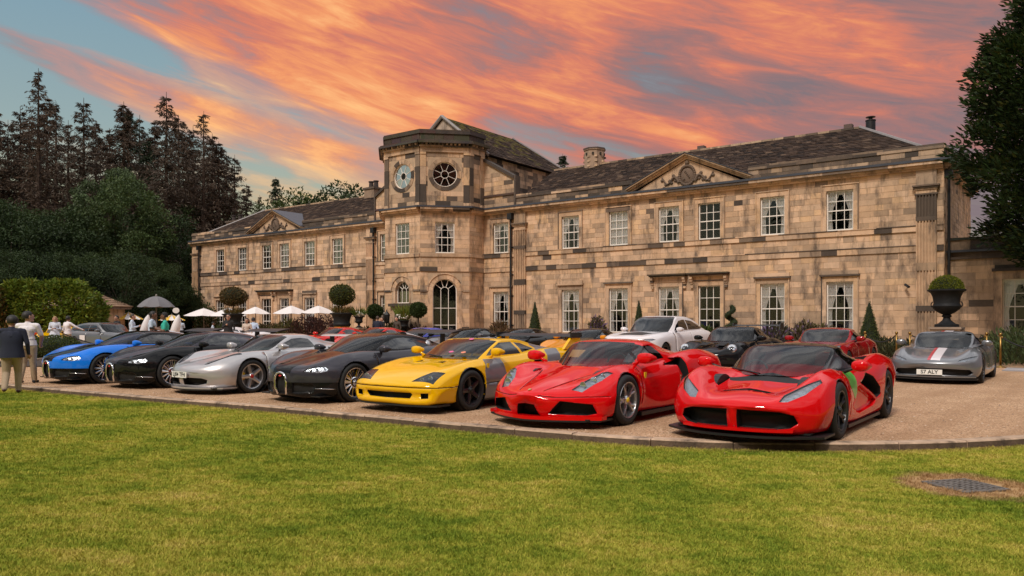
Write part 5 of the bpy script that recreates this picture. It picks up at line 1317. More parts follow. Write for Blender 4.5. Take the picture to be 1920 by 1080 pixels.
def splitter(car, s, z=.10, t=.025, W=.93, fwd=.03, back=.35, m=None, name='splitter', x0=0.0, lift=0.0):
    mb = MB(); xs = np.linspace(-W,W,25)
    xs = [x for x in xs]
    f = [(x,s.sweep(x,0,0)-fwd,z+lift*abs(x)**3) for x in xs]; b = [(x,s.sweep(x,0,0)+back,z+lift*abs(x)**3) for x in xs]; n = len(xs)
    up = lambda L_: [(p[0],p[1],p[2]+t) for p in L_]
    vs = f+b+up(f)+up(b)
    for i in range(n-1):
        pass
    fs = []
    for i in range(n-1): fs += [(i,n+i,n+i+1,i+1),(2*n+i,2*n+i+1,3*n+i+1,3*n+i),(i,i+1,2*n+i+1,2*n+i)]
    fs += [(0,2*n,3*n,n),(n-1,2*n-1,4*n-1,3*n-1)]
    mb.add(vs,fs); return mb.build(name, m or M_BLK, car)
def glasshouse(car, cab, ypil, header, wsmat=None, sgmat=None, tail_tag=0, side_polys=(), roof_mats=None, ws_u=UWIN, roof_split=None, rear=None):
    """cut windscreen and side glass out of the cabin shell; tags: 0 roof paint, 1 windscreen, 2.. side windows, 9 black band"""
    for f in cab.bm.faces:
        c = f.calc_center_median()
        if f[cab.u] > ws_u and c.y < header and f.normal.y < .2: f[cab.tag] = 1
    for k,poly in enumerate(side_polys):
        fs = cab.cut(poly,'side',lambda c,n: n.x > .25)
        cab.paint(fs,2+k)
    link('windscreen', cab.mesh('windscreen',[1],[wsmat or M_WS]), car)
    for k in range(len(side_polys)):
        for sd in ('right','left'):
            me = cab.mesh('side_window',[2+k],[sgmat or M_SG],sd)
            if me: link('side_window', me, car)
def dash(car, y, z, w=.62):
    mb = MB(); mb.prism([(-w,y,z-.3),(-w,y,z),(-w,y+.25,z+.05),(-w,y+.42,z-.02),(-w,y+.42,z-.3)],(2*w,0,0)); mb.build('dashboard', M_INT, car)
def wiper(car, p0, p1):
    mb = MB(); mb.tube([p0,p1],.011,6); mb.build('wiper', M_BLK, car)
def badge(car, loc, m, w=.05, h=.07, name='badge', rot=(0,0,0)):
    mb = MB(); mb.prism([(-w/2,0,-h*.1),(-w*.35,0,-h*.4),(0,0,-h/2),(w*.35,0,-h*.4),(w/2,0,-h*.1),(w/2,0,h/2),(-w/2,0,h/2)],(0,.01,0)); o = mb.build(name,m,car); o.location = loc; o.rotation_euler = rot; return o
def floor_pan(car, y0, y1, W, z=.12):
    MB().box(-W,W,y0,y1,z,z+.02).build('underbody', M_BLK, car)
M_YELBADGE = mat('badge_yellow',(.80,.55,.02),.35,coat=.5)
# ---- long-tailed red hypercar with black roof
def car_redblack():
    red = paint_mat('paint_bright_red',(.66,.004,.006),0,.45); blk = paint_mat('paint_gloss_black',(.008,.008,.009),0,.25)
    car = tag(empty('hybrid_hypercar'),'bright red hypercar with gloss black roof and green sticker on its flank','car','supercars parked along the kerb')
    tab = [(0,.33,.55,.64,.37,.50,.41,.30,.425,.43),(.03,.20,.72,.81,.35,.62,.455,.34,.47,.475),(.10,.14,.82,.90,.36,.70,.53,.38,.50,.51),(.30,.115,.86,.95,.40,.735,.665,.42,.55,.56),
      (.60,.11,.88,.97,.45,.755,.775,.46,.575,.60),(.95,.11,.88,.985,.48,.76,.83,.48,.62,.65),(1.25,.11,.88,.985,.48,.765,.835,.48,.675,.705),(1.6,.11,.90,.95,.42,.80,.79,.5,.75,.77),
      (2.1,.11,.92,.92,.36,.82,.75,.5,.77,.79),(2.7,.11,.92,.95,.45,.84,.80,.5,.82,.85),(3.3,.11,.92,.99,.52,.82,.90,.5,.87,.90),(3.75,.12,.90,.996,.55,.80,.945,.5,.88,.90),
      (4.2,.16,.86,.98,.6,.76,.93,.48,.86,.87),(4.55,.25,.80,.93,.65,.70,.90,.45,.84,.85),(4.70,.40,.70,.85,.68,.62,.84,.4,.80,.81)]
    s = make_body(tab,4.70,.55,(.42,2.3,1.1),W=.98)
    # front openings either side of the pillar
    g = s.cut([(.055,.185),(.40,.175),(.62,.20),(.70,.26),(.66,.35),(.52,.385),(.06,.40)],'front',lambda c,n: c.y < .75 and n.y < -.1); s.recess(g,(0,.16,0),1)
    # hood duct
    g = s.cut([(-.01,.50),(.27,.46),(.30,.53),(.26,.56),(-.01,.60)],'top',lambda c,n: n.z > .3); s.recess(g,(0,0,-.06),1)
    g = s.cut([(-.01,1.03),(.44,1.12),(.50,1.25),(-.01,1.45)],'top',lambda c,n: n.z > .75); s.paint(g,1)
    hl = s.cut([(.50,.495),(.59,.497),(.74,.575),(.85,.70),(.82,.735),(.70,.675),(.52,.565)],'front',lambda c,n: c.y < 1.2 and n.y < .15); s.paint(hl,5)
    sc = s.cut([(2.28,.60),(2.62,.72),(2.85,.66),(3.10,.50),(3.13,.40),(2.95,.36)],'side',lambda c,n: n.x > .1 and c.x > .5); s.recess(sc,(-.25,0,0),1)
    ch = s.cut([(1.72,.33),(2.22,.58),(2.90,.34),(2.75,.27),(2.1,.22)],'side',lambda c,n: n.x > .1 and c.x > .5); s.recess(ch,(-.05,0,0),0)
    gr = s.cut([(1.62,.62),(1.66,.77),(2.06,.78),(2.14,.70),(2.04,.50),(1.96,.36),(1.86,.44)],'side',lambda c,n: n.x > .1 and c.x > .5)
    dl = s.cut([(1.56,.24),(1.575,.24),(1.60,.80),(1.585,.80)],'side',lambda c,n: n.x > .1 and c.x > .5); s.recess(dl,(-.008,0,0),1)
    s.paint(gr,6)
    vt = s.cut([(.55,3.2),(.76,3.1),(.74,3.42),(.55,3.5)],'top',lambda c,n: n.z > .4); s.recess(vt,(0,0,-.06),1)
    wheel_arch(s,1.08,.345,.375); wheel_arch(s,3.73,.355,.39)
    s2 = s; link('body', s.mesh('body',[0,1,6],[red,M_MESH,red]), car)
    st = mat('green_sticker',(.09,.42,.05),.4,coat=.5); tag(link('sticker', s.mesh('sticker',[6],[st],'right',.002), car),'green sticker')
    lamp_part(car,s,5,bulbs=[(.57,.30,.525,.032),(.66,.42,.57,.03)]+[(.66+.03*k,.48+.055*k,.60+.022*k,.012,(.022,.03,.012)) for k in range(6)])
    cab = make_cabin([(1.28,.60,.66,.55,.69,.53,.695,.72),(1.6,.72,.70,.60,.83,.57,.845,.885),(1.95,.79,.70,.605,.965,.57,.985,1.025),(2.25,.81,.70,.58,1.045,.53,1.068,1.10),
      (2.6,.81,.72,.545,1.055,.49,1.08,1.116),(3.1,.76,.76,.48,1.0,.42,1.02,1.075),(3.6,.62,.8,.39,.92,.33,.935,.99),(4.15,.42,.82,.25,.86,.2,.865,.90)],sweep_f=(.33,2,1.0),W=.6)
    glasshouse(car,cab,0,2.17,side_polys=[[(1.72,.80),(2.05,.965),(2.35,1.03),(2.75,1.01),(2.95,.93),(2.95,.84),(2.3,.80)]])
    for f in cab.bm.faces:
        c = f.calc_center_median()
        if f[cab.tag] == 0 and c.y > 3.0: f[cab.tag] = 8
    link('roof', cab.mesh('roof',[0,8],[blk,red]), car)
    splitter(car,s,.085,.025,.95,.045,.4)
    sp = splitter(car,s,.155,.03,.66,.03,.1,red,'front_lip')
    sk = MB(); sk.box(.86,.935,1.5,3.3,.09,.13); sk.box(-.935,-.86,1.5,3.3,.09,.13); sk.build('side_skirt', M_BLK, car)
    for sx in (-1,1): MB().box(sx*.035-.03,sx*.035+.03,-.0,.02,.0,.0)
    for (y,r,w,rr,xx) in ((1.08,.345,.265,.245,.965),(3.73,.36,.345,.26,.975)):
        wm = wheel_meshes(('longtail',y),r,w,rr,(5,'split'),M_GUN)
        for sx in (1,-1): add_wheel(car,wm,sx*(xx-w/2),y,r,M_YEL,None,0,sx); (well(y,r,r+.04,.5,.93) if sx>0 else well(y,r,r+.04,-.5,-.93)).build('wheel_well', M_BLK, car)
    for sx in (1,-1): mirror_part(car,.82,1.72,.80,red,sx,.12,1.0,1)
    wiper(car,(-.10,1.27,.74),(-.62,1.68,.78)); badge(car,(0,.085,.497),M_YELBADGE,.045,.06,rot=(R(-62),0,0))
    seats(car,2.2,.22,m=M_REDP); steering(car,-.36,1.85,.72); dash(car,1.5,.70)
    floor_pan(car,.3,4.5,.8); MB().box(-.75,.75,4.3,4.5,.80,.82)
    tk = MB(); tk.ball((.38,2.02,.955),(.05,.02,.03)); 
    place(car,1580,824,1.08,.965); return car
def wells_and_wheels(car, key, fr, rr, style, mrim, cal=None, hub=None, xw=.93, steer=0.0):
    for i,(y,r,w,rim,xx) in enumerate((fr,rr)):
        wm = wheel_meshes((key,i),r,w,rim,style,mrim)
        for sx in (1,-1):
            add_wheel(car,wm,sx*(xx-w/2),y,r,cal,hub,steer if i == 0 else 0,sx)
            well(y,r,r+.04,sx*.5,sx*xw).build('wheel_well', M_BLK, car)
def outline_tube(car, s, pts, rad, m, name, yoff=-.004, closed=False, both=True, n=6):
    """a trim strip laid along a front-view outline on the skin"""
    from mathutils.bvhtree import BVHTree
    bv = BVHTree.FromBMesh(s.bm); out = []
    for (x,z) in pts:
        h = bv.ray_cast(Vector((abs(x)+1e-4,-2,z)),Vector((0,1,0)))
        if h[0]: out.append((x,h[0].y+yoff,z))
    if len(out) > 2:
        mb = MB(); mb.tube(out,rad,n); return mb.build(name,m,car,True)
def rear_wing(car, y, z, w, chord=.30, m=None, struts=.35, zb=.85, plates=None, tilt=.04, name='rear_wing', my=0.0):
    e = empty(name,(0,0,0),0,car); m = m or M_BLK
    mb = MB(); mb.prism([(-w,y,z),(-w,y+.05,z+.025),(-w,y+chord*.6,z+.03+tilt*.5),(-w,y+chord,z+tilt+.01),(-w,y+chord*.6,z-.005+tilt*.4)],(2*w,0,0)); mb.build('blade',m,e)
    for sx in (-1,1):
        MB().prism([(sx*struts-.015,y+.06,zb),(sx*struts-.015,y+.2,zb),(sx*struts-.015,y+.2,z+.02),(sx*struts-.015,y+.08,z+.0)],(.03,0,0)).build('strut',M_BLK,e)
        if plates: MB().prism([(sx*w-.012,y-.03,z-.10),(sx*w-.012,y+chord+.04,z-.10),(sx*w-.012,y+chord+.06,z+.09),(sx*w-.012,y+.04,z+.09)],(.024,0,0)).build('end_plate',plates,e)
    return e
# ---- rounded coupes with the horseshoe grille
def car_horseshoe(label, side_m, mid_m, low_m, px, py, wing_pale):
    car = tag(empty('grand_hypercar'),label,'car','supercars parked along the kerb')
    tab = [(0,.30,.40,.52,.40,.40,.50,.22,.525,.53),(.03,.18,.60,.73,.38,.54,.565,.28,.59,.595),(.10,.13,.76,.88,.40,.645,.63,.34,.635,.645),(.30,.12,.84,.965,.45,.71,.725,.40,.69,.71),
      (.60,.12,.87,.99,.50,.75,.815,.44,.755,.78),(.9,.12,.88,1.0,.52,.77,.86,.46,.81,.835),(1.25,.12,.88,.985,.50,.79,.875,.48,.86,.88),(1.7,.12,.90,.955,.46,.81,.86,.5,.87,.89),
      (2.4,.12,.92,.955,.48,.83,.87,.5,.9,.93),(3.0,.12,.92,.985,.55,.83,.90,.5,.95,.98),(3.57,.13,.90,1.0,.56,.81,.945,.5,.95,.98),(4.0,.2,.86,.98,.6,.75,.90,.45,.91,.93),(4.3,.3,.78,.9,.62,.66,.82,.4,.84,.86),(4.46,.42,.65,.78,.62,.5,.74,.3,.76,.77)]
    s = make_body(tab,4.46,.85,(.46,2.1,1.05),W=.98)
    hs = [(.115,.165),(.15,.27),(.158,.38),(.135,.465),(.085,.515),(.03,.53)]
    g = s.cut([(-.01,.165)]+hs+[(-.01,.532)],'front',lambda c,n: c.y < .6 and n.y < -.05); s.recess(g,(0,.05,0),1)
    g = s.cut([(.26,.19),(.60,.19),(.66,.30),(.62,.345),(.27,.36)],'front',lambda c,n: c.y < .8 and n.y < -.05); s.recess(g,(0,.05,0),1)
    hl = s.cut([(.47,.555),(.70,.535),(.80,.56),(.815,.61),(.74,.655),(.62,.645),(.50,.60)],'front',lambda c,n: c.y < 1.1 and n.y < .1); s.paint(hl,5)
    top = s.cut([(-.01,-.1),(.20,-.1),(.30,.25),(.44,.75),(.62,1.22),(.66,1.45),(.60,1.6),(-.01,1.6)],'top',lambda c,n: n.z > .25 and c.z > .45); s.paint([f for f in top if f[s.tag]==0],2)
    low = s.cut([(-.01,.0),(1.2,.0),(1.2,.37),(-.01,.37)],'front',lambda c,n: c.y < .7); s.paint([f for f in low if f[s.tag]==0],3)
    for (a,b) in ((1.42,1.435),(2.62,2.632)):
        d = s.cut([(a,.2),(b,.2),(b+.02,.84),(a+.02,.84)],'side',lambda c,n: n.x > .15 and c.x > .5); s.recess(d,(-.008,0,0),1)
    sc = s.cut([(2.68,.36),(2.95,.40),(2.98,.62),(2.76,.70)],'side',lambda c,n: n.x > .1 and c.x > .5); s.recess(sc,(-.12,0,0),1)
    wheel_arch(s,.88,.345,.375); wheel_arch(s,3.58,.355,.385)
    link('body', s.mesh('body',[0,1,2,3],[side_m,M_MESH,mid_m,low_m]), car)
    lamp_part(car,s,5,bulbs=[(.56,.20,.585,.036),(.645,.27,.59,.036),(.73,.36,.595,.032)])
    outline_tube(car,s,[(-x,z) for x,z in hs[::-1]][:-0 or None]+[(0,.532)]+hs[::-1] if False else [(.118,.16)]+hs+[(0,.535)]+[(-x,z) for x,z in hs[::-1]]+[(-.118,.16)],.021,M_CHROME,'horseshoe_surround',-.006)
    sill = MB(); sill.tube([(-.118,.075,.165),(0,.06,.16),(.118,.075,.165)],.018,6); 
    bd = MB(); bd.ball((0,-.004,.475),(.04,.014,.018),12,6); bd.build('oval_badge', mat('badge_red',(.5,.01,.01),.3,coat=.5), car, True)
    outline_tube(car,s,[(.66,.265),(.76,.26),(.84,.255),(.90,.25)],.007,M_CHROME,'bumper_strip',-.003)
    cab = make_cabin([(1.13,.60,.79,.56,.82,.54,.825,.86),(1.5,.75,.80,.645,.96,.605,.975,1.015),(1.9,.81,.82,.63,1.095,.58,1.115,1.15),(2.25,.83,.82,.59,1.15,.53,1.175,1.20),
      (2.7,.82,.84,.54,1.13,.47,1.16,1.195),(3.2,.75,.86,.46,1.06,.4,1.09,1.13),(3.7,.6,.88,.34,.97,.28,.99,1.02),(4.2,.4,.86,.2,.88,.15,.885,.9)],sweep_f=(.36,2,1.0),W=.62)
    glasshouse(car,cab,0,2.02,side_polys=[[(1.66,.90),(1.86,1.02),(2.12,1.095),(2.42,1.11),(2.63,1.085),(2.66,.90)]])
    link('roof', cab.mesh('roof',[0],[mid_m]), car)
    for sx in (-1,1):                                    # pale air scoops on the roof behind the cabin
        mb = MB(); nv = 9; vs = []
        for i in range(nv):
            t = i/(nv-1); y = 2.75+1.05*t; zz = 1.135-.16*t-.03*t*t; r = .125*(1-.55*t); h = .085*(1-.7*t)
            for j in range(9):
                a = math.pi*j/8; vs.append((sx*.27+r*math.cos(a),y,zz+h*math.sin(a)))
        mb.add(vs,[(i*9+j,i*9+j+1,(i+1)*9+j+1,(i+1)*9+j) for i in range(nv-1) for j in range(8)]); mb.build('air_scoop', wing_pale, car, True)
        mb = MB(); mb.add([vs[j] for j in range(9)],[tuple(range(9))]); o = mb.build('scoop_mouth', M_MESH, car); o.location.y = .01
        cp = MB(); cp.lathe([(.075,-.004),(.075,.004),(.02,.012)],18,axis='x'); o = cp.build('fuel_cap', M_ALU, car, True); o.location = (sx*.665,3.08,.985); o.rotation_euler = (0,-sx*R(28),0 if sx>0 else math.pi)
    rear_wing(car,3.75,1.17,.66,.42,low_m if wing_pale is M_ALU else M_BLK,.32,.9,None,.07)
    wells_and_wheels(car,'rounded',(.88,.345,.265,.265,.965),(3.58,.36,.36,.27,.985),(14,'blade'),M_CHROME,None,M_ALU)
    for sx in (1,-1): mirror_part(car,.80,1.62,.86,side_m,sx,.03,.95,1)
    seats(car,2.1,.28); dash(car,1.42,.80); steering(car,.36,1.75,.80); wiper(car,(.05,1.2,.88),(-.45,1.45,.93)); floor_pan(car,.2,4.3,.8)
    sk = MB(); sk.box(.86,.93,1.3,3.2,.08,.13); sk.box(-.93,-.86,1.3,3.2,.08,.13); sk.build('side_skirt', M_BLK, car)
    hd = MB(); hd.box(.955,.975,2.35,2.55,.73,.755); hd.build('door_handle', M_CHROME, car)
    place(car,px,py,.88,.965); return car
# ---- silver open-top-framed coupe with teardrop lamps
def car_silver():
    sil = paint_mat('paint_silver',(.48,.465,.475),.55,.32); car = tag(empty('roadster_supercar'),'silver mid-engined supercar with black and silver five-spoke wheels and a white number plate','car','supercars parked along the kerb')
    tab = [(0,.30,.50,.60,.36,.46,.42,.25,.44,.445),(.03,.20,.66,.77,.34,.58,.48,.32,.50,.505),(.10,.14,.78,.87,.36,.66,.55,.36,.55,.555),(.30,.12,.84,.93,.42,.70,.66,.40,.615,.62),
      (.60,.12,.86,.95,.46,.725,.765,.44,.675,.685),(.95,.12,.87,.96,.48,.735,.815,.46,.735,.745),(1.25,.12,.87,.95,.48,.75,.825,.48,.785,.80),(1.65,.12,.88,.92,.45,.78,.82,.5,.82,.84),
      (2.3,.12,.90,.925,.46,.80,.84,.5,.86,.88),(2.9,.12,.90,.95,.52,.80,.88,.5,.90,.92),(3.7,.13,.88,.96,.55,.77,.92,.5,.92,.94),(4.15,.2,.84,.94,.58,.72,.89,.45,.89,.90),(4.45,.3,.76,.88,.6,.62,.82,.4,.83,.84),(4.61,.42,.62,.76,.62,.5,.74,.3,.76,.77)]
    s = make_body(tab,4.61,.85,(.42,2.2,1.05),W=.94)
    g = s.cut([(.07,.19),(.42,.185),(.60,.22),(.62,.29),(.52,.325),(.07,.335)],'front',lambda c,n: c.y < .7 and n.y < -.05); s.recess(g,(0,.12,0),1)
    hl = s.cut([(.44,.22),(.53,.25),(.72,.55),(.80,.82),(.755,.84),(.62,.62),(.47,.36)],'top',lambda c,n: n.z > .2 and c.z > .4); s.paint(hl,5)
    for pts in ([(1.30,.3),(1.314,.3),(1.34,.80),(1.325,.80)],[(2.42,.3),(2.434,.3),(2.45,.82),(2.436,.82)]):
        d = s.cut(pts,'side',lambda c,n: n.x > .15 and c.x > .5); s.recess(d,(-.008,0,0),1)
    sc = s.cut([(1.36,.46),(1.9,.60),(1.9,.50),(1.5,.30),(1.36,.28)],'side',lambda c,n: n.x > .1 and c.x > .5); s.recess(sc,(-.07,0,0),1)
    sc = s.cut([(2.55,.38),(2.85,.42),(2.88,.68),(2.62,.74)],'side',lambda c,n: n.x > .1 and c.x > .5); s.recess(sc,(-.14,0,0),1)
    wheel_arch(s,.98,.335,.365); wheel_arch(s,3.71,.35,.38)
    link('body', s.mesh('body',[0,1],[sil,M_MESH]), car)
    lamp_part(car,s,5,housing=M_LAMPK,bulbs=[(.53,.47,.60,.042),(.63,.62,.665,.042),(.70,.78,.70,.03)])
    cab = make_cabin([(1.22,.60,.74,.56,.77,.54,.775,.80),(1.55,.72,.76,.615,.89,.58,.90,.935),(1.9,.78,.78,.62,1.03,.575,1.05,1.08),(2.2,.80,.79,.59,1.11,.54,1.135,1.155),
      (2.55,.80,.8,.57,1.115,.51,1.14,1.166),(2.85,.76,.82,.53,1.07,.47,1.09,1.12),(3.2,.66,.86,.46,.99,.4,1.0,1.03),(3.7,.5,.88,.36,.93,.3,.935,.95)],sweep_f=(.33,2,1.0),W=.6)
    glasshouse(car,cab,0,2.08,side_polys=[[(1.74,.865),(1.92,.965),(2.15,1.06),(2.4,1.075),(2.60,1.05),(2.68,.87)]])
    link('roof', cab.mesh('roof',[0],[sil]), car)
    splitter(car,s,.115,.03,.88,.02,.3,sil,'chin_spoiler'); splitter(car,s,.085,.028,.86,.01,.3)
    rear_wing(car,4.0,1.08,.66,.32,sil,.4,.88,None,.04)
    wells_and_wheels(car,'cgt',(.98,.335,.265,.25,.93),(3.71,.35,.335,.262,.945),(5,'star'),M_ALU,M_YEL,mat('hub_red',(.45,.02,.015),.4))
    for sx in (1,-1): mirror_part(car,.79,1.72,.85,sil,sx,.03,.95,1)
    text_plate(car,'LJ04 TFH',(-.02,-.022,.385),.50,.115,R(-3))
    seats(car,2.1,.25); dash(car,1.45,.78); steering(car,-.36,1.8,.78); wiper(car,(.05,1.25,.82),(-.5,1.5,.87)); floor_pan(car,.2,4.3,.8)
    badge(car,(0,.16,.575),M_YELBADGE,.035,.05,rot=(R(-65),0,0)); place(car,474,737,.98,.93); return car
# ---- wedge-shaped yellow berlinetta with big rear wing
def car_yellow():
    yel = paint_mat('paint_yellow',(.80,.44,.002),0,.45); gry = paint_mat('paint_satin_grey',(.20,.20,.22),.3,.4)
    car = tag(empty('berlinetta_supercar'),'yellow wedge-shaped supercar with grey flank panels, black wheels and a tall rear wing','car','supercars parked along the kerb')
    tab = [(0,.20,.83,.85,.30,.82,.41,.42,.425,.425),(.02,.15,.85,.90,.30,.84,.44,.44,.45,.45),(.08,.135,.865,.925,.33,.84,.485,.45,.495,.495),(.30,.13,.87,.94,.40,.83,.59,.48,.595,.60),
      (.60,.13,.88,.95,.45,.82,.685,.48,.68,.69),(.95,.13,.89,.96,.50,.81,.755,.5,.735,.75),(1.25,.13,.89,.965,.50,.81,.795,.52,.775,.785),(1.6,.13,.89,.955,.48,.83,.81,.54,.80,.81),
      (2.2,.13,.90,.965,.5,.85,.83,.54,.83,.84),(2.8,.13,.91,.98,.55,.85,.88,.52,.87,.88),(3.4,.14,.90,.985,.56,.84,.93,.5,.92,.93),(3.95,.2,.88,.98,.6,.82,.93,.5,.92,.93),(4.25,.26,.86,.96,.62,.80,.90,.5,.9,.9),(4.36,.34,.84,.94,.62,.78,.86,.5,.87,.87)]
    s = make_body(tab,4.36,.22,(.22,3.6,1.2),(.05,2,.5),W=.95)
    g = s.cut([(-.01,.235),(.44,.235),(.50,.30),(.47,.325),(-.01,.325)],'front',lambda c,n: c.y < .6 and n.y < -.05); s.recess(g,(0,.08,0),1)
    for (a,b) in ((.64,.77),):
        g = s.cut([(a,.235),(b,.245),(b,.325),(a,.32)],'front',lambda c,n: c.y < .7 and n.y < -.05); s.recess(g,(0,.07,0),1)
    ln = s.cut([(-.01,.398),(1.0,.398),(1.0,.41),(-.01,.41)],'front',lambda c,n: c.y < 1.0 and n.y < .2); s.recess(ln,(0,.012,0),1)
    hl = s.cut([(.45,.09),(.83,.17),(.83,.46),(.60,.42)],'top',lambda c,n: n.z > .2 and c.z > .4); s.paint(hl,5)
    for sx_ in (.18,):
        g = s.cut([(.15,1.02),(.31,.97),(.28,1.12)],'top',lambda c,n: n.z > .4); s.recess(g,(0,0,-.03),1)
    gp = s.cut([(1.28,.13),(1.90,.13),(1.90,.44),(1.80,.80),(1.38,.80),(1.30,.62)],'side',lambda c,n: n.x > .1 and c.x > .5); s.paint(gp,2)
    gp = s.cut([(3.05,.55),(3.5,.55),(3.55,1.0),(3.15,1.0)],'side',lambda c,n: n.x > .05 and c.x > .5); s.paint(gp,2)
    d = s.cut([(1.32,.405),(1.95,.43),(1.95,.442),(1.32,.418)],'side',lambda c,n: n.x > .1 and c.x > .5); s.recess(d,(-.01,0,0),1)
    d = s.cut([(2.0,.445),(3.0,.455),(3.0,.47),(2.0,.46)],'side',lambda c,n: n.x > .1 and c.x > .5); s.recess(d,(-.012,0,0),1)
    sc = s.cut([(2.62,.60),(2.92,.62),(2.95,.80),(2.72,.80)],'side',lambda c,n: n.x > .1 and c.x > .5); s.recess(sc,(-.12,0,0),1)
    wheel_arch(s,.97,.325,.365); wheel_arch(s,3.42,.34,.375)
    link('body', s.mesh('body',[0,1,2],[yel,M_MESH,gry]), car)
    lamp_part(car,s,5,housing=M_LAMPK,bulbs=[(.58,.20,.50,.05),(.70,.26,.53,.045)],bulb_mat=None)
    for sx in (-1,1): MB().box(sx*.72-.05,sx*.72+.05,.33,.35,.52,.56).build('indicator', mat('amber_lens',(.6,.16,.02),.3), car)
    cab = make_cabin([(1.28,.70,.74,.66,.775,.64,.78,.80),(1.6,.74,.76,.645,.90,.615,.91,.935),(1.95,.78,.77,.625,1.04,.59,1.05,1.07),(2.15,.79,.78,.60,1.09,.56,1.105,1.12),
      (2.5,.79,.8,.59,1.095,.55,1.11,1.124),(2.8,.78,.84,.57,1.07,.53,1.085,1.10),(3.2,.74,.88,.55,1.0,.50,1.01,1.02),(3.7,.68,.9,.54,.93,.5,.935,.94)],tens=.5,sweep_f=(.18,2,1.0),W=.66)
    glasshouse(car,cab,0,2.08,side_polys=[[(1.66,.845),(1.80,.845),(1.83,.955)],[(1.84,.845),(1.87,.965),(2.06,1.055),(2.42,1.065),(2.52,.86)],[(2.58,.88),(2.50,1.055),(2.72,1.035),(2.98,.93)]])
    for f in cab.bm.faces:
        c = f.calc_center_median()
        if f[cab.tag] == 0 and c.y > 3.02 and f[cab.u] < .5: f[cab.tag] = 7
    link('roof', cab.mesh('roof',[0,7],[yel,gry]), car)
    splitter(car,s,.115,.025,.90,-.005,.3)
    w = rear_wing(car,3.98,1.13,.88,.32,M_BLK,.84,.88,None,.05)
    for sx in (-1,1):
        MB().prism([(sx*.86-.03,3.75,.90),(sx*.86-.03,4.30,.88),(sx*.86-.03,4.33,1.13),(sx*.86-.03,4.02,1.12)],(.06,0,0)).build('wing_upright', yel, w)
        MB().box(sx*.89-.015,sx*.89+.015,3.98,4.36,1.11,1.21).build('end_plate', M_BLK, w)
    wells_and_wheels(car,'wedge',(.97,.325,.255,.235,.945),(3.42,.34,.335,.24,.965),(5,'star'),M_RIMBLK,mat('caliper_dark_red',(.12,.01,.01),.5))
    for sx in (1,-1): mirror_part(car,.78,1.66,.86,yel,sx,.05,.95)
    for sx in (1,-1): badge(car,(sx*.958,1.36,.70),M_YELBADGE,.06,.08,rot=(0,0,sx*R(90)))
    st1 = mat('sticker_pink',(.7,.12,.3),.5)
    for (x,y,z,m_) in ((.10,1.46,.885,st1),(.36,1.47,.88,mat('sticker_orange',(.75,.25,.15),.5)),(.05,2.06,1.09,st1)):
        mb = MB(); mb.lathe([(.05,0),(.05,.003)],14); o = mb.build('windscreen_sticker', m_, car); o.location = (x,y-.03,z+.02); o.rotation_euler = (R(22),0,0); o.scale = (1,.7,1)
    seats(car,2.1,.25); dash(car,1.5,.78); steering(car,.36,1.85,.80); wiper(car,(.0,1.3,.82),(-.4,1.42,.85)); floor_pan(car,.2,4.2,.8)
    place(car,886,770,.97,.945); return car
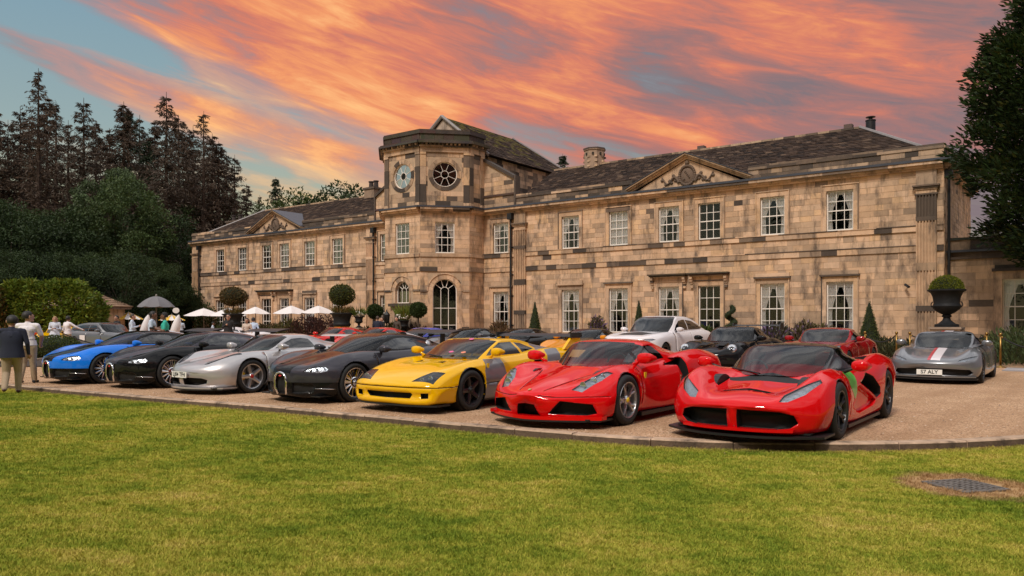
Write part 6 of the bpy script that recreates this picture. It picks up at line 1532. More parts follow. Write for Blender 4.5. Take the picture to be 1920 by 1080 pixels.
# ---- red hypercar with the pointed racing nose
def car_red():
    red = paint_mat('paint_bright_red',(.66,.004,.006),0,.45); car = tag(empty('race_nosed_hypercar'),'bright red hypercar with pointed racing nose and silver five-spoke wheels beside the yellow car','car','supercars parked along the kerb')
    tab = [(0,.30,.30,.34,.36,.22,.40,.12,.43,.44),(.04,.20,.62,.68,.34,.36,.43,.17,.46,.475),(.12,.14,.80,.86,.36,.62,.47,.22,.49,.505),(.30,.12,.88,.95,.40,.74,.56,.28,.535,.56),
      (.60,.12,.90,.985,.45,.775,.685,.36,.60,.635),(.95,.12,.90,1.0,.48,.785,.79,.42,.67,.70),(1.25,.12,.90,1.0,.48,.79,.815,.46,.73,.755),(1.65,.12,.90,.95,.42,.80,.79,.5,.79,.805),
      (2.2,.12,.92,.93,.40,.80,.79,.5,.81,.83),(2.7,.12,.93,.96,.45,.82,.84,.5,.85,.88),(3.2,.12,.93,1.01,.52,.83,.93,.5,.9,.93),(3.70,.13,.92,1.017,.56,.81,.965,.5,.91,.93),(4.2,.18,.88,1.0,.6,.77,.93,.48,.89,.9),(4.55,.26,.82,.95,.64,.70,.89,.45,.86,.87),(4.70,.38,.72,.86,.66,.62,.83,.4,.81,.82)]
    s = make_body(tab,4.70,.6,(.50,1.6,1.2),W=1.0)
    g = s.cut([(.30,.20),(.74,.185),(.84,.21),(.80,.33),(.45,.375)],'front',lambda c,n: c.y < .9 and n.y < -.03); s.recess(g,(0,.15,0),1)
    g = s.cut([(-.01,.14),(.20,.14),(.13,.32),(-.01,.335)],'front',lambda c,n: c.y < .9 and n.y < -.03); s.recess(g,(0,.16,0),1)
    ln = s.cut([(.17,.435),(.35,.415),(.95,.425),(.95,.432),(.35,.423),(.18,.444)],'front',lambda c,n: c.y < 1.0 and n.y < .3); s.recess(ln,(0,.006,-.003),1)
    hl = s.cut([(.52,.32),(.66,.36),(.80,.64),(.85,.86),(.72,.80),(.59,.58)],'top',lambda c,n: n.z > .15 and c.z > .4); s.paint(hl,5)
    for pts in ([(.20,.15),(.36,.75),(.47,1.10),(.457,1.10),(.347,.75),(.19,.15)],):
        d = s.cut(pts,'top',lambda c,n: n.z > .3); s.recess(d,(0,0,-.005),1)
    d = s.cut([(1.50,.26),(1.514,.26),(1.53,.77),(1.516,.77)],'side',lambda c,n: n.x > .15 and c.x > .5); s.recess(d,(-.008,0,0),1)
    sc = s.cut([(2.42,.76),(2.62,.86),(2.98,.86),(3.03,.55),(2.80,.36),(2.72,.40),(2.83,.60),(2.75,.75)],'side',lambda c,n: n.x > .05 and c.x > .5); s.recess(sc,(-.20,0,0),1)
    wheel_arch(s,1.08,.345,.375); wheel_arch(s,3.73,.36,.39)
    link('body', s.mesh('body',[0,1],[red,M_MESH]), car)
    lamp_part(car,s,5,bulbs=[(.62,.46,.57,.045),(.70,.60,.63,.045),(.76,.74,.68,.035)])
    cab = make_cabin([(1.32,.62,.70,.58,.735,.56,.74,.76),(1.6,.72,.72,.63,.85,.60,.86,.895),(1.95,.79,.74,.63,1.0,.59,1.015,1.05),(2.2,.80,.75,.60,1.075,.55,1.095,1.125),
      (2.55,.80,.78,.56,1.08,.50,1.11,1.147),(2.9,.78,.82,.52,1.03,.46,1.055,1.09),(3.3,.68,.86,.44,.97,.38,.985,1.01),(3.9,.5,.88,.32,.91,.26,.915,.93)],sweep_f=(.34,2,1.0),W=.62)
    glasshouse(car,cab,0,2.10,side_polys=[[(1.70,.82),(1.86,.82),(1.90,.95)],[(1.91,.82),(1.945,.965),(2.14,1.05),(2.40,1.06),(2.54,1.03),(2.60,.86)]])
    for f in cab.bm.faces:
        c = f.calc_center_median()
        if f[cab.tag] == 0 and c.y < 2.15 and f[cab.u] > .40: f[cab.tag] = 7
    link('roof', cab.mesh('roof',[0,7],[red,M_BLK]), car)
    splitter(car,s,.10,.03,.90,.01,.35,M_BLK)
    lip = splitter(car,s,.125,.045,.92,.012,.12,red,'front_lip')
    sk = MB(); sk.box(.88,.95,1.5,3.3,.09,.14); sk.box(-.95,-.88,1.5,3.3,.09,.14); sk.build('side_skirt', M_BLK, car)
    wells_and_wheels(car,'racenose',(1.08,.345,.255,.25,.975),(3.73,.36,.345,.25,.985),(5,'split'),M_ALU,None,M_YELBADGE)
    for sx in (1,-1): mirror_part(car,.80,1.62,.84,red,sx,.06,1.1)
    for sx in (1,-1): badge(car,(sx*.985,1.55,.66),M_YELBADGE,.06,.085,rot=(0,0,sx*R(90)))
    badge(car,(0,.10,.51),mat('badge_gold',(.6,.5,.2),.3,.8),.04,.05,rot=(R(-70),0,0))
    MB().prism([(-.46,1.80,.87),(-.28,1.80,.87),(-.22,1.92,.98),(-.46,1.92,.98)],(0,.003,-.002)).build('windscreen_card', mat('card_orange',(.75,.35,.08),.6), car)
    seats(car,2.15,.25,m=M_REDP); dash(car,1.55,.74); steering(car,.36,1.85,.78); wiper(car,(-.30,1.38,.775),(-.42,1.75,.945)); floor_pan(car,.3,4.5,.8)
    place(car,1180,797.5,1.08,.975); return car
car_redblack(); car_red(); car_yellow(); car_silver()
M_VB = paint_mat('paint_mid_blue',(.008,.17,.72),0,.4)
P_BLACK = paint_mat('paint_gloss_black',(.008,.008,.009),0,.25); P_GREY = paint_mat('paint_dark_violet_grey',(.052,.05,.062),.5,.35)
M_PALE = mat('pale_scoop',(.62,.60,.62),.35,.3)
car_horseshoe('blue and black rounded hypercar with horseshoe grille, at the far end of the row',M_VB,P_BLACK,P_BLACK,199,719.5,M_PALE)
car_horseshoe('dark grey and black rounded hypercar with horseshoe grille between the blue and silver cars',P_BLACK,P_GREY,P_BLACK,325,727.5,M_PALE)
car_horseshoe('black rounded hypercar with grey fenders and horseshoe grille between silver and yellow cars',P_GREY,P_BLACK,P_BLACK,668,754,M_PALE)

for m_ in (P_BLACK,P_GREY): m_.node_tree.nodes['Principled BSDF'].inputs['Coat Weight'].default_value = .7
# ---- the cars behind: five body kinds, cut and fitted from the same shells
KIND = {
 'mid': dict(L=4.6, W=.97, tens=.75, sw=(.42,2.2,1.1), tab=[(0,.30,.50,.62,.38,.48,.44,.28,.46,.465),(.03,.20,.70,.80,.36,.60,.50,.32,.51,.515),(.10,.14,.80,.89,.38,.68,.565,.36,.55,.56),(.30,.12,.85,.94,.42,.72,.66,.40,.605,.615),(.60,.12,.87,.955,.46,.74,.755,.44,.665,.68),(.95,.12,.88,.965,.48,.75,.815,.46,.73,.745),(1.3,.12,.88,.955,.48,.77,.825,.48,.785,.80),(1.7,.12,.9,.93,.45,.80,.81,.5,.82,.84),(2.4,.12,.92,.935,.46,.82,.83,.5,.86,.88),(3.0,.12,.92,.96,.52,.81,.89,.5,.91,.93),(3.65,.13,.9,.97,.55,.78,.935,.5,.93,.95),(4.1,.2,.86,.95,.58,.74,.91,.45,.91,.92),(4.45,.3,.78,.89,.6,.64,.85,.4,.86,.87),(4.6,.42,.65,.78,.62,.52,.78,.3,.8,.8)],
   cab=[(1.30,.62,.74,.58,.775,.56,.78,.81),(1.65,.74,.77,.635,.92,.60,.93,.97),(2.0,.80,.78,.63,1.065,.585,1.085,1.12),(2.3,.81,.79,.59,1.135,.54,1.16,1.19),(2.65,.81,.8,.56,1.135,.50,1.165,1.20),(3.05,.78,.84,.51,1.08,.45,1.105,1.145),(3.5,.68,.88,.42,1.0,.36,1.015,1.05),(4.1,.5,.9,.3,.93,.24,.935,.95)],
   head=2.14, side=[[(1.78,.87),(1.98,.98),(2.22,1.075),(2.48,1.09),(2.70,1.055),(2.78,.88)],[(2.83,.89),(2.76,1.04),(2.98,1.0),(3.2,.93)]], fw=(.99,.335,.255,.25), rw=(3.62,.35,.32,.255), mir=(.80,1.78,.86)),
 'gt': dict(L=4.62, W=.97, tens=.8, sw=(.34,2.2,1.0), tab=[(0,.32,.52,.62,.42,.50,.50,.28,.52,.525),(.03,.20,.70,.80,.40,.60,.56,.32,.575,.58),(.12,.15,.80,.89,.42,.68,.64,.36,.63,.635),(.35,.13,.86,.95,.46,.72,.755,.40,.71,.715),(.7,.13,.88,.965,.50,.75,.835,.44,.78,.79),(1.0,.13,.88,.97,.50,.76,.865,.46,.82,.835),(1.5,.13,.88,.95,.5,.78,.885,.5,.86,.88),(1.9,.13,.9,.93,.48,.80,.88,.52,.885,.90),(2.6,.13,.92,.935,.48,.82,.88,.54,.89,.90),(3.2,.13,.92,.96,.52,.81,.92,.52,.92,.93),(3.72,.14,.9,.97,.55,.79,.955,.5,.94,.95),(4.2,.22,.86,.95,.6,.74,.93,.48,.92,.93),(4.5,.32,.78,.89,.64,.66,.88,.4,.88,.88),(4.62,.42,.66,.80,.64,.54,.80,.3,.82,.82)],
   cab=[(1.75,.64,.84,.60,.87,.58,.875,.90),(2.05,.74,.85,.64,.99,.61,1.0,1.035),(2.4,.80,.86,.625,1.14,.585,1.16,1.19),(2.7,.81,.86,.585,1.20,.53,1.225,1.255),(3.05,.80,.87,.56,1.20,.50,1.23,1.27),(3.5,.76,.88,.52,1.13,.46,1.155,1.19),(3.95,.66,.9,.45,1.03,.4,1.045,1.08),(4.4,.5,.9,.36,.94,.3,.945,.96)],
   head=2.55, side=[[(2.26,.93),(2.42,1.05),(2.64,1.135),(2.95,1.155),(3.3,1.11),(3.55,.98),(3.45,.93)]], fw=(.98,.345,.255,.26), rw=(3.70,.355,.315,.262), mir=(.80,2.2,.92)),
 'rearengine': dict(L=4.57, W=.93, tens=.9, sw=(.40,2.1,1.0), tab=[(0,.32,.48,.58,.42,.46,.52,.26,.54,.545),(.03,.20,.66,.76,.40,.58,.585,.30,.59,.595),(.12,.15,.78,.86,.42,.66,.68,.34,.645,.65),(.35,.14,.84,.91,.46,.69,.81,.38,.71,.72),(.7,.14,.86,.925,.50,.71,.88,.42,.775,.785),(1.0,.14,.86,.925,.50,.73,.90,.46,.83,.845),(1.5,.14,.87,.90,.5,.76,.89,.5,.885,.90),(2.2,.14,.88,.90,.5,.78,.89,.5,.90,.92),(3.0,.14,.89,.94,.54,.78,.92,.5,.94,.96),(3.4,.14,.88,.96,.56,.77,.95,.5,.95,.97),(3.9,.2,.85,.95,.6,.72,.91,.45,.92,.94),(4.35,.3,.76,.88,.64,.62,.82,.4,.84,.85),(4.57,.42,.62,.76,.62,.5,.74,.3,.76,.77)],
   cab=[(1.42,.64,.84,.60,.87,.58,.875,.90),(1.75,.72,.85,.625,1.01,.59,1.02,1.05),(2.1,.77,.86,.60,1.18,.56,1.20,1.225),(2.4,.78,.86,.565,1.245,.51,1.27,1.295),(2.75,.78,.86,.54,1.24,.48,1.27,1.30),(3.2,.74,.88,.50,1.15,.44,1.175,1.21),(3.7,.62,.9,.42,1.02,.36,1.035,1.07),(4.2,.44,.86,.3,.9,.24,.905,.92)],
   head=2.22, side=[[(1.98,.93),(2.14,1.08),(2.36,1.18),(2.68,1.19),(3.0,1.13),(3.3,.98),(3.2,.93)]], fw=(.97,.34,.265,.26), rw=(3.43,.36,.33,.27), mir=(.78,1.9,.92)),
 'suv': dict(L=5.11, W=1.0, tens=.7, sw=(.34,2.2,1.0), tab=[(0,.45,.7,.78,.6,.62,.80,.35,.83,.84),(.04,.30,.82,.88,.55,.70,.88,.4,.90,.905),(.12,.25,.88,.95,.6,.76,.94,.42,.95,.955),(.4,.24,.92,.99,.65,.80,1.0,.46,1.0,1.02),(.98,.24,.93,1.005,.7,.82,1.06,.5,1.06,1.08),(1.5,.24,.94,.985,.7,.86,1.08,.55,1.10,1.12),(2.5,.24,.95,.985,.7,.88,1.09,.55,1.10,1.12),(3.5,.24,.95,1.0,.72,.88,1.12,.55,1.12,1.14),(4.2,.26,.93,1.005,.75,.86,1.14,.55,1.14,1.15),(4.9,.40,.88,.96,.8,.80,1.10,.5,1.12,1.12),(5.11,.55,.78,.86,.85,.68,1.0,.4,1.05,1.05)],
   cab=[(1.35,.78,1.04,.72,1.075,.70,1.08,1.11),(1.8,.84,1.06,.74,1.28,.71,1.30,1.33),(2.25,.86,1.06,.70,1.50,.66,1.53,1.555),(2.6,.86,1.06,.66,1.57,.61,1.60,1.63),(3.3,.86,1.06,.64,1.56,.59,1.59,1.635),(4.0,.84,1.08,.60,1.46,.55,1.49,1.54),(4.6,.78,1.1,.56,1.29,.5,1.31,1.36),(5.0,.7,1.1,.5,1.13,.45,1.14,1.15)],
   head=2.42, side=[[(1.98,1.14),(2.18,1.33),(2.42,1.455),(2.78,1.50),(2.98,1.50),(2.98,1.16)],[(3.03,1.16),(3.03,1.50),(3.6,1.46),(4.15,1.34),(4.40,1.22),(4.0,1.18)]], fw=(.99,.39,.285,.28), rw=(3.99,.39,.315,.28), mir=(.88,1.95,1.13)),
 'wagon': dict(L=5.05, W=.97, tens=.8, sw=(.36,2.2,1.0), tab=[(0,.34,.5,.62,.46,.5,.56,.28,.58,.585),(.03,.22,.70,.80,.44,.60,.62,.32,.635,.64),(.12,.17,.82,.89,.46,.68,.70,.36,.69,.695),(.4,.15,.88,.95,.5,.73,.84,.40,.78,.79),(.95,.15,.89,.965,.54,.76,.92,.46,.87,.885),(1.5,.15,.9,.955,.55,.80,.94,.52,.925,.94),(2.5,.15,.92,.95,.55,.83,.95,.55,.95,.97),(3.5,.15,.92,.965,.58,.82,.97,.55,.97,.99),(3.9,.17,.91,.968,.6,.81,.99,.55,.99,1.0),(4.6,.28,.86,.93,.66,.76,.97,.5,.98,.99),(5.05,.45,.74,.84,.7,.62,.88,.4,.92,.92)],
   cab=[(1.55,.68,.89,.64,.92,.62,.925,.95),(1.95,.78,.90,.69,1.08,.66,1.10,1.13),(2.4,.82,.90,.66,1.29,.62,1.315,1.34),(2.75,.82,.9,.62,1.35,.57,1.38,1.41),(3.4,.82,.92,.61,1.35,.56,1.38,1.42),(4.1,.80,.94,.59,1.29,.54,1.32,1.365),(4.6,.76,.95,.56,1.17,.51,1.19,1.23),(4.95,.7,.95,.5,1.0,.45,1.01,1.02)],
   head=2.55, side=[[(2.10,.985),(2.32,1.15),(2.55,1.255),(2.85,1.29),(3.02,1.29),(3.02,.99)],[(3.07,.99),(3.07,1.29),(3.7,1.27),(4.2,1.19),(4.45,1.08),(4.2,1.01)]], fw=(.95,.36,.275,.27), rw=(3.90,.36,.315,.27), mir=(.83,2.08,.97)),
}
def back_car(kind, name, label, paint, roofp=None, pos=None, dang=0.0, rim=None, style=(5,'split'), grille=None, lamps=None, lamp_view='front', group='cars parked before the house', low=None, extras=None, full=True, cal=None):
    K = KIND[kind]; car = tag(empty(name),label,'car',group)
    s = make_body(K['tab'],K['L'],K['tens'],K['sw'],W=K['W'],step=.11)
    for g in (grille or []): s.recess(s.cut(g,'front',lambda c,n: c.y < .8 and n.y < -.05),(0,.1,0),1)
    if lamps: s.paint(s.cut(lamps,lamp_view,lambda c,n: c.y < 1.15 and (n.y < .1 or lamp_view=='top') and c.z > .4),5)
    if low: s.paint([f for f in s.cut([(-.01,.0),(1.2,.0),(1.2,low),(-.01,low)],'front',lambda c,n: c.y < .5) if f[s.tag]==0],1)
    if extras: extras(car,s,'body')
    y0 = K['side'][0][0][0]-.22
    for a in ((y0,y0+1.12) if kind not in ('suv','wagon') else (y0,3.0)):
        d = s.cut([(a,.26),(a+.014,.26),(a+.03,K['mir'][2]-.05),(a+.016,K['mir'][2]-.05)],'side',lambda c,n: n.x > .15 and c.x > .5); s.recess(d,(-.008,0,0),1)
    for (y,r,w,rm) in (K['fw'],K['rw']): wheel_arch(s,y,r,r+.03)
    tags = sorted({f[s.tag] for f in s.bm.faces}-{5}); mm = {0:paint,1:M_MESH,2:M_BLK,3:roofp or paint}
    link('body', s.mesh('body',tags,[mm.get(t,paint) for t in tags]), car)
    if lamps: lamp_part(car,s,5,housing=M_LAMPD)
    cab = make_cabin(K['cab'],sweep_f=(.30,2,1.0),W=K['W']*.64); glasshouse(car,cab,0,K['head'],side_polys=K['side'])
    if extras: extras(car,cab,'cab')
    tags = sorted({f[cab.tag] for f in cab.bm.faces}-set(range(1,2+len(K['side']))))
    link('roof', cab.mesh('roof',tags,[roofp or paint]+[mm.get(t-10,paint) for t in tags[1:]]), car)
    x = K['W']-.025
    wells_and_wheels(car,kind+(rim.name if rim else ''),K['fw']+(x,),K['rw']+(x+.01,),style,rim or M_GUN,cal,None,K['W']-.07)
    for sx in (1,-1): mirror_part(car,K['mir'][0],K['mir'][1],K['mir'][2],paint,sx,.05,1.0,1)
    zf = .25 if kind in ('mid','gt','rearengine') else .4
    seats(car,K['head']+.1,zf); dash(car,K['cab'][0][0]+.22,K['cab'][0][2]-.02,.6); floor_pan(car,.3,K['L']-.3,.8,.15 if kind != 'suv' else .26)
    splitter(car,s,.10 if kind!='suv' else .24,.03,K['W']*.9,.01,.3)
    car.location = (pos[0],pos[1],0); car.rotation_euler = (0,0,-TH+R(dang)); return car
MIDG = [[(.05,.20),(.58,.19),(.68,.25),(.62,.34),(.06,.36)]]; MIDH = [(.50,.50),(.60,.50),(.80,.66),(.85,.74),(.78,.72),(.56,.58)]
def row2():
    P = lambda n,c,m=0.0,r=.35: paint_mat(n,c,m,r)
    white = P('paint_pearl_white',(.74,.70,.73)); dred = P('paint_dark_red',(.30,.008,.010)); sgrey = P('paint_silver_grey',(.20,.205,.22),.6,.3); blk = P_BLACK; red2 = P('paint_signal_red',(.55,.016,.012)); orange = P('paint_amber',(.72,.26,.01)); blue2 = P('paint_violet_blue',(.06,.07,.42)); grey2 = P('paint_mid_grey',(.17,.165,.18),.5,.35); yel2 = MATS['paint_yellow']; wag = P('paint_satin_steel',(.15,.155,.165),.5,.4)
    # grey car with the red and white stripe
    def stripe(car,s,what):
        if what == 'body':
            f = s.cut([(-.01,.12),(.16,.10),(.16,1.5),(-.01,1.5)],'top',lambda c,n: n.z > .35 and c.z > .42); s.paint(f,6)
        else:
            f = s.cut([(-.01,2.14),(.16,2.14),(.16,3.4),(-.01,3.4)],'top',lambda c,n: n.z > .35 and c.z > 1.0); s.paint([q for q in f if q[s.tag]==0],16)
    c = back_car('mid','striped_supercar','silver grey supercar with red and white bonnet stripe and plate S7 ALY',sgrey,None,(9.55,17.75),0,M_GUN,(5,'twin'),[[(-.01,.22),(.70,.20),(.80,.26),(.74,.335),(.30,.355),(-.01,.36)]],[(.52,.515),(.66,.52),(.84,.60),(.86,.645),(.70,.605),(.54,.55)],extras=None)
    s = None
    st_w = mat('stripe_white',(.72,.66,.68),.35,coat=.6); st_r = mat('stripe_red',(.50,.01,.02),.35,coat=.6)
    from mathutils.bvhtree import BVHTree
    for part in ('body','roof'):
        ob = [o for o in c.children if o.name.startswith(part)][0]
        bm = bmesh.new(); bm.from_mesh(ob.data); bv = BVHTree.FromBMesh(bm)
        y0,y1 = (.07,1.28) if part == 'body' else (2.2,3.4)
        for (xa,xb,m_,nm) in ((-.02,.17,st_w,'white_stripe'),(-.09,-.025,st_r,'red_stripe')):
            mb = MB(); n = 26; vs = []
            for i in range(n):
                y = y0+(y1-y0)*i/(n-1)
                for x in np.linspace(xa,xb,4):
                    h = bv.ray_cast(Vector((x,y,2)),Vector((0,0,-1))); vs.append((x,y,(h[0].z if h[0] else .5)+.003))
            mb.add(vs,[(i*4+j,i*4+j+1,(i+1)*4+j+1,(i+1)*4+j) for i in range(n-1) for j in range(3)]); mb.build(nm,m_,c,True)
        bm.free()
    text_plate(c,'S7 ALY',(-.03,-.03,.275),.52,.12,R(-4)); badge(c,(0,.05,.50),M_YELBADGE,.04,.05,rot=(R(-55),0,0)); splitter(c,type('S',(),{'sweep':staticmethod(lambda x,y,z: .42*(abs(x)/.97)**2.2)}),.155,.03,.86,.02,.12,sgrey,'front_lip')
    # dark red front-engined coupe
    c = back_car('gt','grand_tourer','dark red long-bonneted coupe beside the black winged car',dred,None,(7.15,19.35),0,M_GUN,(5,'split'),[[(-.01,.24),(.55,.23),(.62,.34),(-.01,.42)]],[(.60,.22),(.66,.26),(.80,.62),(.80,.78),(.74,.70),(.62,.42)],'top')
    # black winged coupe with round lamps
    c = back_car('rearengine','winged_coupe','black coupe with round headlamps and a raised rear wing',blk,None,(4.95,20.3),0,M_RIMBLK,(5,'split'),[[(-.01,.20),(.70,.20),(.74,.32),(-.01,.36)]])
    for sx in (1,-1):
        e = empty('headlight',(sx*.665,.36,.735),0,c); e.rotation_euler = (R(-38),0,sx*R(14))
        MB().lathe([(.125,.03),(.12,-.01),(.09,-.045),(.05,-.06),(.005,-.066)],20,axis='y').build('lens', M_LENS, e, True); MB().lathe([(.128,.04),(.128,-.006),(.118,-.012)],20,axis='y',cap=False).build('bezel', M_ALU, e, True); MB().lathe([(.12,.03),(.115,.0),(.02,.01)],20,axis='y').build('lamp_housing', M_LAMPD, e, True)
        for k in range(4): MB().ball(((k%2-.5)*.09,-.012,(k//2-.5)*.09),.026,8,5).build('reflector', M_LED, e, True)
    g = MB(); 
    for sx in (-1,1): g.prism([(sx*.13,.62,.795),(sx*.36,.60,.79),(sx*.36,.92,.855),(sx*.13,.95,.86)] if sx>0 else [(sx*.36,.60,.79),(sx*.13,.62,.795),(sx*.13,.95,.86),(sx*.36,.92,.855)],(0,0,.006))
    g.build('bonnet_vent', M_MESH, c); badge(c,(0,.13,.665),M_YELBADGE,.04,.05,rot=(R(-60),0,0)); rear_wing(c,4.1,1.30,.72,.30,M_BLK,.3,.9,M_BLK,.03)
    # white SUV with black bonnet panel
    c = back_car('suv','sport_utility_vehicle','white sport utility car with black bonnet panel before the tall house windows',white,None,(3.45,24.2),0,M_RIMBLK,(5,'split'),[[(-.01,.52),(.62,.50),(.74,.62),(-.01,.72)],[(.3,.32),(.86,.34),(.84,.46),(.3,.44)]],[(.52,.80),(.74,.80),(.92,.87),(.84,.905),(.66,.895)],
       extras=lambda car,s,w: s.paint(s.cut([(-.01,.36),(.42,.46),(.52,1.05),(-.01,1.20)],'top',lambda c,n: n.z > .4 and c.z > .8),2) if w == 'body' else None)
    arches = MB()
    # amber car with black roof
    c = back_car('mid','amber_supercar','amber yellow low supercar with a black roof behind the red racing-nosed car',orange,blk,(1.25,25.2),0,M_RIMBLK,(5,'twin'),MIDG,MIDH)
    for (pos,nm,label,p,rp,wing) in (((-1.05,27.6),'black_supercar','low black supercar behind the wing of the yellow car',blk,None,0),((-3.05,29.2),'grey_supercar','grey supercar with dark roof and dark mirrors before the big arched window',grey2,blk,0),
        ((-5.1,30.8),'blue_supercar','dark supercar with violet blue roof stripes near the tower door',blk,blue2,0),((-7.25,32.4),'red_coupe','red coupe with black screen surround parked before the flower urn',red2,None,0),((-9.4,34.0),'red_yellow_coupe','red coupe with a yellow roof stripe before the dark grasses',red2,None,1)):
        c = back_car('mid',nm,label,p,rp,pos,0,M_RIMBLK,(5,'split'),MIDG,MIDH)
        if wing:
            mb = MB(); mb.box(-.22,.22,2.3,2.9,1.196,1.206); o = mb.build('roof_stripe', yel2, c)
    # steel grey estate seen from its side
    c = back_car('wagon','estate_car','steel grey estate car with white door sticker beside the laurel hedge',wag,None,(0,0),0,M_GUN,(7,'twin'),MIDG,[(.5,.62),(.7,.62),(.84,.72),(.78,.76),(.56,.69)],group='cars at the side of the drive')
    q = ground(139,659); a = R(62); c.rotation_euler = (0,0,a)
    m = Matrix.Rotation(a,4,'Z'); w = m @ Vector((-.95,3.9,0)); c.location = (q.x-w.x,q.y-w.y,0)
    MB().box(-.972,-.962,3.05,3.45,.55,.80).build('door_sticker', mat('sticker_white',(.72,.70,.70),.5), c)
    c = back_car('mid','yellow_supercar','bright yellow supercar with black front openings by the laurel hedge',yel2,None,(0,0),0,M_RIMBLK,(5,'split'),MIDG,MIDH,group='cars at the side of the drive'); p = along(90,44); c.location = (p.x,p.y,0); c.rotation_euler = (0,0,R(14))
    c = back_car('mid','orange_supercar','orange red supercar behind the bright yellow one by the hedge',P('paint_orange_red',(.60,.06,.015)),None,(0,0),0,M_RIMBLK,(5,'split'),None,MIDH,group='cars at the side of the drive'); p = along(58,47.5); c.location = (p.x,p.y,0); c.rotation_euler = (0,0,R(24))
    c = back_car('mid','white_supercar','low white supercar behind the blue car near the two photographers',white,None,(0,0),0,M_RIMBLK,(5,'split'),MIDG,MIDH,group='cars at the side of the drive'); p = along(330,37); c.location = (p.x,p.y,0); c.rotation_euler = (0,0,R(-60))
row2()
# ------------------------------------------------------------------ terrace and garden things
M_CLOTH = mat('parasol_cloth',(.78,.74,.74),.9); M_POLE = mat('parasol_pole',(.25,.22,.20),.6); M_BRASS = mat('polished_brass',(.30,.18,.055),.38,1.0); M_ROPE = mat('black_rope',(.012,.012,.014),.8)
M_URN = mat('dark_cast_iron',(.012,.013,.015),.65,noise=.3,nscale=8,spec=.25)
def canopy(r, h, n=8, sag=.06, k=5, square=False, cols=None):
    mb = MB()
    for i in range(n):
        a0,a1 = 2*math.pi*(i+.5)/n,2*math.pi*(i+1.5)/n
        vs = []
        for q in range(k+1):
            t = q/k
            for j in range(4):
                s = j/3; x = r*t*((1-s)*math.cos(a0)+s*math.cos(a1)); y = r*t*((1-s)*math.sin(a0)+s*math.sin(a1)); vs.append((x,y,h*(1-t**(1.9 if square else 1.15))-sag*math.sin(math.pi*s)*t*(.5+.5*t)))
        mb.add(vs,[(q*4+j,(q+1)*4+j,(q+1)*4+j+1,q*4+j+1) for q in range(k) for j in range(3)],0,cols[i%len(cols)] if cols else None)
    return mb
def parasol(name,label,px,Y,edge_y,apex_y,w,m=M_CLOTH,n=8,group=None,cat='parasol',rot=0.0,cols=None,sag=.05,dome=False):
    p = along(px,Y); ze = CAMH+(HORIZ-edge_y)/FPX*Y; za = CAMH+(HORIZ-apex_y)/FPX*Y; e = tag(empty(name,(p.x,p.y,0),rot),label,cat,group)
    c = canopy(w/2,za-ze,n,sag,7,square=dome,cols=cols).build('canopy',m,e); c.location = (0,0,ze)
    MB().tube([(0,0,0),(0,0,za-.02)],.028,8).build('pole',M_POLE,e,True); MB().lathe([(.05,za-.03),(.03,za+.05),(.01,za+.08)],8).build('finial',M_POLE,e,True)
    for i in range(n):
        a = 2*math.pi*(i+.5)/n; MB().tube([(0,0,ze+.12*(za-ze)),(.5*w/2*math.cos(a),.5*w/2*math.sin(a),ze+.40*(za-ze))],.009,4).build('rib',M_POLE,e)
    MB().lathe([(.30,0),(.30,.05),(.05,.09),(.04,.25)],12).build('base',M_URN,e); return e
GP = 'white parasols on the terrace'
for (px,Y,ey,ay,w,lab) in ((382,60,592,578,3.2,'white parasol nearest the far house corner'),(428,58.5,592,577,3.0,'white parasol half hidden behind the nearer side of an urn tree'),(479,57.5,588,575,2.4,'white parasol between the two urn trees beside the far doorway'),(546,56.5,588,573,3.0,'white parasol in front of the far wing doorway'),(597,55.5,587,573,2.8,'white parasol beside the urn tree near the tower')):
    parasol('parasol',lab,px,Y,ey,ay,w,group=GP,n=6,rot=.3)
parasol('umbrella','grey umbrella with pale dots over the two photographers',293,28.2,575,555.5,1.28,mat('grey_umbrella_cloth',(.16,.155,.17),.75),8,None,'umbrella',.2,None,.03,True)
yw = [(.78,.74,.72),(.72,.44,.05)]
parasol('parasol','yellow and white striped parasol beyond the steel grey estate car',241,56,598,585,2.0,mat('striped_cloth',attr=True,rough=.9),16,'striped parasols',cols=yw); parasol('parasol','yellow and white striped parasol behind the teal shirted man',322,58,600,590,1.9,MATS['striped_cloth'],16,'striped parasols',cols=yw)
for (px,lab) in ((262,'folded white parasol leaning behind the waistcoated man'),(319,'folded white parasol behind the teal shirted photographer')):
    p = along(px,40); e = tag(empty('folded_parasol',(p.x,p.y,0)),lab,'parasol','folded parasols'); e.rotation_euler = (0,R(14),0)
    mb = MB(); prof = [(.03,1.85),(.12,1.65),(.18,1.3),(.20,.95),(.13,.75)]; nn = 14; vs = []
    for r,z in prof:
        for j in range(nn): rr = r*(1+.22*(j%2)); vs.append((rr*math.cos(6.283*j/nn),rr*math.sin(6.283*j/nn),z))
    mb.add(vs,[(i*nn+j,i*nn+(j+1)%nn,(i+1)*nn+(j+1)%nn,(i+1)*nn+j) for i in range(4) for j in range(nn)]); mb.build('canopy',M_CLOTH,e,True); MB().tube([(0,0,0),(0,0,1.9)],.025,8).build('pole',M_POLE,e)
p = along(330,44); sg = tag(empty('oval_sign',(p.x,p.y,0)),'small white oval sign on a post beside the grey umbrella','sign')
MB().tube([(0,.03,0),(0,.03,2.2)],.025,8).build('post',M_IRON,sg); b = MB(); b.lathe([(.2,-.012),(.2,.012)],24,axis='y'); o = b.build('board',mat('sign_white',(.72,.70,.70),.5),sg); o.location = (0,0,2.09); o.scale = (.95,1,.78)
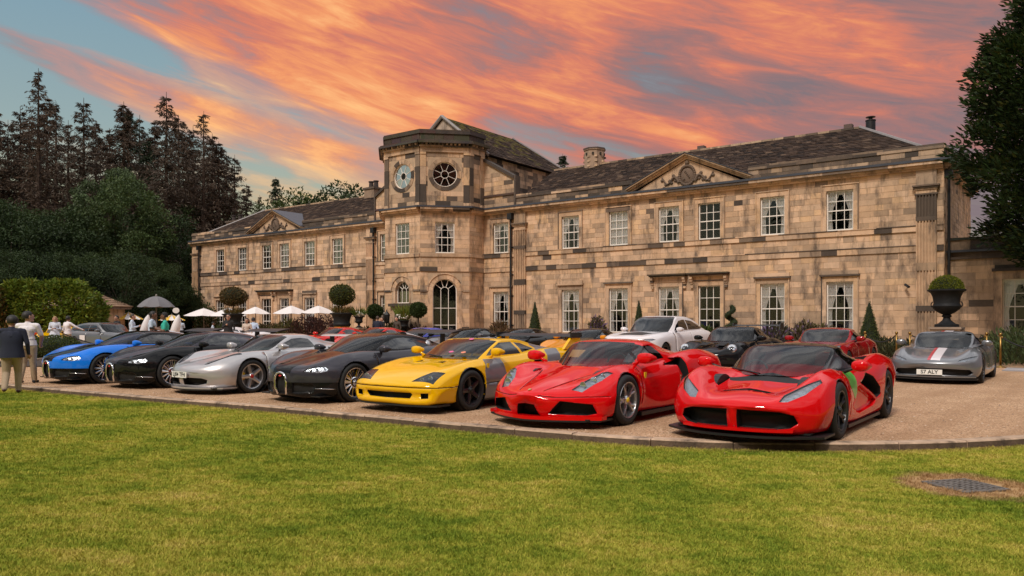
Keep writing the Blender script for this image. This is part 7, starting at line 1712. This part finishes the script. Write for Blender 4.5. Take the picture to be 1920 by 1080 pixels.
# garden lodge
p = along(160,54.5); lo = tag(empty('garden_lodge',(p.x,p.y,0),R(-20)),'small stone lodge with hipped stone-slate roof behind the laurel hedge','lodge')
w = 1.75; lm = MB(); lm.box(-w,w,-w,w,0,2.35,0,(.50,.35,.22)); 
for sx in (-1,1): lm.box(sx*w-.22,sx*w+.22,-w-.05,-w+.3,0,2.34,0,(.56,.39,.25))
lm.build('wall',M_STONE,lo); MB().box(-w-.3,w+.3,-w-.3,w+.3,2.35,2.52,0,(.20,.15,.12)).build('cornice',M_STONE,lo)
MB().box(.5,.95,-w-.02,-w+.05,.6,1.9).build('window',mat('lodge_pane',(.03,.03,.035),.2),lo)
ls = []
def lodge_roof(a,b,ap,rows=9):
    a,b,ap = Vector(a),Vector(b),Vector(ap); n = (b-a).cross(ap-a).normalized(); n = n if n.z > 0 else -n; r = random.Random(2)
    for i in range(rows):
        t0,t1 = i/rows,min(1,(i+1.2)/rows); p0,p1,q0,q1 = a.lerp(ap,t0),b.lerp(ap,t0),a.lerp(ap,t1),b.lerp(ap,t1); m = max(1,int((p1-p0).length/.5))
        for k in range(m):
            s0,s1 = k/m+.004,(k+1)/m-.004; f = r.uniform(.8,1.2); v = [p0.lerp(p1,s0)+n*.05,p0.lerp(p1,s1)+n*.05,q0.lerp(q1,s1)+n*.02,q0.lerp(q1,s0)+n*.02,p0.lerp(p1,s0),p0.lerp(p1,s1),q0.lerp(q1,s1),q0.lerp(q1,s0)]
            MB().add(v,BOXF,0,(.30*f,.20*f,.14*f)).build('slate',M_SLATE,lo)
W_ = w+.38
for (a,b) in (((-W_,-W_),(W_,-W_)),((W_,-W_),(W_,W_))): lodge_roof(a+(2.52,),b+(2.52,),(0,0,3.75))
MB().add([(-W_,-W_,2.51),(W_,-W_,2.51),(W_,W_,2.51),(-W_,W_,2.51),(0,0,3.72)],[(0,1,4),(1,2,4),(2,3,4),(3,0,4)]).build('roof',MATS['roof_boarding'],lo)
# urns
def urn_mb(s=1.0):
    mb = MB(); mb.lathe([(a*s,b*s) for a,b in ((.42,0),(.42,.10),(.30,.13),(.15,.26),(.12,.36),(.17,.40),(.17,.44),(.13,.47),(.30,.56),(.46,.70),(.50,.80),(.46,.86),(.44,.92),(.48,1.15),(.56,1.32),(.66,1.38),(.66,1.43),(.58,1.44),(.5,1.40))],28); return mb
def planter(name,label,px,Y,rim_y,rim_w,ped=True,cat='urn'):
    p = along(px,Y); zr = CAMH+(HORIZ-rim_y)/FPX*Y; s = rim_w/1.32; e = tag(empty(name,(p.x,p.y,0),-TH),label,cat,'iron urns before the house'); hu = 1.43*s; zb = max(0,zr-hu)
    o = auto_smooth(urn_mb(s).build('bowl',M_URN,e),40); o.location = (0,0,zb)
    if zb > .05:
        pm = MB(); q = .5*s; pm.box(-q-.06,q+.06,-q-.06,q+.06,0,.12,0,(.36,.27,.2)); pm.box(-q,q,-q,q,.12,zb-.08,0,(.40,.29,.2)); pm.box(-q-.05,q+.05,-q-.05,q+.05,zb-.08,zb,0,(.33,.25,.19)); pm.build('pedestal',M_STONE,e)
    for sx in (-1,1):
        h = MB(); h.tube([(sx*(.46*s+.07*s*math.sin(t)),0,zb+s*(.86+.1*math.cos(t))) for t in np.linspace(0,3.14,8)],.022*s,6); h.build('handle',M_URN,e,True)
    return e,p,zr
def lollipop(label,px,Y,cy,rx_px,rz_px,zbase,col,alt,p_alt=.2,stem=True,leaf=.07,name='ball_tree',group='ball-headed trees before the house'):
    p = along(px,Y); zc = CAMH+(HORIZ-cy)/FPX*Y; rx,rz = rx_px/FPX*Y,rz_px/FPX*Y; e = tag(empty(name,(p.x,p.y,zbase)),label,'topiary',group); zc -= zbase
    clip_shape('x','x',(p.x,p.y,0),ball_fn(rx,rz,zc,-9),3200,leaf*1.3,col,alt,parent=e,p=p_alt,core=MB().ball((0,0,zc),(rx*.86,rx*.86,rz*.86)))
    MB().tube([(0,0,0),(.02,0,zc*.5),(0,0,zc)],.045,8).build('trunk',M_BARK,e,True); return e
def grasses(e,n,r,h,cols,z=0.0,name='blades',lean=.5,w=.02):
    global g; g = np.random.default_rng(n+int(r*100)); a = g.random(n)*6.283; rr = r*np.sqrt(g.random(n)); C = np.stack([rr*np.cos(a),rr*np.sin(a),np.full(n,z)],1); D = np.stack([np.cos(a)*lean*g.random(n),np.sin(a)*lean*g.random(n),np.ones(n)],1)
    cc = np.array(cols)[g.integers(0,len(cols),n)]*(.8+.4*g.random((n,1))); link(name,leaf_mesh(name,C,D,unit(n)+[.01,.02,0],h*(.6+.6*g.random(n)),w,cc,M_LEAF),e)
for (px,Y,rim,cyy,rx,rz,lab,c1,c2) in ((437,50,588.5,556,25,18,'reddish ball-headed tree growing from an urn among the parasols',(.085,.065,.02),(.12,.06,.02)),(641,46,587,553,24,20,'green ball-headed tree growing from an urn near the tower',(.06,.075,.014),(.10,.09,.02))):
    e,p,zr = planter('iron_urn','wide dark iron urn holding the '+lab.split(' ball')[0]+' ball-headed tree',px,Y,rim,1.40); lollipop(lab,px,Y,cyy,rx,rz,zr-.04,c1,c2)
    gr = tag(empty('urn_grass',(p.x,p.y,zr-.05)),'feathery grass under the '+lab.split(' ball')[0]+' ball-headed tree','grass plant','grasses in urns'); grasses(gr,500,.5,.55,[(.20,.16,.05),(.12,.12,.03),(.25,.15,.06)],lean=.9)
e,p,zr = planter('iron_urn','small dark urn of white flowers beside the larger urn near the tower',673,46,593,.62)
fl = tag(empty('white_flowers',(p.x,p.y,zr)),'dome of white blooms with green fronds in the small urn','flowers','white flower displays')
def blooms(e,n,r,z,m=None):
    rr = random.Random(n); mb = MB()
    for _ in range(n):
        a = rr.uniform(0,6.28); q = r*math.sqrt(rr.random()); mb.ball((q*math.cos(a),q*math.sin(a),z+rr.uniform(-.12,.16)),rr.uniform(.03,.06),6,4)
    mb.build('blooms',m or mat('white_petal',(.75,.74,.68),.8),e,True)
blooms(fl,70,.38,.10); grasses(fl,160,.3,.6,[(.13,.17,.03),(.07,.11,.02)],lean=1.2,w=.05)
e,p,zr = planter('iron_urn','dark urn of tall green fronds and white blooms by the entrance',757,47,601,.7); fl = tag(empty('white_flowers',(p.x,p.y,zr)),'tall lime green fronds over white blooms beside the entrance','flowers','white flower displays'); blooms(fl,110,.45,.22); grasses(fl,220,.3,1.0,[(.20,.24,.05),(.13,.18,.03)],lean=.8,w=.06)
for (px,cy,r,lab) in ((703,584,15,'dark ball-headed bay tree before the entrance lantern'),(784,581,16,'dark ball-headed bay tree by the big arched window')):
    lollipop(lab,px,46.5,cy,r,r*.9,0.0,(.03,.055,.014),(.05,.07,.02))
    q = along(px,46.5); pt = tag(empty('plant_pot',(q.x,q.y,0)),'round dark pot under the bay tree'+lab.split('bay tree')[1],'pot','pots of the bay trees'); MB().lathe([(.24,0),(.32,.5),(.34,.52),(.34,.58),(.28,.58),(.27,.5)],18).build('bowl',M_URN,pt,True); MB().lathe([(.27,.48),(.27,.5)],14).build('soil',M_BARK,pt)
# big urn with box dome near the right end of the house
e,p,zr = planter('iron_urn','tall black iron urn with clipped box dome before the end pilaster',1775,29.3,543,1.30); dm = tag(empty('box_dome',(p.x,p.y,zr-.06)),'clipped yellow-green box dome on the tall black urn','topiary'); clip_shape('x','x',(p.x,p.y,0),ball_fn(.58,.56,.04,0),4200,.05,(.13,.15,.012),(.17,.17,.02),parent=dm,core=MB().lathe([(.53,0),(.5,.2),(.4,.4),(.2,.53),(.02,.56)],16))
# lantern
q = along(725,47.5); ln = tag(empty('lantern_post',(q.x,q.y,0)),'black iron lantern on a post by the entrance','lantern'); MB().tube([(0,0,0),(0,0,1.35)],[.06,.04],8).build('post',M_IRON,ln); MB().lathe([(.10,1.35),(.16,1.40),(.20,1.85),(.22,1.88),(.05,2.08),(.02,2.2)],6).build('cage',M_IRON,ln)
# stanchions with rope
GS = 'brass rope posts on the drive'; STP = []
def stanchion(px,Y,lab,h=1.08):
    p = along(px,Y); e = tag(empty('rope_post',(p.x,p.y,0)),lab,'post',GS); MB().lathe([(.16,0),(.16,.02),(.04,.05),(.032,.08)],18).build('base',M_BRASS,e,True); MB().tube([(0,0,.05),(0,0,h-.05)],.032,10).build('stem',M_BRASS,e,True); MB().lathe([(.045,h-.09),(.05,h-.05),(.05,h-.01),(.02,h)],14).build('cap',M_BRASS,e,True); STP.append(Vector((p.x,p.y,h-.11))); return e
for (px,Y,lab) in ((1622,29,'brass rope post behind the dark red coupe'),(1681,28,'brass rope post at the left mirror of the striped car'),(1706,27.4,'brass rope post behind the left screen edge of the striped car'),(1850,25.6,'brass rope post behind the right screen edge of the striped car'),(1876,24.3,'brass rope post standing clear beside the striped car'),(2010,22.6,'brass rope post beyond the striped car towards the annex')): stanchion(px,Y,lab)
def rope(a,b,lab,drop=.28):
    pts = [a.lerp(b,t)-Vector((0,0,drop*4*t*(1-t))) for t in np.linspace(0,1,14)]; e = tag(empty('barrier_rope',tuple((a+b)/2-Vector((0,0,drop)))),lab,'rope','black barrier ropes'); o = e.location.copy()
    MB().tube([p-o for p in pts],.022,8).build('cord',M_ROPE,e,True)
    for q in (0,-1): d = (pts[1]-pts[0] if q == 0 else pts[-2]-pts[-1]).normalized()*.09; MB().tube([pts[q]-o,pts[q]+d-o],.03,8).build('brass_end',M_BRASS,e,True)
rope(STP[0],STP[1],'black rope between the dark red coupe and the striped car'); rope(STP[2],STP[3],'black rope hanging behind the striped car'); rope(STP[4],STP[5],'black rope hanging before the annex shrubs',.35)
sq = ground(117,667); e = tag(empty('rope_post',(sq.x,sq.y,0)),'brass rope post beside the person in khaki trousers',"post",GS); MB().lathe([(.16,0),(.16,.02),(.04,.05)],16).build('base',M_BRASS,e); MB().tube([(0,0,.03),(0,0,1.0)],.034,10).build('stem',M_BRASS,e,True); MB().lathe([(.05,.98),(.05,1.04),(.02,1.06)],12).build('cap',M_BRASS,e,True)
rope(Vector((sq.x,sq.y,.95)),Vector((sq.x+1.6,sq.y+.6,.35)),'black rope sloping down beside the steel grey estate car',.05)
# beds at the foot of the walls
SHR = 'shrubs in the bed along the house'
def shrub(label,px,dep,rx,h,col,alt,n=1500,leaf=.11,name='shrub',Y=None):
    rr = (px-960)/FPX; YY = Y or (ST*OX+CT*OY-dep)/(ST*rr+CT); e = tag(empty(name,(rr*YY,YY,0)),label,'shrub',SHR)
    global g; g = np.random.default_rng(px+3); a = g.random(n)*6.283; q = rx*np.sqrt(g.random(n)); z = h*g.random(n)**.8*(1-.5*(q/rx)**2); C = np.stack([q*np.cos(a),q*np.sin(a),z],1); D = np.stack([np.cos(a)*.5,np.sin(a)*.5,np.ones(n)],1)+unit(n)*.6
    link('foliage',leaf_mesh('foliage',C,D,unit(n),leaf*(.6+.9*g.random(n))*1.8,leaf*.75,tint(n,col,.35,alt,.3),M_LEAF),e)
    st = MB(); r_ = random.Random(px)
    for _ in range(9): b = r_.uniform(0,6.28); st.tube([(0,0,0),(rx*.6*math.cos(b),rx*.6*math.sin(b),h*.75)],[.012,.005],4)
    st.build('stems_or_core',M_BARK,e); return e
for (px,dep,rx,h,col,alt,lab) in ((1120,1.0,.55,1.75,(.10,.09,.04),(.22,.14,.28),'lavender tinted shrub between the first two tall windows'),(935,1.0,.7,1.5,(.14,.10,.05),(.25,.15,.10),'wispy flowering shrub under the link window by the tower'),(1455,1.0,.9,1.35,(.09,.085,.06),(.20,.15,.30),'purple flowered shrub under the tall window behind the black winged car'),(1540,1.0,.8,1.3,(.11,.10,.04),(.16,.10,.12),'low olive shrub beside the dark red coupe'),(1510,1.0,.6,1.5,(.12,.10,.05),(.2,.14,.2),'wispy shrub between two tall windows above the dark red coupe'),(1320,1.0,.8,1.2,(.06,.08,.02),None,'low green shrub behind the white SUV'),
   (575,5.5,1.2,1.9,(.055,.028,.026),(.09,.04,.03),'dark red leaved shrub beneath the parasol by the far doorway'),(610,5.0,1.2,1.9,(.060,.03,.028),(.10,.045,.035),'dark red leaved shrub beside the urn near the tower'),(540,6,1.1,1.6,(.09,.09,.03),(.14,.10,.04),'olive grasses beside the dark red shrubs'),(500,6.5,1.2,1.3,(.10,.095,.035),(.16,.09,.05),'pale grasses before the far doorway'),(780,3.6,1.1,1.3,(.055,.035,.03),(.09,.05,.035),'dark red leaved shrub before the bay tree'),(740,4.6,.8,1.4,(.08,.09,.03),None,'green grasses by the tower entrance'),(470,7,1.2,1.3,(.07,.08,.03),None,'green shrub beside the long haired woman'),(430,7.5,1.2,1.4,(.06,.075,.025),None,'green shrub under the reddish ball tree'),(388,3.5,.9,3.0,(.035,.055,.018),None,'upright dark shrub against the far house corner'),
   (690,6.0,.9,1.1,(.05,.075,.02),None,'low green shrub beside the white flower urn')): shrub(lab,px,dep,rx,h,col,alt)
for (px,Y,rx,h,col,alt,lab) in ((1905,26.5,1.2,1.25,(.06,.085,.03),(.11,.12,.05),'feathery green shrub under the annex window'),(1935,25,1.3,1.1,(.055,.08,.03),None,'feathery green shrub beside the annex path'),(1885,27.5,1.0,.9,(.07,.065,.05),None,'grey green shrub behind the clear standing rope post'),(1660,30,.9,.8,(.06,.065,.03),None,'low shrub behind the leftmost barrier rope'),(1720,30.5,1.2,.7,(.05,.06,.025),None,'low shrub under the tall black urn'),(1830,29.5,1.3,.8,(.05,.06,.028),None,'low shrub between tall urn and annex window')): shrub(lab,px,0,rx,h,col,alt,1300,.09,Y=Y)
# paving by the annex: slabs one by one
pv = tag(empty('paving',(0,0,0)),kind='structure'); r_ = random.Random(8); M_PAVE = mat('flagstone',attr=True,rough=.8,noise=.15,nscale=3)
base = ground(1878,696); bx_,by_ = Vector((CT,-ST,0)),Vector((ST,CT,0))
for i in range(9):
    for j in range(3):
        c = base+bx_*(i*.62)+by_*(j*.62+.1); f = r_.uniform(.8,1.15); MB().obox(c,bx_*.60,by_*.60,Vector((0,0,.018)),0,(.34*f,.31*f,.31*f)).build('flagstone',M_PAVE,pv)
# bed and edging at the left
bd = tag(empty('planting_bed',(0,0,0)),kind='structure'); a = ground(112,674); b_ = ground(-60,688); dirv = (b_-a).normalized(); nrm_ = Vector((-dirv.y,dirv.x,0)); nrm_ = nrm_ if nrm_.y > 0 else -nrm_
MB().add([a+Vector((0,0,.03)),b_+Vector((0,0,.03)),b_+nrm_*3+Vector((0,0,.03)),a+nrm_*3+Vector((0,0,.03))],[(0,1,2,3)]).build('soil',mat('bed_soil',(.045,.03,.022),.95,bump=.5),bd)
n_ = int((b_-a).length/.9)
for i in range(n_): c = a+dirv*(i*.9); MB().obox(c,dirv*.885,nrm_*-.14,Vector((0,0,.10)),0,(.46,.34,.25)).build('edging_stone',M_KERB,bd)
# ------------------------------------------------------------------ people
def pmat(n,c,r=.8): return mat('cloth_'+n,c,r)
SK = {'fair':mat('skin_fair',(.52,.30,.22),.5),'tan':mat('skin_tan',(.40,.22,.15),.5),'brown':mat('skin_brown',(.16,.08,.05),.5)}
HAIR = {'black':mat('hair_black',(.012,.010,.010),.6),'brown':mat('hair_brown',(.05,.03,.02),.6),'blonde':mat('hair_blonde',(.38,.24,.11),.6)}
def person(label, loc, face, H, skin, hair, top, bottom, shoe, arms='down', legs='stand', sleeve='long', voxel=.016, hairlen=0.0, jacket=None, dress=None, glasses=False, cap=None, waist=None, look=0.0, lean=0.0, seated=False, group='visitors among the cars', bare=False, hold=None):
    e = tag(empty('person',loc,face),label,'person',group)
    prims = []                                           # (name, p0, p1, r0, r1, region)
    def limb(a,b,ra,rb,rg): prims.append((Vector(a)*H,Vector(b)*H,ra*H,rb*H,rg))
    T,B,S,F = 1,2,0,3
    hip = .505; ly = lean
    kn = {'stand':((.058,.012,.285),(.062,-.005,.045),(-.058,.005,.285),(-.066,-.012,.045)),'walk':((.052,.075,.285),(.052,.085,.05),(-.052,.01,.275),(-.05,-.135,.085)),'step':((.05,.03,.285),(.055,.06,.045),(-.05,.0,.28),(-.055,-.08,.05))}[legs]
    if seated: kn = ((.07,.22,.50),(.07,.22,.26),(-.07,.22,.50),(-.07,.22,.26))
    LB = S if bare else B
    for (k,a,sx) in ((kn[0],kn[1],1),(kn[2],kn[3],-1)):
        (limb((sx*.048,0,hip),k,.056,.037,LB),limb(k,a,.036,.024,LB)) if bare else (limb((sx*.050,0,hip),k,.060,.041,LB),limb(k,a,.040,.032,LB)); limb((a[0],a[1]-.015,a[2]-.018),(a[0]+sx*.006,a[1]+.085,a[2]-.024),.020,.018,F); limb((a[0],a[1]-.02,a[2]-.02),(a[0],a[1]+.03,a[2]-.01),.022,.02,F)
    limb((-.03,0,hip+.015),(.03,0,hip+.015),.068,.068,B if not dress else T); limb((0,.0,hip+.05),(0,ly*.3+.004,.62),.068,.066,T); limb((-.025,ly*.3,.62),(.025,ly*.3,.62),.062,.062,T)
    limb((0,ly*.3,.62),(0,ly*.7-.004,.74),.066,.078,T); limb((-.05,ly*.7-.004,.755),(.05,ly*.7-.004,.755),.062,.062,T); limb((-.085,ly*.8-.008,.805),(.085,ly*.8-.008,.805),.036,.036,T); limb((0,ly*.8-.006,.80),(0,ly*.9,.835),.045,.036,T)
    limb((0,ly*.85,.82),(0,ly+.008,.875),.033,.031,S)
    hc = Vector((0,ly+.012,.925)); la = Vector((math.sin(look),math.cos(look),0)); lr = Vector((math.cos(look),-math.sin(look),0))
    for (d,z,r) in ((.0,.015,.052),(.010,-.028,.042),(-.014,.020,.052),(.016,.0,.046)): q = hc+la*d+Vector((0,0,z)); limb(q,q+Vector((0,0,.002)),r,r,S)
    limb(hc+la*.055+Vector((0,0,.002)),hc+la*.068+Vector((0,0,-.016)),.008,.011,S); limb(hc+la*.050+Vector((0,0,-.052)),hc+la*.052+Vector((0,0,-.054)),.018,.018,S); limb(hc+la*.054+Vector((0,0,.020))-lr*.025,hc+la*.054+Vector((0,0,.020))+lr*.025,.009,.009,S)
    for sx in (-1,1): q = hc+lr*sx*.053+Vector((0,0,-.004)); limb(q+Vector((0,0,-.012)),q+Vector((0,0,.012)),.010,.012,S)
    A = {'down':((.150,-.015,.645),(.158,.035,.505)),'fold':((.145,.0,.64),(.045,.125,.655)),'phone':((.145,.01,.645),(.04,.15,.69)),'back':((.150,-.06,.65),(.135,-.10,.52)),'front':((.145,.05,.645),(.10,.13,.54)),'reach':((.20,.09,.71),(.25,.24,.64)),'chest':((.150,.0,.65),(.03,.10,.72))}
    am = arms if isinstance(arms,tuple) else (arms,arms)
    hands = []
    for sx,ak in ((1,am[0]),(-1,am[1])):
        el,wr = A[ak]; el = (sx*el[0],el[1]+ly*.7,el[2]); wr = (sx*wr[0],wr[1]+ly*.7,wr[2]); sh = (sx*.108,ly*.8-.006,.800)
        limb(sh,el,.036,.027,T); limb(el,wr,.026,.018,T if sleeve == 'long' else S)
        if sleeve == 'short': mid = Vector(sh).lerp(Vector(el),.75); prims[-2] = (Vector(sh)*H,mid*H,.037*H,.032*H,T); limb(mid,el,.027,.025,S)
        w = Vector(wr); d = (w-Vector(el)).normalized(); pal = w+d*.030; limb(w,pal,.017,.020,S); sd = d.cross(Vector((0,1,0) if abs(d.y) < .8 else (0,0,1))).normalized(); hands.append(pal)
        for k in range(4): b0 = pal+sd*(.0095*(k-1.5)); ln = (.036,.041,.039,.031)[k]; mid = b0+d*ln*.55; limb(b0,mid,.0062,.0058,S); limb(mid,mid+(d*.8+Vector((0,.35,-.2))).normalized()*ln*.5,.0058,.0048,S)
        limb(w+d*.010+sd*.014,w+d*.034+sd*.034+Vector((0,.008,0)),.0075,.0058,S)
    mb = MB()
    for (a,b,ra,rb,rg) in prims:
        if (b-a).length < .004*H: mb.ball(a,ra*1.0,12,8)
        else: mb.tube([a,b],[ra,rb],10); mb.ball(a,ra,10,6); mb.ball(b,rb,10,6)
    o = mb.build('body',M_BLK,e); md = o.modifiers.new('r','REMESH'); md.mode = 'VOXEL'; md.voxel_size = voxel; md2 = o.modifiers.new('s','SMOOTH'); md2.factor = .5; md2.iterations = 3
    dg = bpy.context.evaluated_depsgraph_get(); me = bpy.data.meshes.new_from_object(o.evaluated_get(dg)); o.modifiers.clear(); o.data = me
    me.materials.clear()
    for m in (SK[skin],top,bottom,shoe): me.materials.append(m)
    n = len(me.polygons); C = np.empty(n*3); me.polygons.foreach_get('center',C); C = C.reshape(-1,3); best = np.full(n,9.0); reg = np.zeros(n,int)
    for (a,b,ra,rb,rg) in prims:
        a_,b_ = np.array(a),np.array(b); d = b_-a_; L2 = max(1e-9,d@d); t = np.clip(((C-a_)@d)/L2,0,1); dist = np.linalg.norm(C-(a_+t[:,None]*d),axis=1)-(ra+(rb-ra)*t); k = dist < best-1e-4; best[k] = dist[k]; reg[k] = rg
    me.polygons.foreach_set('material_index',reg); me.polygons.foreach_set('use_smooth',[True]*n); me.update()
    # hair: a cap over the skull, longer behind when worn long
    hb = MB(); hcH = hc*H; r = .0680*H; nn = 16; vs = []; rows = 7
    for i in range(rows+1):
        th = i/rows*2.2
        for j in range(nn):
            a = 2*math.pi*j/nn; fr = math.cos(a); lim = th*(1-.62*max(0,fr)**.7) ; z = math.cos(lim); q = math.sin(lim)
            vs.append(hcH+(la*fr*r*.96+lr*math.sin(a)*r*.86)*q+la*(-.008*H)+Vector((0,0,r*1.02*z+.014*H)))
    hb.add(vs,[(i*nn+j,i*nn+(j+1)%nn,(i+1)*nn+(j+1)%nn,(i+1)*nn+j) for i in range(rows) for j in range(nn)])
    if hairlen: 
        for k in range(9): a = -.9+1.8*k/8; b0 = hcH-la*.03*H+lr*(a*.055*H); hb.tube([b0+Vector((0,0,.03*H)),b0-la*.025*H-Vector((0,0,hairlen*.5*H)),b0-la*.012*H+lr*a*.012*H-Vector((0,0,hairlen*H))],[.022*H,.024*H,.010*H],6)
    hb.build('hair',cap or HAIR[hair],e,True)
    if cap: b = MB(); b.prism([hcH+la*.045*H+lr*.045*H+Vector((0,0,.042*H)),hcH+la*.105*H+lr*.03*H+Vector((0,0,.034*H)),hcH+la*.105*H-lr*.03*H+Vector((0,0,.034*H)),hcH+la*.045*H-lr*.045*H+Vector((0,0,.042*H))],(0,0,.008*H)); b.build('cap_peak',cap,e)
    ey = MB()
    for sx in (-1,1): ey.ball(hcH+la*.0575*H+lr*sx*.021*H+Vector((0,0,.010*H)),.0058*H,6,4)
    ey.build('eyes',M_BLK,e)
    if glasses: q = hcH+la*.064*H+Vector((0,0,.010*H)); gl = MB(); gl.obox(q-lr*.042*H-Vector((0,0,.011*H)),lr*.036*H,la*.006*H,Vector((0,0,.022*H))); gl.obox(q+lr*.006*H-Vector((0,0,.011*H)),lr*.036*H,la*.006*H,Vector((0,0,.022*H))); gl.obox(q-lr*.008*H,lr*.016*H,la*.005*H,Vector((0,0,.006*H))); gl.build('sunglasses',M_BLK,e)
    def skirt(nm,m,prof,yo=0.0,k=20,fold=0.0):
        s_ = MB(); vs = []
        for (z,rx,ry) in prof:
            for j in range(k): a = 2*math.pi*j/k; f = 1+fold*math.sin(a*5)*(prof[0][0]-z); vs.append((rx*H*f*math.cos(a),(ry*f*math.sin(a)+yo)*H,z*H))
        s_.add(vs,[(i*k+j,i*k+(j+1)%k,(i+1)*k+(j+1)%k,(i+1)*k+j) for i in range(len(prof)-1) for j in range(k)]); s_.build(nm,m,e,True)
    if jacket: skirt('jacket',jacket,[(.79,.118,.062),(.74,.125,.078),(.66,.112,.080),(.60,.108,.080),(.53,.120,.090),(.465,.126,.096)],ly*.5,22,.15)
    if dress: skirt('dress',dress,[(.64,.092,.072),(.58,.10,.08),(.50,.125,.10),(.42,.15,.125),(.37,.165,.135)],0,22,.8)
    if waist: skirt('belt',waist,[(.545,.101,.073),(.525,.102,.074)])
    if top and not jacket and not dress: skirt('shirt_hem',top,[(.60,.096,.071),(.55,.103,.076),(.53,.105,.078)],0,18,.2)
    if hold:
        q = (hands[0]+hands[1])/2*H; hm = MB()
        if hold == 'phone': hm.obox(q+Vector((-.035,.02,-.01)),Vector((.07,0,0)),Vector((0,.02,.13)),Vector((0,-.01,.002))); hm.build('phone',M_BLK,e)
        else: hm.box(q.x-.07,q.x+.07,q.y+.0,q.y+.07,q.z-.045,q.z+.05); hm.lathe([(.035,0),(.038,.09),(.034,.1)],14,(q.x,q.y+.07,q.z),axis='y'); hm.box(q.x-.03,q.x+.03,q.y,q.y+.05,q.z+.05,q.z+.07); hm.build('camera',M_BLK,e)
    return e
def face_to(px): return 0.0
navy = pmat('navy',(.010,.014,.035)); khaki = pmat('khaki',(.36,.27,.18)); whitec = pmat('white',(.76,.72,.76)); leather = pmat('brown_leather',(.06,.02,.015),.5); bl_ = pmat('black',(.012,.012,.014)); lblue = pmat('pale_blue',(.50,.60,.74)); teal = pmat('teal',(.03,.42,.33)); greyc = pmat('grey',(.32,.29,.27)); dress_c = pmat('blue_white',(.58,.63,.74)); dj = pmat('dark_trouser',(.02,.022,.03)); pinkc = pmat('cream_print',(.55,.45,.38)); tan_ = pmat('tan_chino',(.40,.29,.18))
def at(px,py,z=0.0): p = ground(px,py,z); return (p.x,p.y,z)
def aty(px,Y): p = along(px,Y); return (p.x,p.y,0)
person('man in navy jacket and khaki trousers walking away over the lawn edge',at(22,739,-.08),R(25),1.63,'tan','black',whitec,khaki,leather,('down','front'),'walk',jacket=navy,voxel=.012,look=-.5).scale = (1.14,1.14,1)
# navy sleeves for the jacket wearer come from the jacket cloth
bpy.data.objects['body' if False else [o for o in bpy.data.objects if o.get('category')=='person'][0].children[0].name].data.materials[1] = navy
person('man in white polo shirt and khaki trousers beside the navy jacket',at(52,719),R(10),1.66,'tan','black',whitec,khaki,dj,('front','front'),'step','short',voxel=.012,look=.9).scale = (1.1,1.1,1)
person('woman in short blue and white dress by the yellow car',aty(103,37.5),R(200),1.70,'tan','blonde',dress_c,dress_c,whitec,'fold','walk','long',hairlen=.10,dress=dress_c,bare=True)
person('person in white shirt and khaki trousers leaning to the estate car',aty(127,34.5),R(-25),1.70,'tan','black',whitec,tan_,leather,('reach','down'),'stand',waist=leather,look=-.4)
person('man in dark suit behind the estate car roof',aty(219,41),R(150),1.78,'tan','black',bl_,bl_,bl_,'down',voxel=.02)
person('man in grey waistcoat and pale blue shirt behind the estate car',aty(248,35.5),R(-70),1.80,'fair','brown',lblue,greyc,bl_,'phone',voxel=.018)
person('man in pale blue shirt looking down at his phone beneath the umbrella',aty(284,26.8),R(-78),1.79,'brown','black',lblue,dj,bl_,'phone','stand','short',voxel=.014,hold='phone',lean=.02)
person('man in teal shirt and black cap holding a camera beneath the umbrella',aty(309,26.4),R(110),1.75,'brown','black',teal,dj,bl_,'phone','stand','short',voxel=.014,hold='camera',cap=bl_)
person('person in pale blue shirt standing by the striped parasols',aty(339,54),R(30),1.65,'tan','black',lblue,dj,bl_,'fold',voxel=.022)
person('person in blue shirt standing low by the far corner of the terrace',aty(399,52),R(-70),1.45,'tan','black',lblue,dj,bl_,'front',voxel=.022)
person('man in black jacket and sunglasses with one hand at his chest',aty(428,37),R(185),1.80,'fair','brown',bl_,bl_,bl_,('chest','down'),voxel=.016,glasses=True,jacket=bl_)
person('woman with long dark hair, navy jacket and patterned cream top',aty(463,38),R(175),1.62,'tan','black',pinkc,dj,bl_,('fold','down'),voxel=.016,hairlen=.14)
person('man in pale blue shirt half hidden behind the dark haired woman',aty(475,39.5),R(20),1.66,'tan','black',lblue,dj,bl_,voxel=.02)
person('man in navy suit with his back turned before the entrance',aty(708,45),R(5),1.78,'fair','brown',navy,navy,bl_,voxel=.02,jacket=navy)
person('person facing the navy suited man before the entrance',aty(717,46),R(120),1.74,'fair','brown',bl_,bl_,bl_,voxel=.02)
person('person in dark brown coat beside the lime green fronds',aty(744,46),R(150),1.76,'fair','black',pmat('dark_brown',(.06,.045,.035)),bl_,bl_,voxel=.02)
